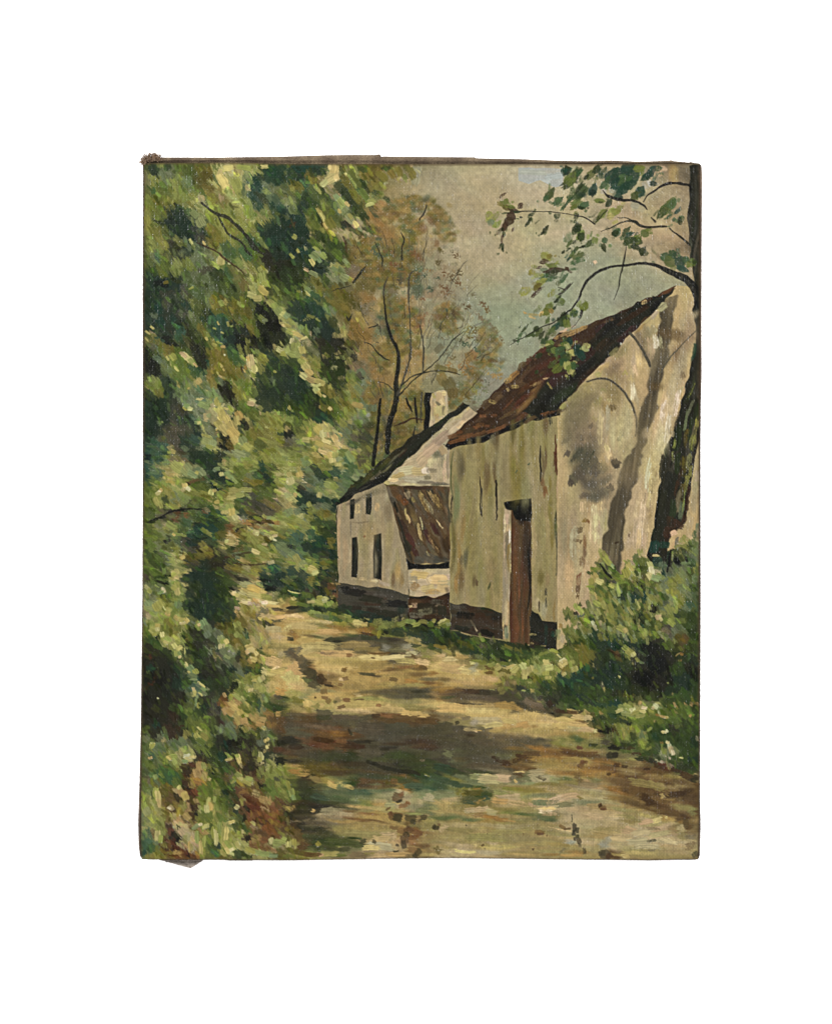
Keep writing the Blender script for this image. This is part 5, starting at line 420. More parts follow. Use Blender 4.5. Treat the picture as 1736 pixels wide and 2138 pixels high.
STROKES += [
((2240, 2900, 'path'), """
20 4 30 10 3 A s; 30 12 34 9 3 h s; 15 22 30 8 5 Y s; 40 18 20 9 10 Y s; 30 30 40 6 8 V s; 20 33 50 6 6 b; 40 37 40 6 8 b s; 10 32 24 4 5 R s; 55 42 40 6 10 H; 20 40 40 6 6 h; 20 46 30 5 5 A s; 30 50 50 8 5 H s; 55 50 40 8 8 b s; 70 40 24 6 5 Y s; 85 45 30 7 5 V s; 78 55 30 8 8 V s; 10 56 40 6 3 H s; 45 58 40 7 8 h s; 100 56 20 9 80 b s; 118 60 14 8 60 b s; 110 60 40 7 8 V s; 130 60 30 6 10 h s; 40 64 16 7 10 s s; 20 62 14 8 60 b s; 70 66 50 10 10 b s; 100 68 50 9 12 V; 140 66 30 8 10 b s; 85 74 50 9 18 b s; 65 76 30 8 20 H s; 130 72 40 6 5 V s; 145 76 24 8 0 B s; 135 80 24 6 -5 B; 150 84 20 6 5 b; 125 83 30 4 5 B s; 118 82 8 5 60 c d; 100 86 20 9 50 B; 105 90 30 8 20 B s; 120 95 24 6 15 b; 90 92 30 6 15 b s; 80 88 30 8 18 b s; 110 100 34 4 15 b s; 130 102 34 6 12 b; 143 106 12 7 30 B s; 145 114 14 6 80 b; 148 118 8 6 60 b s; 140 112 4 8 80 H s; 140 95 30 8 5 V s; 152 100 14 9 60 Y s; 20 78 40 7 3 V s; 12 82 26 6 -8 A; 22 84 6 4 60 O; 40 80 30 7 10 V s; 30 90 40 8 3 s s; 50 95 40 7 5 V; 48 95 10 6 30 r; 46 93 5 5 60 B; 50 97 8 3 0 R; 70 98 30 6 10 V s; 60 104 40 7 5 A s; 40 106 24 7 10 A; 80 106 30 6 15 v s; 100 105 24 5 10 c s; 80 112 20 6 10 v s; 100 112 20 6 -10 A t; 112 110 12 6 -20 C; 80 122 20 8 10 A t; 95 124 30 7 -5 A t; 120 118 24 8 -20 A s; 115 126 30 6 -10 A; 125 134 24 5 20 C t; 140 125 20 9 60 V; 140 120 10 9 50 A d; 70 132 30 5 3 C t; 90 135 30 6 -3 A t; 100 140 40 6 0 A; 122 107 4 3 60 C t; 106 120 4 14 90 m d; 105 134 4 10 80 n d; 105 145 3 8 90 m d; 50 138 12 14 90 U s; 55 132 8 8 90 U s; 14 136 6 10 90 U s; 52 150 14 10 20 n; 48 148 10 6 0 n d; 56 152 8 7 50 B; 74 152 6 5 0 C t; 78 152 8 4 -20 c; 90 148 40 5 3 c s; 130 146 40 6 3 V s; 150 140 12 12 80 m d; 155 130 6 20 95 m d; 20 147 30 5 3 H s; 10 151 20 4 0 h; 65 150 24 4 3 h s; 156 150 8 8 60 n d
20 15 16 8 20 f s; 22 26 9 4 15 R; 60 35 16 7 0 k; 55 36 8 6 0 q; 63 34 9 6 0 k; 65 46 9 5 10 B; 74 48 9 4 5 B; 56 57 6 3 -10 B; 62 55 8 2 -20 R; 100 51 10 3 -5 B; 26 44 3 8 60 R; 24 48 7 5 40 r; 29 43 6 3 0 r
"""),
((2240, 2900, 'grass'), """
140 12 20 14 0 E; 150 22 20 16 60 E; 145 35 18 14 40 E; 135 20 14 10 60 E; 155 40 10 14 90 D; 125 12 14 10 0 E; 132 8 8 10 60 n; 38 23 12 4 5 e; 50 6 14 6 5 k; 58 5 12 4 10 B; 40 7 6 4 -20 w; 66 24 24 6 5 n; 62 26 14 6 5 k; 80 27 14 4 5 B; 78 24 24 4 3 e; 53 20 10 7 10 q; 88 34 14 2.5 3 B; 90 40 12 3.5 5 n; 100 34 14 4 5 E; 96 27 10 5 20 G; 102 27 8 3 -30 y t; 92 23 8 4 0 y; 106 42 12 4 15 n; 115 48 18 5 5 B; 125 51 20 4 8 R; 118 46 14 3 10 R; 135 53 18 4 15 B; 148 60 24 7 25 B; 156 62 10 8 30 n; 150 54 14 4 30 E; 140 48 20 6 25 e; 128 42 14 6 20 E; 115 38 20 5 20 e; 95 38 14 4 10 e
70 10 12 4 85 y; 74 12 12 2 90 c d; 77 15 14 3 85 Y d; 65 14 14 6 85 g; 84 14 14 6 85 e; 95 12 16 9 80 s; 100 15 14 4 75 Y d; 90 8 12 5 80 y; 103 5 9 4 -40 Y t; 98 8 6 4 -40 c d; 110 12 14 12 60 T s; 95 20 14 7 20 y
122 34 6 10 70 s d; 118 36 14 6 60 l d; 120 30 10 5 70 y d; 126 24 8 6 80 w t; 128 28 10 7 75 p t; 130 32 8 5 80 w t; 124 20 6 4 0 w t; 140 38 2.5 6 100 C t; 120 8 8 3 20 w t; 118 8 4 5 -50 C t; 123 7 4 3 30 w t; 117 20 5 3 10 H
"""),
((540, 2900, 'leafy'), """
20 24 10 6 -50 Y t; 22 23 8 2 -50 c t; 26 28 16 10 40 s; 30 26 16 8 60 s; 18 38 4 6 80 c t; 20 36 12 6 60 t; 35 20 14 10 60 s; 45 24 16 10 60 s; 55 20 14 8 40 s; 44 37 14 7 -10 Y t; 46 42 12 7 60 Y t; 40 38 9 5 40 c t; 60 36 10 7 10 w t; 62 40 12 7 5 C t; 58 42 10 4 10 l t; 67 37 5 9 90 C t; 72 38 8 10 60 n; 78 40 10 6 20 B; 36 44 20 10 50 y s; 20 50 20 9 60 G; 15 45 14 6 70 G; 35 56 24 18 50 f; 44 60 20 16 60 f; 48 66 14 10 60 G; 40 50 24 3 25 O; 50 52 10 3 60 O; 22 58 9 10 80 t; 24 60 7 7 60 l t; 20 60 4 8 80 s; 29 57 3 4 80 Y; 16 64 10 6 50 m; 22 70 14 5 55 O; 30 66 24 3 55 O; 24 78 16 7 90 Y t; 27 82 16 7 85 C t; 28 90 14 5 80 C t; 24 86 12 7 90 Y; 30 94 5 2 60 C; 34 78 16 9 60 o; 42 85 14 10 50 b; 50 84 12 8 60 n; 12 72 14 8 60 G; 12 84 14 8 90 y; 10 94 12 12 80 Y t; 14 100 12 9 60 l t; 16 92 14 6 60 y; 20 108 20 10 60 Y d; 28 112 16 14 80 Y d; 12 110 10 9 80 s d; 10 122 12 10 60 C d; 14 126 14 10 60 t d; 30 120 20 10 85 Y; 26 128 16 8 90 C t; 30 132 12 6 95 Y t; 14 138 16 12 60 t; 20 142 14 9 30 f; 10 148 8 8 60 T; 28 146 14 8 40 y d; 34 138 12 8 60 y d; 25 135 10 7 60 s
58 48 10 8 60 B; 60 55 12 9 80 B; 56 60 10 8 80 R s; 58 66 10 8 90 B; 62 50 5 3 40 k; 66 46 14 7 30 R s; 75 48 14 9 80 h t; 80 47 10 7 80 Y t; 72 55 14 10 70 h t; 78 60 12 10 60 c; 68 62 14 9 40 H; 74 66 14 8 30 H; 66 70 10 6 30 h; 86 63 5 4 20 p t; 52 73 9 6 60 C t; 54 78 12 9 60 h t; 58 82 14 9 70 c t; 60 88 9 6 60 h; 48 76 8 6 40 p; 62 74 7 5 20 k; 65 80 10 8 70 R; 63 85 8 8 60 B; 70 78 10 6 60 r; 66 88 5 5 0 B; 68 92 10 7 60 B; 70 97 9 5 60 B; 72 88 9 8 80 c; 67 104 10 8 -10 B; 70 102 6 4 40 k; 60 96 12 10 80 h; 55 94 12 10 60 y; 50 100 14 9 60 O; 60 106 14 8 40 h t; 50 108 14 8 20 h; 44 106 10 7 60 c; 42 96 9 6 40 p t; 40 96 6 4 30 w t; 45 99 8 6 60 B; 46 104 7 4 40 p; 38 92 9 5 60 o; 52 105 3 3 0 w
82 75 20 16 60 G; 90 68 18 12 50 G; 80 85 18 12 80 G; 84 105 18 10 60 G; 95 78 14 10 80 y; 92 60 18 10 50 E; 90 54 12 5 50 k; 92 55 5 2 40 w; 85 90 16 6 100 C t; 83 97 12 7 85 C t; 88 94 14 5 80 c t; 92 86 9 4 100 Y t; 80 95 6 6 90 Y; 95 95 14 5 80 Y; 98 104 14 7 85 y; 103 92 20 7 80 G; 100 108 16 7 60 G; 112 112 10 4 -20 C t; 108 113 8 4 0 c d; 114 110 4 3 30 w; 95 70 14 3 60 Y; 106 62 16 9 60 b; 112 60 12 7 60 m; 114 65 9 4 -40 y t; 113 66 6 3 -30 Y t; 120 58 12 7 40 Y t; 128 65 20 7 25 Y t; 132 62 12 6 20 Y t; 136 68 9 4 30 C; 122 62 8 4 10 c t; 112 36 5 10 65 Y; 108 40 4 8 80 c t; 118 25 14 8 60 n; 125 20 14 12 80 n; 135 15 14 8 90 n; 108 25 16 9 70 n; 100 20 14 9 80 n; 130 30 20 10 80 n; 100 36 14 8 60 T; 105 18 12 3 60 T; 120 40 14 6 65 C t; 118 36 6 4 60 Y t; 122 45 14 4 60 C; 114 45 18 5 70 b; 120 55 7 6 60 r d; 128 52 14 7 80 n; 134 46 16 9 85 n; 138 55 12 7 80 B; 137 35 14 3 92 y; 140 30 12 3 92 G; 146 36 14 6 85 C t; 144 40 8 5 85 Y t; 153 26 6 4 70 C t; 150 30 6 4 60 c; 147 44 4 4 80 C; 155 35 12 12 80 D; 160 36 10 4 0 p d; 165 28 20 8 5 R s; 168 42 14 8 0 k; 145 55 14 9 60 y; 155 60 16 12 60 y; 160 55 16 10 40 Y s; 155 70 16 12 80 G; 160 78 14 8 60 G; 150 70 6 4 60 n; 148 60 6 3 30 n; 140 62 14 6 40 b; 140 70 16 5 -20 b; 146 71 6 4 -30 k; 125 72 18 8 60 b; 130 78 14 8 40 r; 122 80 14 7 60 b; 110 72 14 8 60 E; 105 78 8 7 60 D; 115 82 14 6 60 E; 166 62 5 10 80 q; 172 76 6 8 90 Y d
133 88 14 9 40 R; 140 86 14 8 30 r; 138 94 16 10 20 R; 146 94 14 8 20 R s; 148 86 12 8 20 h; 155 90 14 9 60 h; 150 98 12 7 10 p; 160 94 12 8 30 r; 145 102 20 7 10 r; 140 80 12 8 20 p d; 128 76 9 4 20 H; 125 88 9 7 60 c d; 118 95 7 7 40 C t; 126 95 12 8 60 b; 130 98 14 4 40 k; 113 93 6 8 80 D; 117 101 8 5 60 D; 125 102 16 9 60 b; 122 108 14 8 40 E; 127 110 7 4 0 k; 150 108 26 9 25 r; 155 114 26 8 30 r; 150 118 26 9 25 r; 160 104 20 6 20 H s; 145 114 20 3 25 B; 150 110 22 2 25 B; 155 122 24 9 30 r; 145 125 16 9 30 b; 140 118 14 8 30 p d; 160 130 20 9 20 r s; 138 128 10 6 30 b; 144 130 9 6 60 h; 150 134 12 6 20 r; 128 130 12 7 10 B; 131 131 9 6 -30 k; 140 140 20 6 10 r; 155 143 24 5 15 r s; 166 120 14 9 60 b s; 170 125 12 10 60 b s; 172 108 8 14 90 o
60 122 12 7 30 p; 66 126 10 9 60 p d; 55 115 14 4 10 C d; 50 118 9 5 20 p d; 46 118 5 5 60 w d; 76 115 5 6 80 w t; 82 117 7 10 70 C t; 70 118 12 6 -30 l t; 62 116 12 5 -10 C d; 50 118 4 5 60 e; 40 118 9 6 70 B; 42 124 10 8 60 R; 46 130 14 12 40 k; 50 134 10 8 30 k; 44 134 6 8 60 R; 55 130 5 4 30 w d; 60 130 12 8 40 p; 45 140 14 6 40 R; 54 138 12 7 30 p d; 62 140 12 9 50 h d; 70 135 10 10 60 p d; 66 145 12 9 60 p d; 60 148 5 6 60 R; 62 150 4 4 40 k; 50 148 14 7 20 h d; 40 150 12 6 10 O d; 70 152 14 5 5 r d; 72 130 20 6 88 Y t; 76 142 20 5 85 c t; 80 135 18 4 90 Y t; 78 146 16 5 88 y; 86 130 10 9 80 g; 84 140 16 6 90 G; 92 125 18 8 85 Y t; 94 130 24 5 88 C t; 98 120 20 5 80 Y t; 102 128 22 5 95 Y t; 106 126 22 6 95 C t; 110 130 20 6 90 y; 88 118 10 7 60 E; 90 142 12 10 60 E; 96 140 8 6 40 D; 92 148 12 7 20 t; 93 150 8 4 0 t; 104 140 12 5 60 c t; 108 145 10 7 60 C t; 112 144 6 6 60 w t; 112 149 9 4 20 C t; 102 148 12 5 50 c t; 108 138 14 6 50 Y t; 118 138 14 7 60 Y t; 120 128 14 4 5 Y t; 116 126 10 5 60 y; 124 122 10 4 60 C d; 120 140 16 6 50 c t; 128 144 18 6 40 Y t; 136 146 22 7 20 Y t; 148 149 26 7 8 l t; 160 151 14 6 0 l t; 124 148 16 5 40 E; 118 150 14 8 40 e; 130 152 16 4 15 e; 112 152 12 4 10 b d; 100 153 14 4 0 o; 86 152 14 6 0 G; 168 148 10 9 0 o; 158 134 9 8 60 C t; 165 136 14 9 10 Y t; 172 134 8 9 20 Y t; 163 140 12 5 20 Y; 115 112 10 9 80 G; 118 118 12 9 60 E; 128 120 14 5 50 E
"""),
((540, 2400, 'leafy'), """
20 60 24 14 60 n; 16 75 22 14 70 n; 30 75 24 16 60 n; 25 90 26 16 60 k; 40 85 26 14 65 n; 20 105 26 16 60 n; 40 105 26 16 60 n; 30 120 26 14 60 n; 50 115 20 14 60 n; 25 135 24 14 60 n; 45 135 20 12 60 B s; 40 150 20 14 60 B s; 18 80 10 9 60 T; 16 84 5 3 -40 G; 16 65 9 4 0 R d; 20 95 26 2 -55 B; 15 100 14 2 -55 R; 27 114 3 2 0 w t; 50 95 16 14 90 D; 60 95 14 10 60 E; 62 80 10 14 90 D; 75 75 20 14 90 e; 85 85 22 16 60 n; 85 100 22 14 60 e; 95 100 16 10 60 e; 90 70 16 10 60 n; 70 60 14 10 40 e; 80 60 16 9 60 E; 95 60 14 10 60 D; 85 50 14 10 40 n; 72 52 14 9 40 n; 75 40 16 10 60 n; 68 38 14 9 60 n; 70 30 14 8 30 e; 60 6 14 12 60 D; 70 10 20 14 60 D; 85 12 22 16 60 D; 100 8 20 14 60 D; 78 20 18 10 40 D; 95 22 18 10 40 e; 110 18 16 10 30 D; 88 28 14 8 40 n; 62 14 8 4 80 s d; 115 5 12 10 80 E; 92 110 12 9 60 n; 82 115 14 12 60 n; 80 125 16 12 60 D; 72 130 14 10 60 E; 95 125 12 12 80 q; 95 140 14 10 60 n; 100 142 10 6 50 x s
16 5 14 10 60 l t; 18 10 12 6 20 l t; 25 8 14 10 60 Y t; 22 14 12 5 20 l; 30 4 12 8 60 Y t; 36 6 10 10 60 y; 14 15 10 10 90 m; 16 18 9 7 20 A d; 38 16 9 6 20 c t; 40 12 8 6 -60 Y t; 38 12 10 6 70 Y t; 34 10 8 2 50 C t; 32 22 14 6 10 Y; 30 26 14 4 -20 Y; 48 21 8 6 40 c t; 54 22 12 6 10 c t; 60 24 8 6 60 c t; 55 27 10 4 -10 C t; 48 10 12 12 80 G s; 50 5 10 8 60 s; 40 28 18 10 60 O; 44 36 16 14 60 O; 36 34 14 8 60 G; 50 32 9 9 60 G; 20 31 9 6 80 Y t; 26 30 9 6 10 c t; 22 36 14 9 40 Y t; 26 34 6 6 80 C t; 23 40 7 4 0 y t; 25 31 4 4 60 o; 34 43 14 9 60 Y t; 38 46 10 9 60 Y t; 32 40 8 6 80 C t; 36 49 9 4 30 c t; 41 47 4 4 60 c; 28 42 8 3 60 E; 46 53 9 6 60 C t; 50 48 8 6 40 Y t; 52 55 9 6 -30 C t; 48 62 9 6 80 Y t; 52 62 8 5 60 l t; 52 66 5 4 80 C t; 57 48 12 2.5 50 Y; 60 46 9 4 60 O; 58 58 12 1.5 95 C t; 60 52 6 4 60 k; 62 60 8 4 80 D; 20 48 22 8 30 E; 30 55 22 6 35 g; 38 60 20 8 30 e; 40 65 16 3 40 E
60 76 8 5 60 C t; 65 80 14 9 50 l t; 70 83 9 8 60 Y t; 60 74 9 2 65 C t; 63 84 7 3 50 c t; 67 88 14 7 20 s t; 68 92 12 3 5 l t; 71 95 8 4 20 l; 74 96 6 3 40 C t; 76 100 14 6 35 s t; 80 103 9 6 40 l t; 78 99 12 2.5 35 C t; 84 104 4 5 60 C; 80 108 9 5 20 s t; 76 109 8 2 40 C t; 68 104 8 4 80 C t; 69 108 9 5 80 c t; 66 110 8 2 70 C; 72 112 6 3 60 l t; 71 118 12 4 85 l t; 73 122 9 3 90 Y t; 66 122 14 10 -40 s d; 62 127 12 4 -30 Y; 75 120 4 2 60 Y; 60 122 14 8 20 g; 45 126 14 7 20 E; 55 132 14 8 60 E
80 28 16 12 60 l t; 84 34 14 12 70 s t; 84 40 10 9 60 s t; 74 30 12 7 30 Y d; 74 29 5 4 60 p t; 62 26 14 6 10 s; 66 27 10 5 20 s; 96 40 14 10 50 s t; 92 36 8 6 60 s; 100 46 14 9 70 l t; 103 50 14 9 80 Y t; 100 54 9 8 80 p t; 106 48 8 6 60 C t; 102 60 12 8 50 s t; 107 66 10 4 30 l t; 104 64 9 4 50 l; 96 62 9 9 60 m d; 95 67 9 6 60 p d; 112 60 9 8 60 U d; 110 64 9 6 60 s; 98 30 14 7 20 o; 108 32 14 12 80 o; 106 38 12 8 60 O; 112 36 9 8 60 G; 118 28 9 9 60 Y t; 120 34 10 8 60 y; 118 40 9 8 50 Y t; 122 42 6 5 40 y t; 128 38 9 7 60 s; 130 42 7 4 10 T; 128 36 6 4 20 e; 112 46 14 9 60 o; 118 50 14 9 50 O; 108 44 5 3 60 l; 120 54 8 6 60 p d; 122 62 9 7 60 e; 125 58 12 6 60 O; 132 54 12 6 -20 C t; 134 58 14 6 -10 C t; 130 60 7 5 60 p t; 140 53 6 5 60 p; 146 56 5 3 -50 D; 145 60 9 3 20 E; 150 62 12 3.5 -10 E; 140 62 8 5 60 C t; 128 64 12 8 40 O; 134 70 10 8 40 h t; 138 69 9 7 20 c t; 134 66 4 3 50 C t; 125 72 14 8 40 O; 138 76 16 8 20 O; 130 80 14 6 20 e; 132 84 12 7 20 D; 142 83 12 5 20 E; 146 82 8 4 10 f; 118 75 10 9 80 m s; 120 68 9 7 60 n; 115 90 14 10 40 g; 120 86 10 9 60 s; 118 94 14 6 -40 y; 130 92 16 9 -50 y; 140 90 14 7 -20 Y t; 145 92 9 6 60 C t; 148 90 8 6 60 p t; 138 93 8 4 10 c t; 132 88 14 6 -30 y; 142 100 10 10 80 Y t; 147 104 8 9 80 Y t; 150 98 7 8 70 c; 148 112 8 6 60 s; 144 112 9 4 40 c d; 122 100 14 9 20 y; 124 103 8 4 10 C d; 130 103 8 6 60 c t; 134 104 5 7 80 p t; 122 96 8 4 20 C d; 115 98 8 9 80 k; 114 104 6 9 80 k; 125 108 18 9 40 G; 118 112 16 6 40 Y t; 126 116 14 6 40 C d; 130 120 9 4 60 c; 132 112 8 4 -10 C d; 120 106 12 6 40 y; 138 112 9 9 90 E; 140 120 16 5 92 e; 144 122 18 4 92 T; 133 118 14 4 40 e; 128 126 16 6 40 G; 136 128 12 7 30 y; 150 118 9 6 40 Y; 155 122 14 8 20 E; 165 124 14 5 30 E; 160 115 10 9 60 M s; 165 112 9 6 20 M
102 115 9 9 40 r; 104 110 8 5 60 h t; 100 120 9 9 70 r; 106 122 10 9 60 H; 105 128 12 9 60 h t; 112 120 10 8 50 c t; 116 126 14 9 40 c t; 110 130 14 8 40 h t; 118 134 14 9 40 h t; 122 130 8 8 60 c t; 120 140 12 9 60 h t; 126 140 10 10 80 h t; 116 144 10 7 40 H; 130 146 12 6 50 h; 104 134 10 9 60 g; 110 136 9 6 60 g; 130 134 4 6 90 c t; 125 135 6 8 60 O; 140 138 12 9 60 h s; 148 138 10 7 20 h t; 145 144 14 7 10 h t; 149 148 9 5 40 c t; 135 150 9 4 20 p d; 138 146 12 6 30 H; 155 132 14 9 20 H; 160 138 20 8 10 b s; 158 145 18 8 10 H s; 166 132 9 5 0 h d; 128 150 9 7 60 y t; 124 148 6 4 60 c d
66 140 14 10 50 G; 75 144 16 9 40 G; 70 135 10 8 60 g; 78 152 14 4 40 Y; 75 149 9 2 40 C t; 80 158 14 7 40 y t; 72 158 12 7 60 Y t; 72 154 5 5 60 c d; 76 164 16 7 35 G t; 85 166 12 6 30 G; 78 160 12 2 25 Y; 68 162 14 6 60 E; 72 170 12 6 30 G; 90 150 14 9 60 e; 88 140 14 9 60 g; 100 150 14 9 60 s; 110 146 12 9 60 s; 112 155 14 9 60 s; 126 156 6 6 60 E; 140 154 14 10 60 g s; 140 155 3 3 0 y; 128 158 14 5 20 g; 150 155 14 10 80 s; 118 165 14 10 80 n; 110 165 9 10 80 k; 132 165 12 10 85 n; 100 160 12 12 80 n; 105 168 12 3 70 T; 125 168 9 4 90 G; 145 165 9 9 60 s; 152 162 6 8 60 C t; 153 168 4 6 90 C; 160 155 10 14 90 g s; 168 165 12 9 0 k s; 165 150 14 12 0 b s; 20 155 14 9 60 n; 14 160 9 9 60 s; 30 160 14 9 40 s; 12 150 9 9 60 G d; 25 145 8 8 60 T; 35 155 12 8 60 s d; 33 163 6 8 60 c d; 45 160 12 9 60 B; 52 148 14 2 -20 B; 20 168 8 6 -60 Y t; 28 170 14 8 60 s; 45 168 14 8 60 s; 55 165 14 8 60 s; 60 155 10 9 60 y
"""),
((540, 2400, 'path'), """
128 2 14 6 10 C t; 134 4 12 4 5 p t; 155 4 24 6 5 C t; 160 8 20 5 5 c t; 150 3 9 4 5 w t; 140 7 12 5 0 a d; 168 2 10 6 60 c; 132 12 20 9 40 O; 125 10 14 7 50 y; 135 17 14 8 40 O; 118 9 8 3 20 p; 140 10 14 5 10 c; 165 11 18 4 5 k d; 160 12 20 5 5 m s; 165 16 20 5 3 h; 155 19 24 6 5 c t; 168 20 14 5 0 C t; 155 24 24 4 3 h; 145 24 10 3 0 M; 155 28 20 4.5 3 n; 150 27 10 3 0 k s; 165 24 16 3 -5 q d; 160 34 24 8 0 A; 150 38 20 9 20 h s; 165 42 20 10 0 A s; 145 46 20 9 30 Y s; 160 52 20 9 10 h s; 150 70 14 9 20 c; 160 72 20 12 20 c; 155 84 20 9 10 C; 165 82 20 8 10 c t; 162 78 4 6 60 C t; 165 95 20 14 20 c s; 158 100 14 14 60 c; 168 106 14 8 10 h; 155 60 20 7 10 c s; 170 63 8 10 60 A s
"""),
((2240, 2400, 'shrub'), """
45 46 20 10 50 D; 60 50 18 10 60 T; 75 44 14 12 70 T; 80 50 12 12 60 D; 95 48 12 14 80 E; 108 45 14 16 80 n; 105 60 24 18 80 k; 115 75 24 20 60 k; 90 70 24 14 60 n; 75 75 24 14 50 e; 55 65 20 12 50 e; 60 80 24 14 40 D; 40 70 20 14 50 D; 45 90 24 14 30 D; 70 95 24 16 40 e; 95 90 24 16 40 k; 115 95 24 14 30 n; 90 105 24 10 10 e; 135 80 18 16 60 E; 145 95 20 14 40 D; 128 105 20 10 10 D; 150 78 14 12 80 n; 155 85 16 9 90 k; 30 105 24 10 10 E; 20 90 16 10 30 T; 50 105 20 10 10 E; 65 62 10 5 45 b; 66 66 12 6 30 B; 60 60 8 3 40 R s; 58 95 18 5 30 D; 48 98 8 4 60 m; 50 102 5 3 60 c d; 68 108 24 6 0 n; 80 112 16 4 -10 o; 75 116 20 6 -5 E; 55 115 24 8 0 E; 105 112 24 10 0 e; 125 115 18 8 0 E; 45 122 24 8 3 T; 62 120 18 9 10 T; 35 118 18 8 0 D
24 58 20 12 60 O; 35 65 14 10 60 O; 28 70 14 9 60 O; 15 62 14 6 20 G; 8 58 14 8 20 G; 10 76 10 10 80 O
8 14 14 9 60 G; 14 18 16 9 60 G; 17 24 12 9 50 G; 8 20 8 6 60 E; 18 8 10 6 60 Y t; 23 12 14 7 50 Y t; 30 14 12 5 60 Y; 22 6 8 4 50 E; 18 15 8 4 30 k; 24 20 12 8 50 t; 28 24 10 9 60 s; 30 32 14 8 60 G; 26 38 16 8 60 E; 22 30 12 6 90 p; 12 38 20 12 55 G; 6 36 12 6 60 G; 16 48 14 8 55 e; 10 45 14 7 60 g; 22 46 12 8 60 E; 20 57 8 2 0 c d; 34 22 10 8 60 D; 38 28 12 4 60 w t; 40 32 9 4 60 A t; 36 38 14 10 80 T; 48 28 14 8 70 A; 50 34 12 8 60 m; 52 30 12 8 60 l d; 44 18 12 6 60 q; 38 14 10 4 60 q; 46 8 16 9 50 G; 42 4 14 6 40 Y t; 50 6 14 7 60 Y t; 58 10 16 9 70 y t; 60 18 14 8 60 Y; 54 16 12 6 60 c d; 62 6 10 12 80 g; 66 14 10 8 60 Y d; 72 14 9 14 90 T; 70 4 8 10 90 M d; 78 6 10 7 30 s; 78 14 14 9 60 y; 84 18 14 8 60 G; 80 24 14 8 60 Y d; 70 24 14 10 60 s; 64 30 14 8 50 y; 70 33 14 8 30 Y t; 75 35 8 6 60 c t; 68 38 14 6 60 l; 60 36 12 8 60 Y; 58 42 14 5 40 T; 82 34 10 8 70 D; 85 8 9 9 60 e; 92 25 16 14 60 k; 98 20 14 10 60 D; 95 32 12 7 60 D; 104 28 18 12 20 G; 112 30 14 9 0 G; 95 38 18 9 20 G; 100 44 14 7 0 g; 90 36 9 5 30 T; 96 30 3 3 0 t; 100 8 14 12 80 B; 108 12 12 8 90 k; 104 20 14 3 40 l d; 113 20 8 8 90 p t; 116 22 6 5 60 C t; 115 17 6 4 -30 C d; 125 10 14 8 60 Y; 128 20 14 10 60 y; 128 26 14 8 40 Y t; 122 24 9 6 60 G; 135 18 9 6 60 D; 138 6 12 6 80 y d; 145 10 12 8 40 s; 150 5 10 8 60 t d; 140 15 14 8 30 E; 152 20 14 10 60 E; 148 30 14 10 60 E; 122 36 12 9 95 m; 118 40 9 5 90 p; 122 44 9 6 80 l; 125 32 10 6 60 q; 132 36 12 8 60 s; 138 44 14 8 40 o; 145 45 12 8 60 b; 130 48 8 8 60 y d; 142 52 12 8 20 b s; 135 63 8 2 -40 h t; 140 62 6 4 20 H; 138 70 8 2 0 H d; 150 55 14 10 60 E; 125 52 14 10 60 g
75 56 10 7 40 Y t; 80 60 12 9 40 Y t; 84 63 7 6 60 C t; 78 65 9 4 0 y; 70 49 6 5 60 Y d; 89 69 7 5 60 Y t; 93 72 6 3 30 l; 5 72 8 8 -20 C t; 10 66 6 3 0 Y; 12 76 10 5 80 Y t; 16 80 8 8 70 Y t; 4 86 5 6 60 c t; 38 76 3 3 0 C; 68 89 5 2 50 c t; 48 97 3 2 0 w; 37 90 4 2 90 O; 124 96 3 2 0 Y
"""),
((2240, 2400, 'grass'), """
30 125 24 8 10 G; 45 128 24 8 5 G; 60 127 18 8 5 g; 35 132 14 6 10 o; 105 129 24 8 0 G; 118 130 20 9 0 G; 75 122 8 6 70 Y t; 72 125 14 8 20 Y t; 80 126 14 7 30 Y t; 68 128 12 5 -20 C t; 78 132 20 6 10 l t; 86 130 14 6 -20 Y t; 92 134 14 5 -10 Y t; 82 127 6 5 60 w t; 85 126 5 4 -40 w t; 92 119 7 4 105 h t; 97 125 9 4 10 w t; 95 129 10 4 10 C t; 105 129 8 4 20 Y t; 110 123 9 7 30 w t; 107 125 5 5 40 p t; 115 126 8 6 80 l d; 114 131 6 3 90 w d; 112 133 6 3 30 H t; 118 135 10 3 12 h t; 123 136 6 3 -20 c t; 132 121 8 3 75 h t; 134 124 6 4 60 h; 134 131 7 5 80 h d; 129 108 3 2 60 h; 145 121 6 3 60 h; 151 120 7 3 90 h; 150 134 5 4 120 h t; 149 138 3 3 60 h; 47 131 6 4 60 h; 50 137 8 4 20 e; 54 134 4 3 80 Y; 36 138 12 4 20 e; 74 140 14 5 5 D; 80 143 10 3 0 k; 60 140 18 6 5 E; 90 140 24 6 5 G; 110 140 24 6 5 G; 130 138 20 9 0 G; 145 130 18 14 60 G; 150 145 18 10 60 E; 105 148 24 8 5 E; 120 155 20 14 40 E; 140 160 20 16 60 E; 155 165 16 10 90 D; 130 150 14 6 60 n d; 56 148 8 4 0 e; 50 150 12 6 5 k; 54 151 6 5 0 k; 62 150 8 2 10 B; 40 152 5 3 0 w; 110 141 4 3 90 h; 158 120 5 4 90 h; 158 160 8 4 80 A d
"""),
((2240, 2400, 'path'), """
20 130 30 6 5 c; 25 136 30 6 8 C; 20 144 30 6 5 c; 25 141 12 3 10 x s; 30 150 20 6 10 A; 30 156 24 7 0 Y s
"""),
]
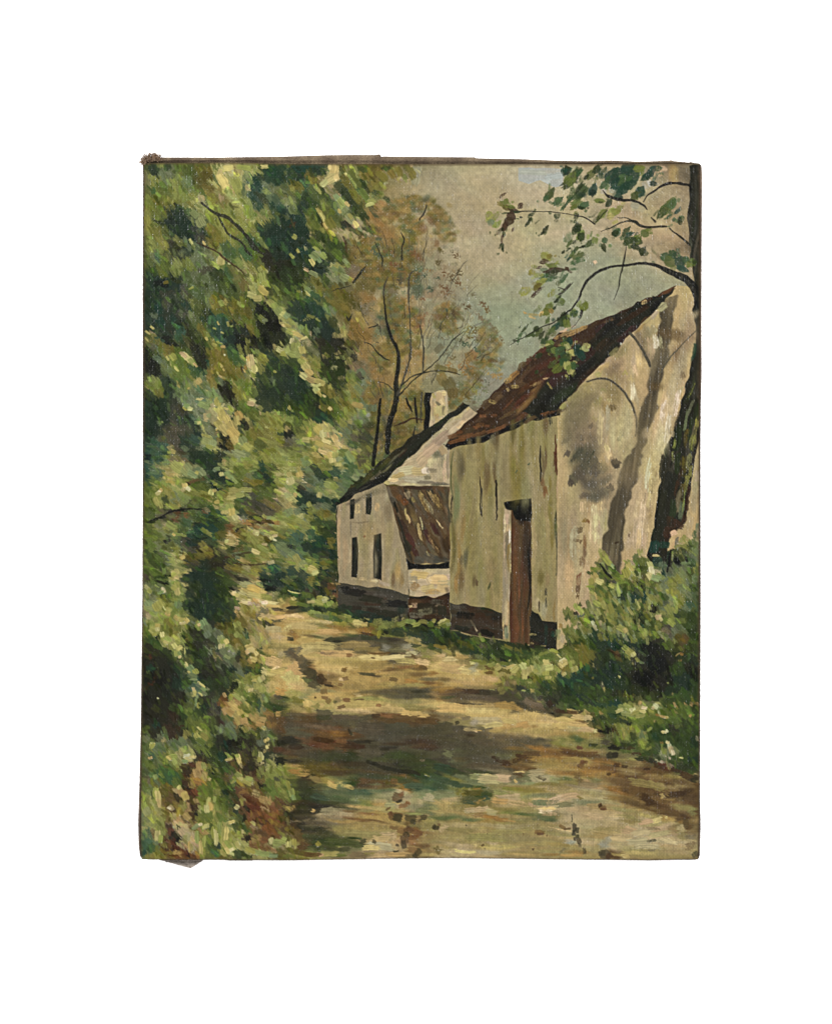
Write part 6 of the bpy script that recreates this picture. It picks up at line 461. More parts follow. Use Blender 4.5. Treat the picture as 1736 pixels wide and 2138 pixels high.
# ------------------------------------------------------------------ the painter
X0, Y0, X1, Y1, PX = 520, 580, 2860, 3560, 2.0          # canvas units covered, units per sample
NX, NY = int((X1 - X0) / PX), int((Y1 - Y0) / PX)
RNG = np.random.default_rng(11)
XS = X0 + (np.arange(NX) + 0.5) * PX
YS = Y0 + (np.arange(NY) + 0.5) * PX


def value_noise(scale_x, scale_y=None, seed=0):
    """smooth random field over the whole canvas, 0..1, with features of the given size in canvas units"""
    scale_y = scale_y or scale_x
    r = np.random.default_rng(seed)
    gx, gy = int((X1 - X0) / scale_x) + 3, int((Y1 - Y0) / scale_y) + 3
    g = r.random((gy, gx)).astype(np.float32)
    fx, fy = (XS - X0) / scale_x, (YS - Y0) / scale_y
    ix, iy = fx.astype(int), fy.astype(int)
    tx, ty = fx - ix, fy - iy
    tx, ty = (tx * tx * (3 - 2 * tx))[None, :], (ty * ty * (3 - 2 * ty))[:, None]
    a, b = g[iy][:, ix], g[iy][:, ix + 1]
    c, d = g[iy + 1][:, ix], g[iy + 1][:, ix + 1]
    return ((a * (1 - tx) + b * tx) * (1 - ty) + (c * (1 - tx) + d * tx) * ty).astype(np.float32)


N_FINE, N_MID, N_BIG = value_noise(5, seed=1), value_noise(14, seed=2), value_noise(60, seed=3)
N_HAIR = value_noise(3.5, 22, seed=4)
N_WIDE = value_noise(32, seed=10)
N_GRAIN = value_noise(4, seed=16)

# plain weave of the linen: warp threads run up and down, weft threads across
PITCH = 6.8
_wx = (XS[None, :] + 5 * (value_noise(160, seed=5) - 0.5) + 1.6 * (value_noise(9, 40, seed=6) - 0.5)) / PITCH
_wy = (YS[:, None] + 5 * (value_noise(160, seed=7) - 0.5) + 1.6 * (value_noise(40, 9, seed=8) - 0.5)) / PITCH
_cx, _cy = np.cos(2 * np.pi * _wx), np.cos(2 * np.pi * _wy)
_alt = np.cos(np.pi * _wx) * np.cos(np.pi * _wy)
WEAVE = np.clip(0.5 + 0.22 * _cx + 0.14 * _cy + 0.16 * np.sign(_alt) * np.abs(_alt) ** 0.5 + 0.26 * (value_noise(5, 60, seed=9) - 0.5)
                + 0.6 * (value_noise(5, 9, seed=15) - 0.5), 0, 1).astype(np.float32)
del _wx, _wy, _cx, _cy, _alt

COL = np.zeros((NY, NX, 3), np.float32)
RELIEF = np.zeros((NY, NX), np.float32)                 # paint thickness, canvas units
LABELS = ['sky', 'leafy', 'autumn', 'overhang', 'path', 'grass', 'shrub', 'cottage', 'cottage_roof', 'chimney', 'lean_roof', 'window0', 'window1',
          'window2', 'window3', 'barn', 'barn_roof', 'door', 'lean_wall']
LAB = np.zeros((NY, NX), np.int8)
LI = {n: i for i, n in enumerate(LABELS)}


def pig(key):
    return np.array(PIG[key], np.float32)


def window(x0, y0, x1, y1):
    i0, i1 = max(0, int((x0 - X0) / PX)), min(NX, int((x1 - X0) / PX) + 2)
    j0, j1 = max(0, int((y0 - Y0) / PX)), min(NY, int((y1 - Y0) / PX) + 2)
    return (slice(j0, j1), slice(i0, i1)) if i1 > i0 and j1 > j0 else None


def poly_mask(pts, rough=0.0):
    """antialiased mask of a polygon with a hand-painted edge"""
    p = np.array(pts, float)
    w = window(p[:, 0].min() - 6, p[:, 1].min() - 6, p[:, 0].max() + 6, p[:, 1].max() + 6)
    x = XS[w[1]][None, :] + rough * (N_WIDE[w] - 0.5) * 2 + 0.35 * rough * (N_MID[w] - 0.5)
    y = YS[w[0]][:, None] + rough * (N_WIDE[w][::-1, ::-1] - 0.5) * 2 + 0.35 * rough * (N_MID[w] - 0.5)
    ins = np.zeros(x.shape, bool)
    dist = np.full(x.shape, 1e9, np.float32)
    for k in range(len(p)):
        ax, ay = p[k]
        bx, by = p[(k + 1) % len(p)]
        if ay != by:
            ins ^= ((ay > y) != (by > y)) & (x < (bx - ax) * (y - ay) / (by - ay) + ax)
        l2 = (bx - ax) ** 2 + (by - ay) ** 2 + 1e-9
        t = np.clip(((x - ax) * (bx - ax) + (y - ay) * (by - ay)) / l2, 0, 1)
        dist = np.minimum(dist, (x - ax - t * (bx - ax)) ** 2 + (y - ay - t * (by - ay)) ** 2)
    sd = np.sqrt(dist) * np.where(ins, 1, -1)
    return w, np.clip(sd / 3.0 + 0.5, 0, 1).astype(np.float32)


def full_mask(pts, rough=0.0):
    m = np.zeros((NY, NX), np.float32)
    w, a = poly_mask(pts, rough)
    m[w] = a
    return m


def blur(f, r):
    for ax in (0, 1):
        p = np.cumsum(np.pad(f.astype(np.float64), [(r + 1, r) if k == ax else (0, 0) for k in (0, 1)], mode='edge'), axis=ax)
        n = f.shape[ax]
        f = (np.take(p, np.arange(2 * r + 1, 2 * r + 1 + n), axis=ax) - np.take(p, np.arange(0, n), axis=ax)) / (2 * r + 1)
    return f.astype(np.float32)


def lay(w, a, col, height, label=None):
    a3 = a[..., None]
    COL[w] = COL[w] * (1 - a3) + col * a3
    RELIEF[w] = RELIEF[w] * (1 - 0.7 * a) + height
    if label:
        LAB[w] = np.where(a > 0.45, LI[label], LAB[w])


def stroke(x, y, length, width, angle, col, mode='', clip=None, label=None, pick=None, load=1.0, shape=''):
    hl, hw = length / 2, width / 2
    c, s = math.cos(math.radians(angle)), math.sin(math.radians(angle))
    grow = 1.5 if mode == 's' else 1.12
    rx, ry = (abs(c) * hl + abs(s) * hw) * grow + 5, (abs(s) * hl + abs(c) * hw) * grow + 5
    w = window(x - rx, y - ry, x + rx, y + ry)
    if w is None:
        return
    dx, dy = XS[w[1]][None, :] - x, YS[w[0]][:, None] - y
    u, v = dx * c + dy * s, -dx * s + dy * c
    v = v + RNG.uniform(-0.16, 0.16) * u * u / max(hl, 1) + 2.5 * (N_MID[w] - 0.5)
    nb = max(6, int(width / 2.2))
    br = RNG.random(nb + 2).astype(np.float32)
    br2 = RNG.random(nb + 2).astype(np.float32)
    t = np.clip((v / max(hw, 1) * 0.5 + 0.5) * nb, 0, nb)
    k = t.astype(int)
    f = t - k
    b1 = br[k] * (1 - f) + br[k + 1] * f
    b2 = br2[k] * (1 - f) + br2[k + 1] * f
    fine, mid = N_FINE[w], N_MID[w]
    if mode == 's':
        q = (u / hl) ** 2 + (v / hw) ** 2
        a = 0.85 * np.exp(-0.95 * q * q - 0.25 * q) * (0.7 + 0.3 * b1 + 0.3 * (mid - 0.5))
        h = 0.05 * a * b1
    else:
        e1, e2 = hl * (1 - 0.34 * b1), hl * (1 - 0.34 * b2)
        au = np.clip((np.where(u > 0, e1, e2) - np.abs(u) + 3 * (fine - 0.5)) / min(5.0, 1.5 + 0.3 * hw) + 0.5, 0, 1)
        if shape == 'leaf':
            taper = hw * 1.15 * (1 - np.clip(np.abs(u + 0.12 * hl) / hl, 0, 1) ** 1.7) * (0.8 + 0.5 * mid)
        else:
            taper = hw * (1 - 0.42 * np.clip(np.abs(u) / hl, 0, 1) ** 3) * (0.86 + 0.4 * mid)
        av = np.clip((taper - np.abs(v) + 2.5 * (fine - 0.5)) / min(2.6 if mode == 't' else 3.8, 1.4 + 0.2 * hw) + 0.5, 0, 1)
        a = au * av
        if shape == 'stipple':                           # dabbed on with a dry, splayed brush
            q = (u / hl) ** 2 + (v / hw) ** 2
            a = np.clip(1.25 - q, 0, 1) * np.clip((0.6 * fine + 0.4 * N_GRAIN[w] - 0.36 - 0.22 * q) * 6, 0, 0.9)
            h = 0.2 * a
        elif mode == 'd':
            drag = 0.25 + 0.25 * (u / hl + 1) * 0.5
            a = a * np.clip((WEAVE[w] * 0.38 + 0.35 * b1 + 0.35 * N_HAIR[w] + 0.3 * (mid - 0.5) + 0.12 - drag) * 1.5 + 0.18, 0.12, 0.88)
            h = 0.25 * a
        elif mode == 't':
            a = a * (0.82 + 0.18 * b1)
            rim = np.exp(-((taper - np.abs(v)) / 3.0) ** 2) + 1.2 * np.exp(-((e1 - u) / 4.0) ** 2)
            h = a * (1.1 + 1.3 * b1 * b2 + 1.5 * np.clip(rim, 0, 1.2) + 0.8 * (fine - 0.4))
        else:
            a = a * np.clip(0.72 + 0.35 * b1 + 0.2 * (WEAVE[w] - 0.5), 0, 0.97) * 0.92
            h = a * (0.28 + 0.5 * b1)
    if clip is not None:
        a = a * clip[w]
    a = a * load
    if pick is None:
        pick = {'t': 0.12, 'd': 0.1, 's': 0.2}.get(mode, 0.16)
    core = a > 0.3                                       # the brush picks up some of the wet paint beneath it
    if pick and core.any():
        col = col * (1 - pick) + COL[w][core].mean(0) * pick
    amp = {'s': 0.06, 'd': 0.10, 't': 0.13}.get(mode, 0.13)
    tone = 1 + amp * (b1 - 0.5) * 1.5 + 0.10 * (mid - 0.5) + RNG.uniform(-0.04, 0.04)
    tint = np.array([1 + 0.05 * RNG.uniform(-1, 1), 1 + 0.02 * RNG.uniform(-1, 1), 1 + 0.06 * RNG.uniform(-1, 1)], np.float32)
    lay(w, a.astype(np.float32), np.clip(col * tint * tone[..., None], 8, 245), (h * (a > 0.02)).astype(np.float32), label)


def line(pts, key, label=None):
    """a drawn branch: a curve with a width at each point, rubbed a little dry"""
    p = np.array(pts, float)
    if len(p) > 2:                                      # Catmull-Rom
        q = np.vstack([2 * p[0] - p[1], p, 2 * p[-1] - p[-2]])
        out = []
        for k in range(1, len(q) - 2):
            for t in np.linspace(0, 1, 6, endpoint=False):
                out.append(0.5 * ((2 * q[k]) + (-q[k - 1] + q[k + 1]) * t + (2 * q[k - 1] - 5 * q[k] + 4 * q[k + 1] - q[k + 2]) * t ** 2
                                  + (-q[k - 1] + 3 * q[k] - 3 * q[k + 1] + q[k + 2]) * t ** 3))
        p = np.array(out + [p[-1]])
    w = window(p[:, 0].min() - 20, p[:, 1].min() - 20, p[:, 0].max() + 20, p[:, 1].max() + 20)
    x = XS[w[1]][None, :] + 3.5 * (N_MID[w] - 0.5)
    y = YS[w[0]][:, None] + 3.5 * (N_MID[w][::-1] - 0.5)
    a = np.zeros(np.broadcast(x, y).shape, np.float32)
    for k in range(len(p) - 1):
        (ax, ay, aw), (bx, by, bw) = p[k], p[k + 1]
        t = np.clip(((x - ax) * (bx - ax) + (y - ay) * (by - ay)) / ((bx - ax) ** 2 + (by - ay) ** 2 + 1e-9), 0, 1)
        d = np.hypot(x - ax - t * (bx - ax), y - ay - t * (by - ay))
        a = np.maximum(a, np.clip(((aw + (bw - aw) * t) * 0.5 * (0.8 + 0.4 * N_WIDE[w]) - d) / 2.4 + 0.5, 0, 1))
    rub = np.clip(0.84 + 0.12 * (WEAVE[w] - 0.4) + 0.3 * (N_HAIR[w] - 0.5), 0.4, 0.97)
    lay(w, (a * rub).astype(np.float32), pig(key) * (0.9 + 0.25 * N_FINE[w][..., None]), a * 0.25, label)


def parse(text):
    for item in text.replace('\n', ';').split(';'):
        f = item.split()
        if f:
            yield float(f[0]), float(f[1]), float(f[2]), float(f[3]), float(f[4]), f[5], (f[6] if len(f) > 6 else '')


def fill(name, key, keys, angle, n, length, width, rough=4.0, label=None, soft=0.6, load=0.8):
    """lay in one outlined shape, then brush it over with related pigments"""
    w, a = poly_mask(POLY[name] if isinstance(name, str) else name, rough)
    lay(w, a, pig(key), 0.2 * a, label)
    m = np.zeros((NY, NX), np.float32)
    m[w] = a
    p = np.array(POLY[name] if isinstance(name, str) else name, float)
    lo, hi = p.min(0), p.max(0)
    for _ in range(n):
        stroke(RNG.uniform(lo[0], hi[0]), RNG.uniform(lo[1], hi[1]), length * RNG.uniform(0.6, 1.4), width * RNG.uniform(0.6, 1.4),
               angle + RNG.normal(0, 5), pig(keys[RNG.integers(len(keys))]), 's' if RNG.random() < soft else '', clip=m, load=load)
    return m


def flow_noise(angle, across, along_, seed):
    """random streaks lying along a direction"""
    r = np.random.default_rng(seed)
    ca, sa = math.cos(math.radians(angle)), math.sin(math.radians(angle))
    x, y = XS[None, :] - X0, YS[:, None] - Y0
    p, q = (x * ca + y * sa) / along_, (-x * sa + y * ca) / across
    p, q = p - p.min(), q - q.min()
    g = r.random((int(q.max()) + 3, int(p.max()) + 3)).astype(np.float32)
    ip, iq = p.astype(int), q.astype(int)
    tp, tq = p - ip, q - iq
    tp, tq = tp * tp * (3 - 2 * tp), tq * tq * (3 - 2 * tq)
    return ((g[iq, ip] * (1 - tp) + g[iq, ip + 1] * tp) * (1 - tq) + (g[iq + 1, ip] * (1 - tp) + g[iq + 1, ip + 1] * tp) * tq).astype(np.float32)


def drag_wet_paint(angle, reach, mask, seed, blur=1):
    """bristles pull the wet paint along a direction"""
    global COL
    ca, sa = math.cos(math.radians(angle)), math.sin(math.radians(angle))
    shift = (0.6 * flow_noise(angle, 4.5, 70, seed) + 0.4 * flow_noise(angle, 9, 90, seed + 1) - 0.5) * 2 * reach * mask / PX
    jj, ii = np.mgrid[0:NY, 0:NX]
    acc = 0
    for k in (0.8, 1.0) if blur else (1.0,):
        a = np.clip((ii + shift * ca * k).round().astype(int), 0, NX - 1)
        b = np.clip((jj + shift * sa * k).round().astype(int), 0, NY - 1)
        acc = acc + COL[b, a]
    COL = (acc / (2 if blur else 1)).astype(np.float32)


CLUSTER = value_noise(85, seed=17)


def value_noise_at(x, y):
    return CLUSTER[min(NY - 1, max(0, int((y - Y0) / PX))), min(NX - 1, max(0, int((x - X0) / PX)))]


def paint():
    global COL
    # ---- underpainting
    rows = [r.split() for r in UNDER.strip().splitlines()]
    grid = np.array([[PIG[ch] for ch in ''.join(r)] for r in rows], np.float32)
    gy, gx = grid.shape[:2]
    thin = np.zeros((gy, gx, 1), np.float32)             # the right of the autumn tree is thin: mostly sky
    thin[:20, 23:30] = 0.68
    grid = grid * (1 - thin) + np.where(np.arange(gy)[:, None, None] < 12, np.array([157, 148, 119]), np.array([146, 146, 121])) * thin
    for gj in range(8, 22):                              # keep the roofs out of the sky
        for gi in range(27, 44):
            if 625 + gj * 50 < np.interp(565 + gi * 50, [1906, 2023, 2113, 2238, 2378, 2565, 2703], [1646, 1518, 1442, 1331, 1283, 1200, 1146]) + 45:
                if grid[gj, gi].mean() < 120 or gj > 10:
                    grid[gj, gi] = PIG['j']
    wob_x = 44 * (N_BIG - 0.5) + 26 * (value_noise(26, seed=12) - 0.5)
    wob_y = 44 * (value_noise(60, seed=13) - 0.5) + 26 * (value_noise(26, seed=14) - 0.5)
    fx = np.clip((XS[None, :] + wob_x - 540) / 50 - 0.5, 0, gx - 1.001)
    fy = np.clip((YS[:, None] + wob_y - 600) / 50 - 0.5, 0, gy - 1.001)
    ix, iy = fx.astype(int), fy.astype(int)
    sharp = lambda t: np.clip((t - 0.5) * 2.2 + 0.5, 0, 1)[..., None]
    tx, ty = sharp(fx - ix), sharp(fy - iy)
    COL = ((grid[iy, ix] * (1 - tx) + grid[iy, ix + 1] * tx) * (1 - ty) + (grid[iy + 1, ix] * (1 - tx) + grid[iy + 1, ix + 1] * tx) * ty)
    COL *= (0.94 + 0.12 * N_MID)[..., None]
    RELIEF[:] = 0.1
    # ---- areas
    for name in ('autumn', 'leafy', 'path', 'barn', 'cottage', 'grass', 'shrub'):
        w, a = poly_mask(AREA[name], 2 if name in ('barn', 'cottage') else 22)
        LAB[w] = np.where(a > 0.5, LI[name], LAB[w])
    # ---- broad brushing, colours picked up from the underpainting
    def hazy(tone, name):
        if name == 'autumn':
            return tone * 0.75 + np.array([118, 106, 72], np.float32) * 0.25
        if name == 'path':
            k = 0.2 if tone[1] > tone[0] - 4 else (0.3 if tone[0] > 1.4 * tone[1] else 0)
            return tone * (1 - k) + np.array([112, 104, 76], np.float32) * k
        return tone

    def tone_at(x, y):
        u, v = min(gx - 1.001, max(0, (x - 540) / 50 - 0.5)), min(gy - 1.001, max(0, (y - 600) / 50 - 0.5))
        i, j = int(u), int(v)
        u, v = u - i, v - j
        return (grid[j, i] * (1 - u) + grid[j, i + 1] * u) * (1 - v) + (grid[j + 1, i] * (1 - u) + grid[j + 1, i + 1] * u) * v

    def broad(name, n, length, width, angle, spread, soft, jitter=22, load=1.0):
        js, is_ = np.nonzero(LAB == LI[name])
        for q in RNG.integers(0, len(js), n):
            x, y = XS[is_[q]], YS[js[q]]
            sx, sy = x + RNG.normal(0, jitter), y + RNG.normal(0, jitter)
            ang = angle(x, y) if callable(angle) else angle
            stroke(x, y, length * RNG.uniform(0.55, 1.5), width * RNG.uniform(0.55, 1.4), ang + RNG.normal(0, spread),
                   hazy(tone_at(sx, sy), name) * RNG.uniform(0.9, 1.1), soft if isinstance(soft, str) else ('s' if RNG.random() < soft else ''), load=load,
                   shape='stipple' if name == 'autumn' and soft == 'd' else '')
    w, am = poly_mask(AREA['autumn_core'], 30)
    COL[w] = COL[w] * (1 - 0.3 * am[..., None]) + np.array([136, 122, 84]) * 0.3 * am[..., None]
    ramp = lambda f, lo, hi: np.clip((f - lo) / (hi - lo), 0, 1)
    soft = np.isin(LAB, [LI['leafy']]).astype(np.float32)
    drag_wet_paint(57, 46, soft * (1 - ramp(YS[:, None], 1700, 1900) * (1 - ramp(YS[:, None], 2350, 2500))), 31)
    drag_wet_paint(22, 40, soft * ramp(YS[:, None], 1700, 1900) * (1 - ramp(YS[:, None], 2350, 2500)), 33)
    broad('sky', 900, 240, 90, 8, 30, 's', 60, 0.55)
    broad('autumn', 200, 60, 34, 30, 40, 's', 30, 0.2)
    broad('autumn', 620, 34, 24, 40, 50, 'd', 30, 0.75)
    js, is_ = np.nonzero(LAB == LI['autumn'])            # the lacy crown of the autumn tree, dabbed over the sky
    for q in RNG.integers(0, len(js), 2700):
        x, y = XS[is_[q]], YS[js[q]]
        if value_noise_at(x, y) < (0.5 if x > 1640 else 0.36):
            continue
        keys = 'HhoOHObstoHO' if x < 1740 else 'bomsOHosHh'
        stroke(x, y, RNG.uniform(18, 50), RNG.uniform(12, 28), RNG.uniform(-60, 60), pig(keys[RNG.integers(len(keys))]) * RNG.uniform(0.82, 1.08) * 0.88 + np.array([15, 15, 6]), 's',
               load=RNG.uniform(0.55, 1.0), shape='stipple')
    broad('path', 1300, 150, 22, 4, 6, 0.8, 12, 0.7)
    lean = lambda x, y: 58 if y < 1750 else (30 if y < 2350 else 55)
    broad('leafy', 2200, 80, 26, lean, 16, 0.1, 20)
    broad('leafy', 700, 60, 14, lean, 20, 'd', 24)
    broad('grass', 500, 60, 22, 20, 30, 0.15, 12)
    broad('shrub', 500, 52, 26, 55, 25, 0.15, 14)
    fill('blue_patch', 'U', 'U', 0, 6, 120, 30, 3)
    # ---- buildings
    M = {}
    M['plaster'] = fill('plaster', 'A', 'AcAaC', -15, 60, 70, 28, label='cottage')
    M['cottage_front'] = fill('cottage_front', 'a', 'aaVaA', 91, 90, 120, 26, 2, 'cottage', 0.9, 0.6)
    M['cottage_base'] = fill('cottage_base', 'q', 'nqqqB', 8, 40, 90, 22, 4, 'cottage')
    M['lean_wall'] = fill('lean_wall', 'A', 'ACaA', 5, 30, 60, 28, label='lean_wall')
    M['lean_base'] = fill('lean_base', 'B', 'nBqb', 2, 30, 60, 18, 4, 'lean_wall')
    M['lean_roof'] = fill('lean_roof', 'b', 'bBMmnM', 64, 130, 80, 16, 5, 'lean_roof')
    fill('lean_line', 'k', 'kn', 0, 10, 60, 10, 5, 'lean_roof')
    M['cottage_roof'] = fill('cottage_roof', 'n', 'neonB', -38, 80, 90, 18, 5, 'cottage_roof')
    fill('chimney_side', 'k', 'kn', 90, 10, 60, 12, 4, 'chimney')
    M['chimney_face'] = fill('chimney_face', 'A', 'AcC', 80, 14, 40, 24, 5, 'chimney')
    M['gable'] = fill('gable', 'z', 'zzazaA', 96, 260, 220, 60, 3, 'barn', 0.95, 0.6)
    M['barn_front'] = fill('barn_front', 'V', 'vVVVOaV', 91, 220, 240, 30, 3, 'barn', 0.9, 0.55)
    M['barn_base'] = fill('barn_base', 'q', 'nBBqB', 4, 40, 70, 26, 5, 'barn')
    M['barn_base_right'] = fill('barn_base_right', 'n', 'nkB', 20, 20, 50, 24, 6, 'barn')
    M['barn_roof'] = fill('barn_roof', 'B', 'RbBrBbBb', -42, 260, 120, 15, 5, 'barn_roof')
    fill('barn_roof_dark', 'n', 'kknnBBx', -42, 130, 130, 24, 12)
    fill('eave', 'k', 'kkq', -14, 20, 70, 14, 5)
    M['jamb'] = fill('jamb', 'a', 'ahAH', 90, 12, 120, 10, 4, 'door')
    M['door'] = fill('door', 'b', 'bBRb', 91, 50, 200, 18, 2, 'door')
    M['lintel'] = fill('lintel', 'k', 'kkn', -10, 10, 60, 20, 4, 'door')
    fill('trunk', 'n', 'knqeMn', 98, 160, 150, 16, 5, 'overhang')
    for n, pts in enumerate(WINDOWS):
        fill(pts, 'n', 'kDq', 90, 6, 50, 8, 1.2, 'window%d' % n)
    for name, (ox, oy), text in INSIDE:
        for x, y, L, W, A, key, mode in parse(text):
            stroke(ox + x * 3.456, oy + y * 3.456, L * 3.456, W * 3.456, A, pig(key), mode, clip=M[name])
    def strokes(thick):
        for (ox, oy, label), text in STROKES:
            clip = M['gable'] if label == 'shade' else None
            lab = label if label == 'overhang' or (label == 'leafy' and (ox, oy) == (1140, 600)) else None
            green = label in ('leafy', 'shrub', 'grass')
            for x, y, L, W, A, key, mode in parse(text):
                late = (green and mode == 't') or (label == 'path' and key in 'kBRrnbw' and L < 17 and W < 12 and mode != 's')
                if late != thick:
                    continue
                if label == 'overhang' and ox == 2240 and oy > 1150 and x > 105:      # bark of the near trunk
                    key, mode = {'Y': 'y', 'y': 'v', 'R': 'B', 'k': 'n'}.get(key, key), 'd' if key in 'YyRo' else ''
                tone = pig(key)
                if label == 'overhang' and key == 'E':
                    tone = pig('EEfgTG'[RNG.integers(6)]) * RNG.uniform(0.85, 1.1)
                if green and key in 'cCwpYl':
                    tone = tone * (np.array([0.95, 0.98, 0.87], np.float32) if mode == 't' else np.array([0.84, 0.885, 0.79], np.float32))
                if thick and green:
                    L, W = L * 0.92, W * 0.86
                if label == 'overhang' and not late and key in 'EeTGfyYOo' and not (oy > 1150 and x > 105 and ox == 2240):
                    for _ in range(2):                   # smudged smaller leaves about each one
                        stroke(ox + x * 3.456 + RNG.normal(0, 17), oy + y * 3.456 + RNG.normal(0, 15), L * RNG.uniform(1.2, 2.6), W * RNG.uniform(1.2, 2.6),
                               A + RNG.normal(0, 25), tone * RNG.uniform(0.85, 1.25), 'd', label=None, pick=0.1, load=0.8)
                stroke(ox + x * 3.456, oy + y * 3.456, L * 3.456 * (1.15 if label == 'overhang' else 1), W * 3.456, A, hazy(tone, label), mode, clip=clip, label=lab if mode != 's' else None,
                       pick=0.04 if label == 'overhang' else None, load=0.9 if late and label == 'path' else 1.0,
                       shape='leaf' if label == 'overhang' and x < 150 and key not in 'k' and ox * 0 + L < 40 and not (ox == 2240 and oy > 1150 and x > 105) else
                       ('stipple' if label == 'autumn' and mode == 'd' else ''))
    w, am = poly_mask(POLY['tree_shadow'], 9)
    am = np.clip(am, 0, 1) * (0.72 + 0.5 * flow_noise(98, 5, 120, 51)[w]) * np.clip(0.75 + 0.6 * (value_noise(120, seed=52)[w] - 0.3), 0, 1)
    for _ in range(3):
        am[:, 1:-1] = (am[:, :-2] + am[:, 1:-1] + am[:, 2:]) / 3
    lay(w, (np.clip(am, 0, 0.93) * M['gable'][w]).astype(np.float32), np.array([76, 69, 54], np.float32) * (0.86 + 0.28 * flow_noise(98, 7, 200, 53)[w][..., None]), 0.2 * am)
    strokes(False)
    soft = np.isin(LAB, [LI['leafy'], LI['shrub'], LI['grass']]).astype(np.float32)
    soft = soft * (0.55 + 0.9 * N_BIG)
    mid_band = ramp(YS[:, None], 1750, 1900) * (1 - ramp(YS[:, None], 2350, 2500)) * (XS[None, :] < 1400)
    drag_wet_paint(57, 13, soft * (1 - mid_band), 35)
    drag_wet_paint(20, 15, soft * mid_band, 37)
    inner = lambda name: np.clip(3 * blur((LAB == LI[name]).astype(np.float32), 7) - 2, 0, 1)
    drag_wet_paint(3, 16, inner('path'), 39)
    kept = sum(full_mask(POLY[n]) for n in ('eave', 'barn_base', 'barn_base_right', 'trunk', 'lintel', 'tree_shadow', 'barn_roof'))
    drag_wet_paint(91, 14, inner('barn') * np.clip(1 - 4 * blur(np.clip(kept, 0, 1), 8), 0, 1), 41)
    for _ in range(320):                                 # sunlit sprays of the shrub
        x, y = RNG.uniform(2270, 2640), RNG.uniform(2240, 2560)
        if y > 2240 + abs(x - 2440) * 0.5 and LAB[int((y - Y0) / PX), int((x - X0) / PX)] == LI['shrub']:
            stroke(x, y, RNG.uniform(24, 54), RNG.uniform(9, 17), 62 + RNG.normal(0, 14), pig('yYgGlEyY'[RNG.integers(8)]) * RNG.uniform(0.88, 1.02), '', pick=0.1)
    js, is_ = np.nonzero(np.isin(LAB, [LI['leafy'], LI['shrub'], LI['grass']]))
    for q in RNG.integers(0, len(js), 4200):             # small leaf touches, a little lighter or darker than what they cover
        x, y = XS[is_[q]], YS[js[q]]
        c0 = COL[js[q], is_[q]]
        k = RNG.uniform(0.74, 1.3) if c0.mean() < 75 else RNG.uniform(0.72, 1.16)
        col = c0 * k * np.array([1.0, 1.03, 0.91]) + (np.array([5, 8, 0]) if k > 1 else 0)
        stroke(x, y, RNG.uniform(18, 50), RNG.uniform(6, 13), lean(x, y) + RNG.normal(0, 20), col, '', pick=0, load=0.85)
    strokes(True)
    for _ in range(110):                                  # fine twigs of the autumn tree
        x, y = RNG.uniform(1440, 1930), RNG.uniform(960, 1600)
        if LAB[int((y - Y0) / PX), int((x - X0) / PX)] != LI['autumn']:
            continue
        lean_out = (x - 1610) / 330
        q, pts = RNG.uniform(22, 60), [(x, y, RNG.uniform(1.6, 3))]
        for k in (1, 2, 3):
            pts.append((x + lean_out * q * k * 0.6 + RNG.normal(0, 4), y - q * k * 0.55 + RNG.normal(0, 4), 2.4 - k * 0.5))
        line(pts, 'nqMmmq'[RNG.integers(6)], 'autumn')
    for key, pts in LINES:
        xm = sum(p[0] for p in pts) / len(pts)
        ym = sum(p[1] for p in pts) / len(pts)
        lab = None
        if ym < 1350 and xm > 2040:
            lab = 'overhang'
        elif 1330 < xm < 1860 and ym < 1800:
            lab = 'autumn'
        line(pts, key, lab)
    for radius, amount in ((2, 0.30), (6, 0.32)):        # the touches sit crisply side by side
        low = np.stack([blur(COL[..., k], radius) for k in range(3)], -1)
        COL = np.clip(COL + amount * (COL - low), 12, 240)
    soft = np.isin(LAB, [LI['leafy'], LI['shrub'], LI['grass']])[..., None]
    low = np.stack([blur(COL[..., k], 10) for k in range(3)], -1)
    COL = np.where(soft, COL * 0.93 + low * 0.07, COL)
    COL = np.where((LAB == LI['sky'])[..., None], COL * np.array([1.025, 1.02, 1.0]), COL)
    COL = np.where((LAB == LI['path'])[..., None], COL * np.array([1.02, 1.0, 0.94]), COL)
    # grime in the weave pits; rubbed thread tops, with glints painted in as streaks
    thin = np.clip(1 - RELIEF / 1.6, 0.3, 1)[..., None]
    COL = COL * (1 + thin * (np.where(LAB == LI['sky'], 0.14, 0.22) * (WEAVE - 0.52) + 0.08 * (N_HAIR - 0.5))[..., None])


paint()
# ------------------------------------------------------------------ the scene
import bpy

S = 0.0002                                              # metres per canvas unit
CX, CY = 1663.0, 2048.0                                 # middle of the photograph
LAMP_GAIN = 1.35
WEAVE_DEPTH = 2.2                                       # canvas units
ALBEDO = 0.29                                            # pigment albedo for a display value of 1 under these lamps
scene = bpy.context.scene
coll = scene.collection


def world_point(x, y, h):
    """canvas units -> metres: x right, z up, h towards the viewer (-Y)"""
    return (x - CX) * S, -h * S, (CY - y) * S


def srgb_to_linear(c):
    c = np.asarray(c, float)
    return np.where(c <= 0.04045, c / 12.92, ((c + 0.055) / 1.055) ** 2.4)


BASE = np.array(world_point(1680, 3440, -90))


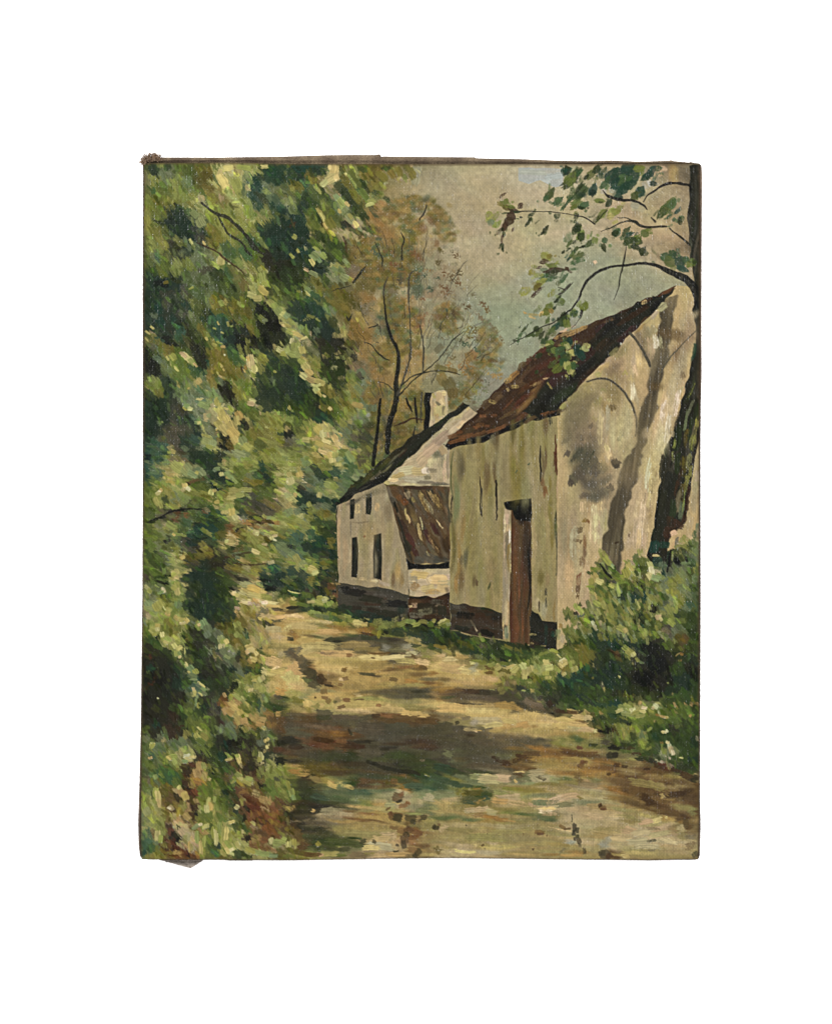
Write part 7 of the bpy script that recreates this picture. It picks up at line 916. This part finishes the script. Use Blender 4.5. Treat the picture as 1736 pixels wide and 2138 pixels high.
def add_mesh(name, verts, faces, material, parent=None, colors=None, smooth=True):
    verts = np.asarray(verts, np.float32) - (BASE if parent is not None else 0)
    faces = np.asarray(faces, np.int32)
    me = bpy.data.meshes.new(name)
    nf, k = faces.shape
    me.vertices.add(len(verts))
    me.vertices.foreach_set('co', verts.astype(np.float32).ravel())
    me.loops.add(nf * k)
    me.loops.foreach_set('vertex_index', faces.ravel())
    me.polygons.add(nf)
    me.polygons.foreach_set('loop_start', np.arange(0, nf * k, k, dtype=np.int32))
    me.polygons.foreach_set('use_smooth', np.full(nf, smooth))
    me.update(calc_edges=True)
    if colors is not None:
        at = me.attributes.new('pigment', 'FLOAT_COLOR', 'POINT')
        at.data.foreach_set('color', np.column_stack([colors, np.ones(len(colors))]).astype(np.float32).ravel())
    me.materials.append(material)
    ob = bpy.data.objects.new(name, me)
    coll.objects.link(ob)
    if parent is not None:
        ob.parent = parent
    return ob


def new_material(name):
    m = bpy.data.materials.new(name)
    m.use_nodes = True
    nt = m.node_tree
    return m, nt, nt.nodes['Principled BSDF']


def paint_material():
    m, nt, bsdf = new_material('old_oil_paint')
    at = nt.nodes.new('ShaderNodeAttribute')
    at.attribute_name = 'pigment'
    nt.links.new(at.outputs['Color'], bsdf.inputs['Base Color'])
    tc = nt.nodes.new('ShaderNodeTexCoord')
    no = nt.nodes.new('ShaderNodeTexNoise')
    no.inputs['Scale'].default_value = 40
    no.inputs['Detail'].default_value = 4
    nt.links.new(tc.outputs['Object'], no.inputs['Vector'])
    mr = nt.nodes.new('ShaderNodeMapRange')
    mr.inputs['To Min'].default_value, mr.inputs['To Max'].default_value = 0.24, 0.38
    nt.links.new(no.outputs['Fac'], mr.inputs['Value'])
    nt.links.new(mr.outputs['Result'], bsdf.inputs['Roughness'])
    bsdf.inputs['Specular IOR Level'].default_value = SPECULAR
    return m


def linen_material(name, dark, light, scale=1.0):
    """raw unpainted linen: woven threads, soiled and rubbed"""
    m, nt, bsdf = new_material(name)
    tc = nt.nodes.new('ShaderNodeTexCoord')
    mp = nt.nodes.new('ShaderNodeMapping')
    nt.links.new(tc.outputs['Object'], mp.inputs['Vector'])
    soil = nt.nodes.new('ShaderNodeTexNoise')
    soil.inputs['Scale'].default_value, soil.inputs['Detail'].default_value = 55 * scale, 6
    fleck = nt.nodes.new('ShaderNodeTexNoise')
    fleck.inputs['Scale'].default_value, fleck.inputs['Detail'].default_value = 520, 3
    wv = nt.nodes.new('ShaderNodeTexWave')
    wv.inputs['Scale'].default_value = 0.314 / 0.00124
    wv.inputs['Distortion'].default_value = 1.2
    wv2 = nt.nodes.new('ShaderNodeTexWave')
    wv2.bands_direction = 'Z'
    wv2.inputs['Scale'].default_value = 0.314 / 0.00124
    wv2.inputs['Distortion'].default_value = 1.2
    for n in (soil, fleck, wv, wv2):
        nt.links.new(mp.outputs['Vector'], n.inputs['Vector'])
    mul = nt.nodes.new('ShaderNodeMath')
    mul.operation = 'ADD'
    nt.links.new(wv.outputs['Fac'], mul.inputs[0])
    nt.links.new(wv2.outputs['Fac'], mul.inputs[1])
    mix = nt.nodes.new('ShaderNodeMix')
    mix.data_type = 'RGBA'
    ramp = nt.nodes.new('ShaderNodeMapRange')
    ramp.inputs['From Min'].default_value, ramp.inputs['From Max'].default_value = 0.36, 0.66
    nt.links.new(soil.outputs['Fac'], ramp.inputs['Value'])
    nt.links.new(ramp.outputs['Result'], mix.inputs['Factor'])
    mix.inputs['A'].default_value = (*(srgb_to_linear(np.array(dark) / 255) * ALBEDO), 1)
    mix.inputs['B'].default_value = (*(srgb_to_linear(np.array(light) / 255) * ALBEDO), 1)
    mix2 = nt.nodes.new('ShaderNodeMix')
    mix2.data_type = 'RGBA'
    r2 = nt.nodes.new('ShaderNodeMapRange')
    r2.inputs['From Min'].default_value, r2.inputs['From Max'].default_value = 0.45, 0.75
    r2.inputs['To Max'].default_value = 0.6
    nt.links.new(fleck.outputs['Fac'], r2.inputs['Value'])
    nt.links.new(r2.outputs['Result'], mix2.inputs['Factor'])
    nt.links.new(mix.outputs['Result'], mix2.inputs['A'])
    mix2.inputs['B'].default_value = (*(srgb_to_linear(np.array(dark) * 0.6 / 255) * ALBEDO), 1)
    nt.links.new(mix2.outputs['Result'], bsdf.inputs['Base Color'])
    bsdf.inputs['Roughness'].default_value = 0.9
    bsdf.inputs['Specular IOR Level'].default_value = 0.15
    bump = nt.nodes.new('ShaderNodeBump')
    bump.inputs['Strength'].default_value = 0.7
    bump.inputs['Distance'].default_value = 0.0004
    nt.links.new(mul.outputs['Value'], bump.inputs['Height'])
    nt.links.new(bump.outputs['Normal'], bsdf.inputs['Normal'])
    return m


SPECULAR = 0.25
paint_mat = paint_material()
linen_top = linen_material('soiled_linen_edge', (104, 86, 68), (156, 136, 108))
linen_side = linen_material('dark_linen_edge', (104, 86, 70), (146, 124, 102))
linen_flap = linen_material('grey_linen', (206, 190, 174), (236, 222, 206))
thread_mat, _nt, _b = new_material('brown_thread')
_at = _nt.nodes.new('ShaderNodeTexNoise')
_at.inputs['Scale'].default_value = 900
_mx = _nt.nodes.new('ShaderNodeMix')
_mx.data_type = 'RGBA'
_mx.inputs['A'].default_value = (*(srgb_to_linear(np.array((112, 80, 54)) / 255) * ALBEDO), 1)
_mx.inputs['B'].default_value = (*(srgb_to_linear(np.array((186, 150, 112)) / 255) * ALBEDO), 1)
_nt.links.new(_at.outputs['Fac'], _mx.inputs['Factor'])
_nt.links.new(_mx.outputs['Result'], _b.inputs['Base Color'])
_b.inputs['Roughness'].default_value = 0.9

# ---- the thing: an unframed canvas; its parts are children of an empty at its foot
painting = bpy.data.objects.new('oil_painting', None)
painting.empty_display_size = 0.05
painting.location = BASE
coll.objects.link(painting)
painting['label'] = 'old unframed oil painting of a lane with whitewashed cottages under leafy trees, frayed canvas edges'
painting['category'] = 'painting'

# ---- outlines of the canvas, measured in canvas units
IN_TOP = [(577, 653), (900, 651), (1140, 655), (1740, 657), (2240, 656), (2500, 657), (2793, 654)]
OUT_TOP = [(568, 630), (600, 627), (660, 626.5), (870, 627), (1140, 623), (1300, 618), (1400, 616.5), (1500, 617), (1514, 614.5), (1520, 617), (1523, 624),
           (1535, 622.5), (1740, 625), (1900, 626), (1902, 630), (2100, 634), (2240, 640), (2340, 642), (2440, 639), (2560, 644), (2680, 640), (2760, 648),
           (2797, 652), (2806, 662)]
IN_LEFT = [(653, 577), (1200, 577), (1500, 577), (1800, 576), (2100, 575), (2400, 573), (2700, 570), (2900, 568), (3200, 565), (3400, 564), (3437, 567)]
OUT_LEFT = [(630, 568), (700, 571), (1200, 569), (1800, 570), (2100, 569), (2400, 568), (2700, 564), (2900, 562), (3100, 557), (3300, 551), (3380, 553), (3425, 558), (3439, 570)]
IN_RIGHT = [(654, 2793), (1000, 2795), (1500, 2794), (1800, 2793), (2400, 2793), (2900, 2793), (3300, 2792), (3436, 2789)]
OUT_RIGHT = [(662, 2806), (700, 2808), (1000, 2806), (1300, 2805), (1500, 2806), (1600, 2803), (1800, 2801), (2400, 2802), (2900, 2800), (3200, 2799), (3300, 2802), (3425, 2799), (3439, 2791)]
IN_BOTTOM = [(567, 3437), (800, 3437), (1140, 3440), (1300, 3438), (1500, 3434), (1740, 3431), (1850, 3431), (2100, 3434), (2340, 3437), (2600, 3439), (2789, 3436)]
OUT_BOTTOM = [(570, 3439), (700, 3440), (900, 3441), (915, 3444), (1008, 3444), (1012, 3442), (1140, 3443), (1500, 3437), (1740, 3434), (1850, 3434), (2340, 3440), (2450, 3441),
              (2600, 3443), (2700, 3441), (2780, 3441), (2791, 3439)]


def along(poly, t):
    p = np.array(poly, float)
    return np.interp(t, p[:, 0], p[:, 1])


# ---- the painted face: one height field, split along the painted motifs
GX, GY = 1120, 1400
u = np.linspace(0, 1, GX)[None, :]
v = np.linspace(0, 1, GY)[:, None]
px = np.zeros((GY, GX))
py = np.zeros((GY, GX))
y_guess = 654 + (3437 - 654) * v
for _ in range(2):
    px = along(IN_LEFT, y_guess) * (1 - u) + along(IN_RIGHT, y_guess) * u
    py = along(IN_TOP, px) * (1 - v) + along(IN_BOTTOM, px) * v
    y_guess = py


def sample(field, x, y):
    fx = np.clip((x - X0) / PX - 0.5, 0, NX - 1.001)
    fy = np.clip((y - Y0) / PX - 0.5, 0, NY - 1.001)
    ix, iy = fx.astype(int), fy.astype(int)
    tx, ty = fx - ix, fy - iy
    if field.ndim == 3:
        tx, ty = tx[..., None], ty[..., None]
    return (field[iy, ix] * (1 - tx) + field[iy, ix + 1] * tx) * (1 - ty) + (field[iy + 1, ix] * (1 - tx) + field[iy + 1, ix + 1] * tx) * ty


cover = np.clip(RELIEF / 2.2, 0, 1)
height = sample(RELIEF * 1.1 + WEAVE * WEAVE_DEPTH * (1 - 0.75 * cover), px, py)
height += sample(1.35 * value_noise(6, 30, seed=22) + 1.1 * value_noise(5, 11, seed=23) + 0.7 * value_noise(12, 5, seed=24), px, py) * (1 - 0.7 * sample(cover, px, py))
height += 5 * (sample(value_noise(500, seed=21), px, py) - 0.5)          # the old canvas is not quite flat
edge = np.minimum.reduce([(px - px[:, :1]), (px[:, -1:] - px), (py - py[:1]), (py[-1:] - py)])
height = 4.0 + (height - 4.0) * np.clip(0.2 + edge / 30, 0, 1)                           # rolls over the stretcher
# rubbed, soiled edge: bare linen shows through at the very border
ncol = COL.copy()
worn = np.clip(1 - edge / (5 + 9 * sample(N_WIDE, px, py)), 0, 1) * np.clip(1.6 * sample(N_MID, px, py) - 0.25, 0, 1)
worn = np.maximum(worn, np.clip(1 - (py - py[:1]) / (6 + 9 * sample(N_WIDE, px, py)), 0, 1))
worn = np.maximum(worn, 0.9 * np.clip(1 - edge / 3.5, 0, 1))
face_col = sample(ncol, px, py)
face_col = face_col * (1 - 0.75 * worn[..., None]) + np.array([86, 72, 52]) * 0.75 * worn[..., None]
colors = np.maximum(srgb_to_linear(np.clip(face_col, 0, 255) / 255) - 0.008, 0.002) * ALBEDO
votes = np.stack([blur((LAB == k).astype(np.float32), 3) for k in range(len(LABELS))])
LAB = votes.argmax(0).astype(np.int8)
del votes
fcx = (px[:-1, :-1] + px[1:, 1:]) / 2
fcy = (py[:-1, :-1] + py[1:, 1:]) / 2
face_lab = LAB[np.clip(((fcy - Y0) / PX).astype(int), 0, NY - 1), np.clip(((fcx - X0) / PX).astype(int), 0, NX - 1)]
# patches of sky closed in by branches are labelled as tree or grass
open_sky = np.zeros(face_lab.shape, bool)
todo = [(int(300 * GY / 1400), int(0.66 * GX))]
is_sky = face_lab == LI['sky']
while todo:
    j, i = todo.pop()
    if 0 <= j < GY - 1 and 0 <= i < GX - 1 and is_sky[j, i] and not open_sky[j, i]:
        open_sky[j, i] = True
        todo += [(j + 1, i), (j - 1, i), (j, i + 1), (j, i - 1)]
print('open sky', open_sky.sum(), 'of', is_sky.sum())
shut_in = is_sky & ~open_sky
face_lab = np.where(shut_in, np.where((fcx > 2040) & (fcy < 1500), LI['overhang'], np.where(fcx < 1345, LI['leafy'], np.where(fcy < 2000, LI['autumn'], LI['grass']))), face_lab)
verts = np.stack(world_point(px, py, height), -1).reshape(-1, 3)
colors = colors.reshape(-1, 3)
idx = np.arange(GX * GY).reshape(GY, GX)
quads = np.stack([idx[:-1, :-1], idx[1:, :-1], idx[1:, 1:], idx[:-1, 1:]], -1)


def film(name, label_key, parent, text=None):
    q = quads[face_lab == LI[label_key]]
    if len(q) == 0:
        return None
    used, inv = np.unique(q.ravel(), return_inverse=True)
    ob = add_mesh(name, verts[used], inv.reshape(-1, 4), paint_mat, painting, colors[used])
    if parent is not painting:
        ob.parent = parent
    if text:
        ob['label'] = text
    return ob


film('painted_sky', 'sky', painting, 'pale grey beige painted sky')
film('painted_tree', 'leafy', painting, 'dense dark green painted trees and hedge with cream dabs')
film('painted_tree', 'autumn', painting, 'thin brown autumn tree painted in front of the sky')
film('painted_tree', 'overhang', painting, 'dark trunk and leafy branches with sky between, painted along the right edge')
film('painted_lane', 'path', painting, 'sunlit sandy painted lane crossed by dark shadows')
film('painted_grass', 'grass', painting, 'green painted verge with pale flowers')
film('painted_shrub', 'shrub', painting, 'green painted shrub with yellow dabs beside the barn')
cottage = film('painted_cottage', 'cottage', painting, 'small whitewashed painted cottage with dark plinth')
film('painted_roof', 'cottage_roof', cottage)
film('painted_chimney', 'chimney', cottage)
film('painted_lean_to_roof', 'lean_roof', cottage)
film('painted_low_wall', 'lean_wall', cottage)
for n in range(4):
    film('painted_window', 'window%d' % n, cottage)
barn = film('painted_barn', 'barn', painting, 'ochre and grey painted barn wall with the shadow of a tree')
film('painted_roof', 'barn_roof', barn)
film('painted_door', 'door', barn)


# ---- bare tacking margins, folded round the stretcher on four sides
def margin(name, inner, outer, horizontal, material, bulge, text):
    n = 900 if not horizontal else 760
    pi, po = np.array(inner, float), np.array(outer, float)
    t = np.linspace(0, 1, n)
    ai = pi[0, 0] + (pi[-1, 0] - pi[0, 0]) * t
    ao = po[0, 0] + (po[-1, 0] - po[0, 0]) * t
    bi, bo = along(inner, ai), along(outer, ao)
    rng = np.random.default_rng(int(abs(pi[0, 1])))
    wob = np.convolve(rng.normal(0, 1, n + 8), np.ones(9) / 9, 'valid') * 1.2
    fuzz = rng.normal(0, 0.5, n)
    rows = []
    prof = [(-0.2, -9), (0.0, -7.5), (0.08, -11), (0.2, -9), (0.38, -6 + bulge), (0.55, -5 + bulge), (0.72, -6 + bulge), (0.86, -9 + bulge), (0.96, -14), (1.0, -20), (1.0, -45), (0.97, -70), (0.93, -90)]
    for k, (f, h) in enumerate(prof):
        a = ai + (ao - ai) * min(1, max(0, f))
        b = bi + (bo - bi) * f + (fuzz if f >= 0.96 and k < 9 else 0)
        hh = h + (wob * (1.4 if 0.1 < f < 0.96 else 0.2))
        x, y = (a, b) if horizontal else (b, a)
        rows.append(np.stack(world_point(x, y, hh), -1))
    vs = np.stack(rows).reshape(-1, 3)
    ix = np.arange(len(prof) * n).reshape(len(prof), n)
    fs = np.stack([ix[:-1, :-1], ix[:-1, 1:], ix[1:, 1:], ix[1:, :-1]], -1).reshape(-1, 4)
    ob = add_mesh(name, vs, fs, material, painting)
    ob['label'] = text
    return ob


margin('canvas_edge', IN_TOP, OUT_TOP, True, linen_top, 3, 'wide brown unpainted strip of canvas along the top')
margin('canvas_edge', IN_LEFT, OUT_LEFT, False, linen_side, 0, 'narrow brown canvas edge on the left, bulging at the foot')
margin('canvas_edge', IN_RIGHT, OUT_RIGHT, False, linen_side, 0, 'narrow brown canvas edge on the right')
margin('canvas_edge', IN_BOTTOM, OUT_BOTTOM, True, linen_side, 0, 'thin worn canvas edge along the bottom')


# ---- loose threads
def threads(name, specs, text, seed):
    r = np.random.default_rng(seed)
    vs, fs = [], []
    for x, y, h, length, ang, rad in specs:
        n = 7
        p = np.zeros((n, 3))
        p[0] = (x, y, h)
        a, b = ang, r.uniform(-0.5, 0.5)
        curl = r.normal(0, 0.45)
        for k in range(1, n):
            a += curl + r.normal(0, 0.35)
            b += r.normal(0, 0.3)
            st = length / (n - 1)
            p[k] = p[k - 1] + st * np.array([math.cos(a) * math.cos(b), math.sin(a) * math.cos(b), math.sin(b)])
        base = len(vs)
        for k in range(n):
            w = rad * (1 - 0.5 * k / n)
            for q in range(4):
                c, s = math.cos(q * math.pi / 2), math.sin(q * math.pi / 2)
                vs.append(world_point(p[k, 0] + w * c, p[k, 1] + w * s * 0.7, p[k, 2] + w * s))
        for k in range(n - 1):
            for q in range(4):
                fs.append((base + k * 4 + q, base + k * 4 + (q + 1) % 4, base + (k + 1) * 4 + (q + 1) % 4, base + (k + 1) * 4 + q))
    ob = add_mesh(name, vs, fs, thread_mat, painting)
    ob['label'] = text
    return ob


r = np.random.default_rng(5)
spec = []
for _ in range(440):
    g = r.random() ** 1.2
    x = 570 + 66 * g + r.normal(0, 6)
    y = 645 - 16 * math.sin(g * 2.6) - 6 * g + r.normal(0, 8)
    spec.append((x, y, r.uniform(-14, 8), r.uniform(8, 24), r.uniform(-math.pi, math.pi), r.uniform(0.8, 1.8)))
for _ in range(16):
    spec.append((r.uniform(566, 625), r.uniform(622, 650), -4, r.uniform(14, 26), r.uniform(-2.6, -0.9), 0.7))
for _ in range(10):
    spec.append((r.uniform(566, 574), r.uniform(640, 662), -4, r.uniform(8, 16), r.uniform(2.6, 3.8), 0.7))
threads('frayed_threads', spec, 'frayed brown threads at the top left corner', 6)
for cx0, cy0, n, text in ((2683, 641, 14, 'small tuft of frayed threads on the top edge'), (2764, 647, 20, 'small tuft of frayed threads near the top right corner'),
                          (1517, 616, 12, 'tiny tuft of threads at the step in the top edge')):
    spec = [(cx0 + r.normal(0, 5), cy0 + r.normal(0, 1.5), r.uniform(-18, -10), r.uniform(4, 9), r.uniform(-math.pi, 0), 0.8) for _ in range(n)]
    threads('frayed_threads', spec, text, cx0)


# ---- a corner of the surplus canvas hangs out below the bottom left
def flap():
    n = 60
    vs, ix = [], {}
    a, b, c = np.array([622.0, 3438]), np.array([820.0, 3438]), np.array([761.0, 3475])
    rr = np.random.default_rng(3)
    for j in range(n + 1):
        f = j / n
        l, rgt = a + (c - a) * f, b + (c - b) * f
        for i in range(n + 1):
            g = i / n
            p = l + (rgt - l) * g
            rag = rr.normal(0, 0.8) if i in (0, n) else 0
            lift = -24 + 10 * f - 8 * math.sin(g * math.pi) * (1 - f)
            vs.append(world_point(p[0] + rag, p[1] + rag * 0.6 + (2.0 if i in (0, n) and rr.random() < 0.1 else 0), lift + 1.5 * math.sin(g * 9)))
    m = len(vs)
    vs = vs + [(x, y + 0.0006, z) for x, y, z in vs]
    k = lambda j, i: j * (n + 1) + i
    fs = []
    for j in range(n):
        for i in range(n):
            q = (k(j, i), k(j + 1, i), k(j + 1, i + 1), k(j, i + 1))
            fs.append(q)
            fs.append(tuple(m + z for z in reversed(q)))
        for i in (0, n):
            fs.append((k(j, i), k(j + 1, i), m + k(j + 1, i), m + k(j, i)))
    ob = add_mesh('canvas_flap', vs, fs, linen_flap, painting)
    ob['label'] = 'torn triangular flap of grey canvas under the bottom left edge'


flap()

# ---- the white backdrop the canvas hangs against
back, _nt, _b = new_material('white_backdrop_paper')
_b.inputs['Base Color'].default_value = (0.9, 0.9, 0.9, 1)
_b.inputs['Roughness'].default_value = 0.95
_b.inputs['Specular IOR Level'].default_value = 0.1
wall = add_mesh('backdrop', [(-3, 0.0185, -3), (3, 0.0185, -3), (3, 0.0185, 3), (-3, 0.0185, 3)], [(0, 1, 2, 3)], back, smooth=False)
wall['kind'] = 'structure'
wall['label'] = 'plain white backdrop behind the painting'


# ---- studio lamps
def softbox(name, loc, size_x, size_y, watts, tint=(1, 1, 1)):
    la = bpy.data.lights.new(name, 'AREA')
    la.shape = 'RECTANGLE'
    la.size, la.size_y = size_x, size_y
    la.energy = watts * LAMP_GAIN
    la.color = tint
    ob = bpy.data.objects.new(name, la)
    ob.location = loc
    d = -np.array(loc, float)
    import mathutils
    ob.rotation_euler = mathutils.Vector(d).to_track_quat('-Z', 'Y').to_euler()
    coll.objects.link(ob)


softbox('softbox', (-1.5, -0.95, 0.75), 0.7, 0.7, 62)
softbox('softbox', (1.6, -1.05, 0.35), 0.7, 0.9, 46)
softbox('softbox', (0.1, -1.1, 1.6), 1.0, 0.5, 40)
softbox('softbox', (0.0, -1.2, -1.6), 1.2, 0.6, 44)

world = bpy.data.worlds.new('World')
scene.world = world
world.use_nodes = True
world.node_tree.nodes['Background'].inputs['Color'].default_value = (1, 1, 1, 1)
world.node_tree.nodes['Background'].inputs['Strength'].default_value = 0.01

# ---- camera
cam = bpy.data.cameras.new('camera')
cam_ob = bpy.data.objects.new('camera', cam)
coll.objects.link(cam_ob)
DIST = 2.6
cam.sensor_fit = 'VERTICAL'
cam.sensor_height = 24
cam.lens = 24 * DIST / (4096 * S)
cam_ob.location = (0, -DIST, 0)
cam_ob.rotation_euler = (math.pi / 2, 0, 0)
cam.clip_end = 50
scene.camera = cam_ob
scene.view_settings.view_transform = 'Standard'
scene.view_settings.look = 'None'
scene.view_settings.exposure = 0
scene.view_settings.gamma = 1
scene.view_settings.use_curve_mapping = False
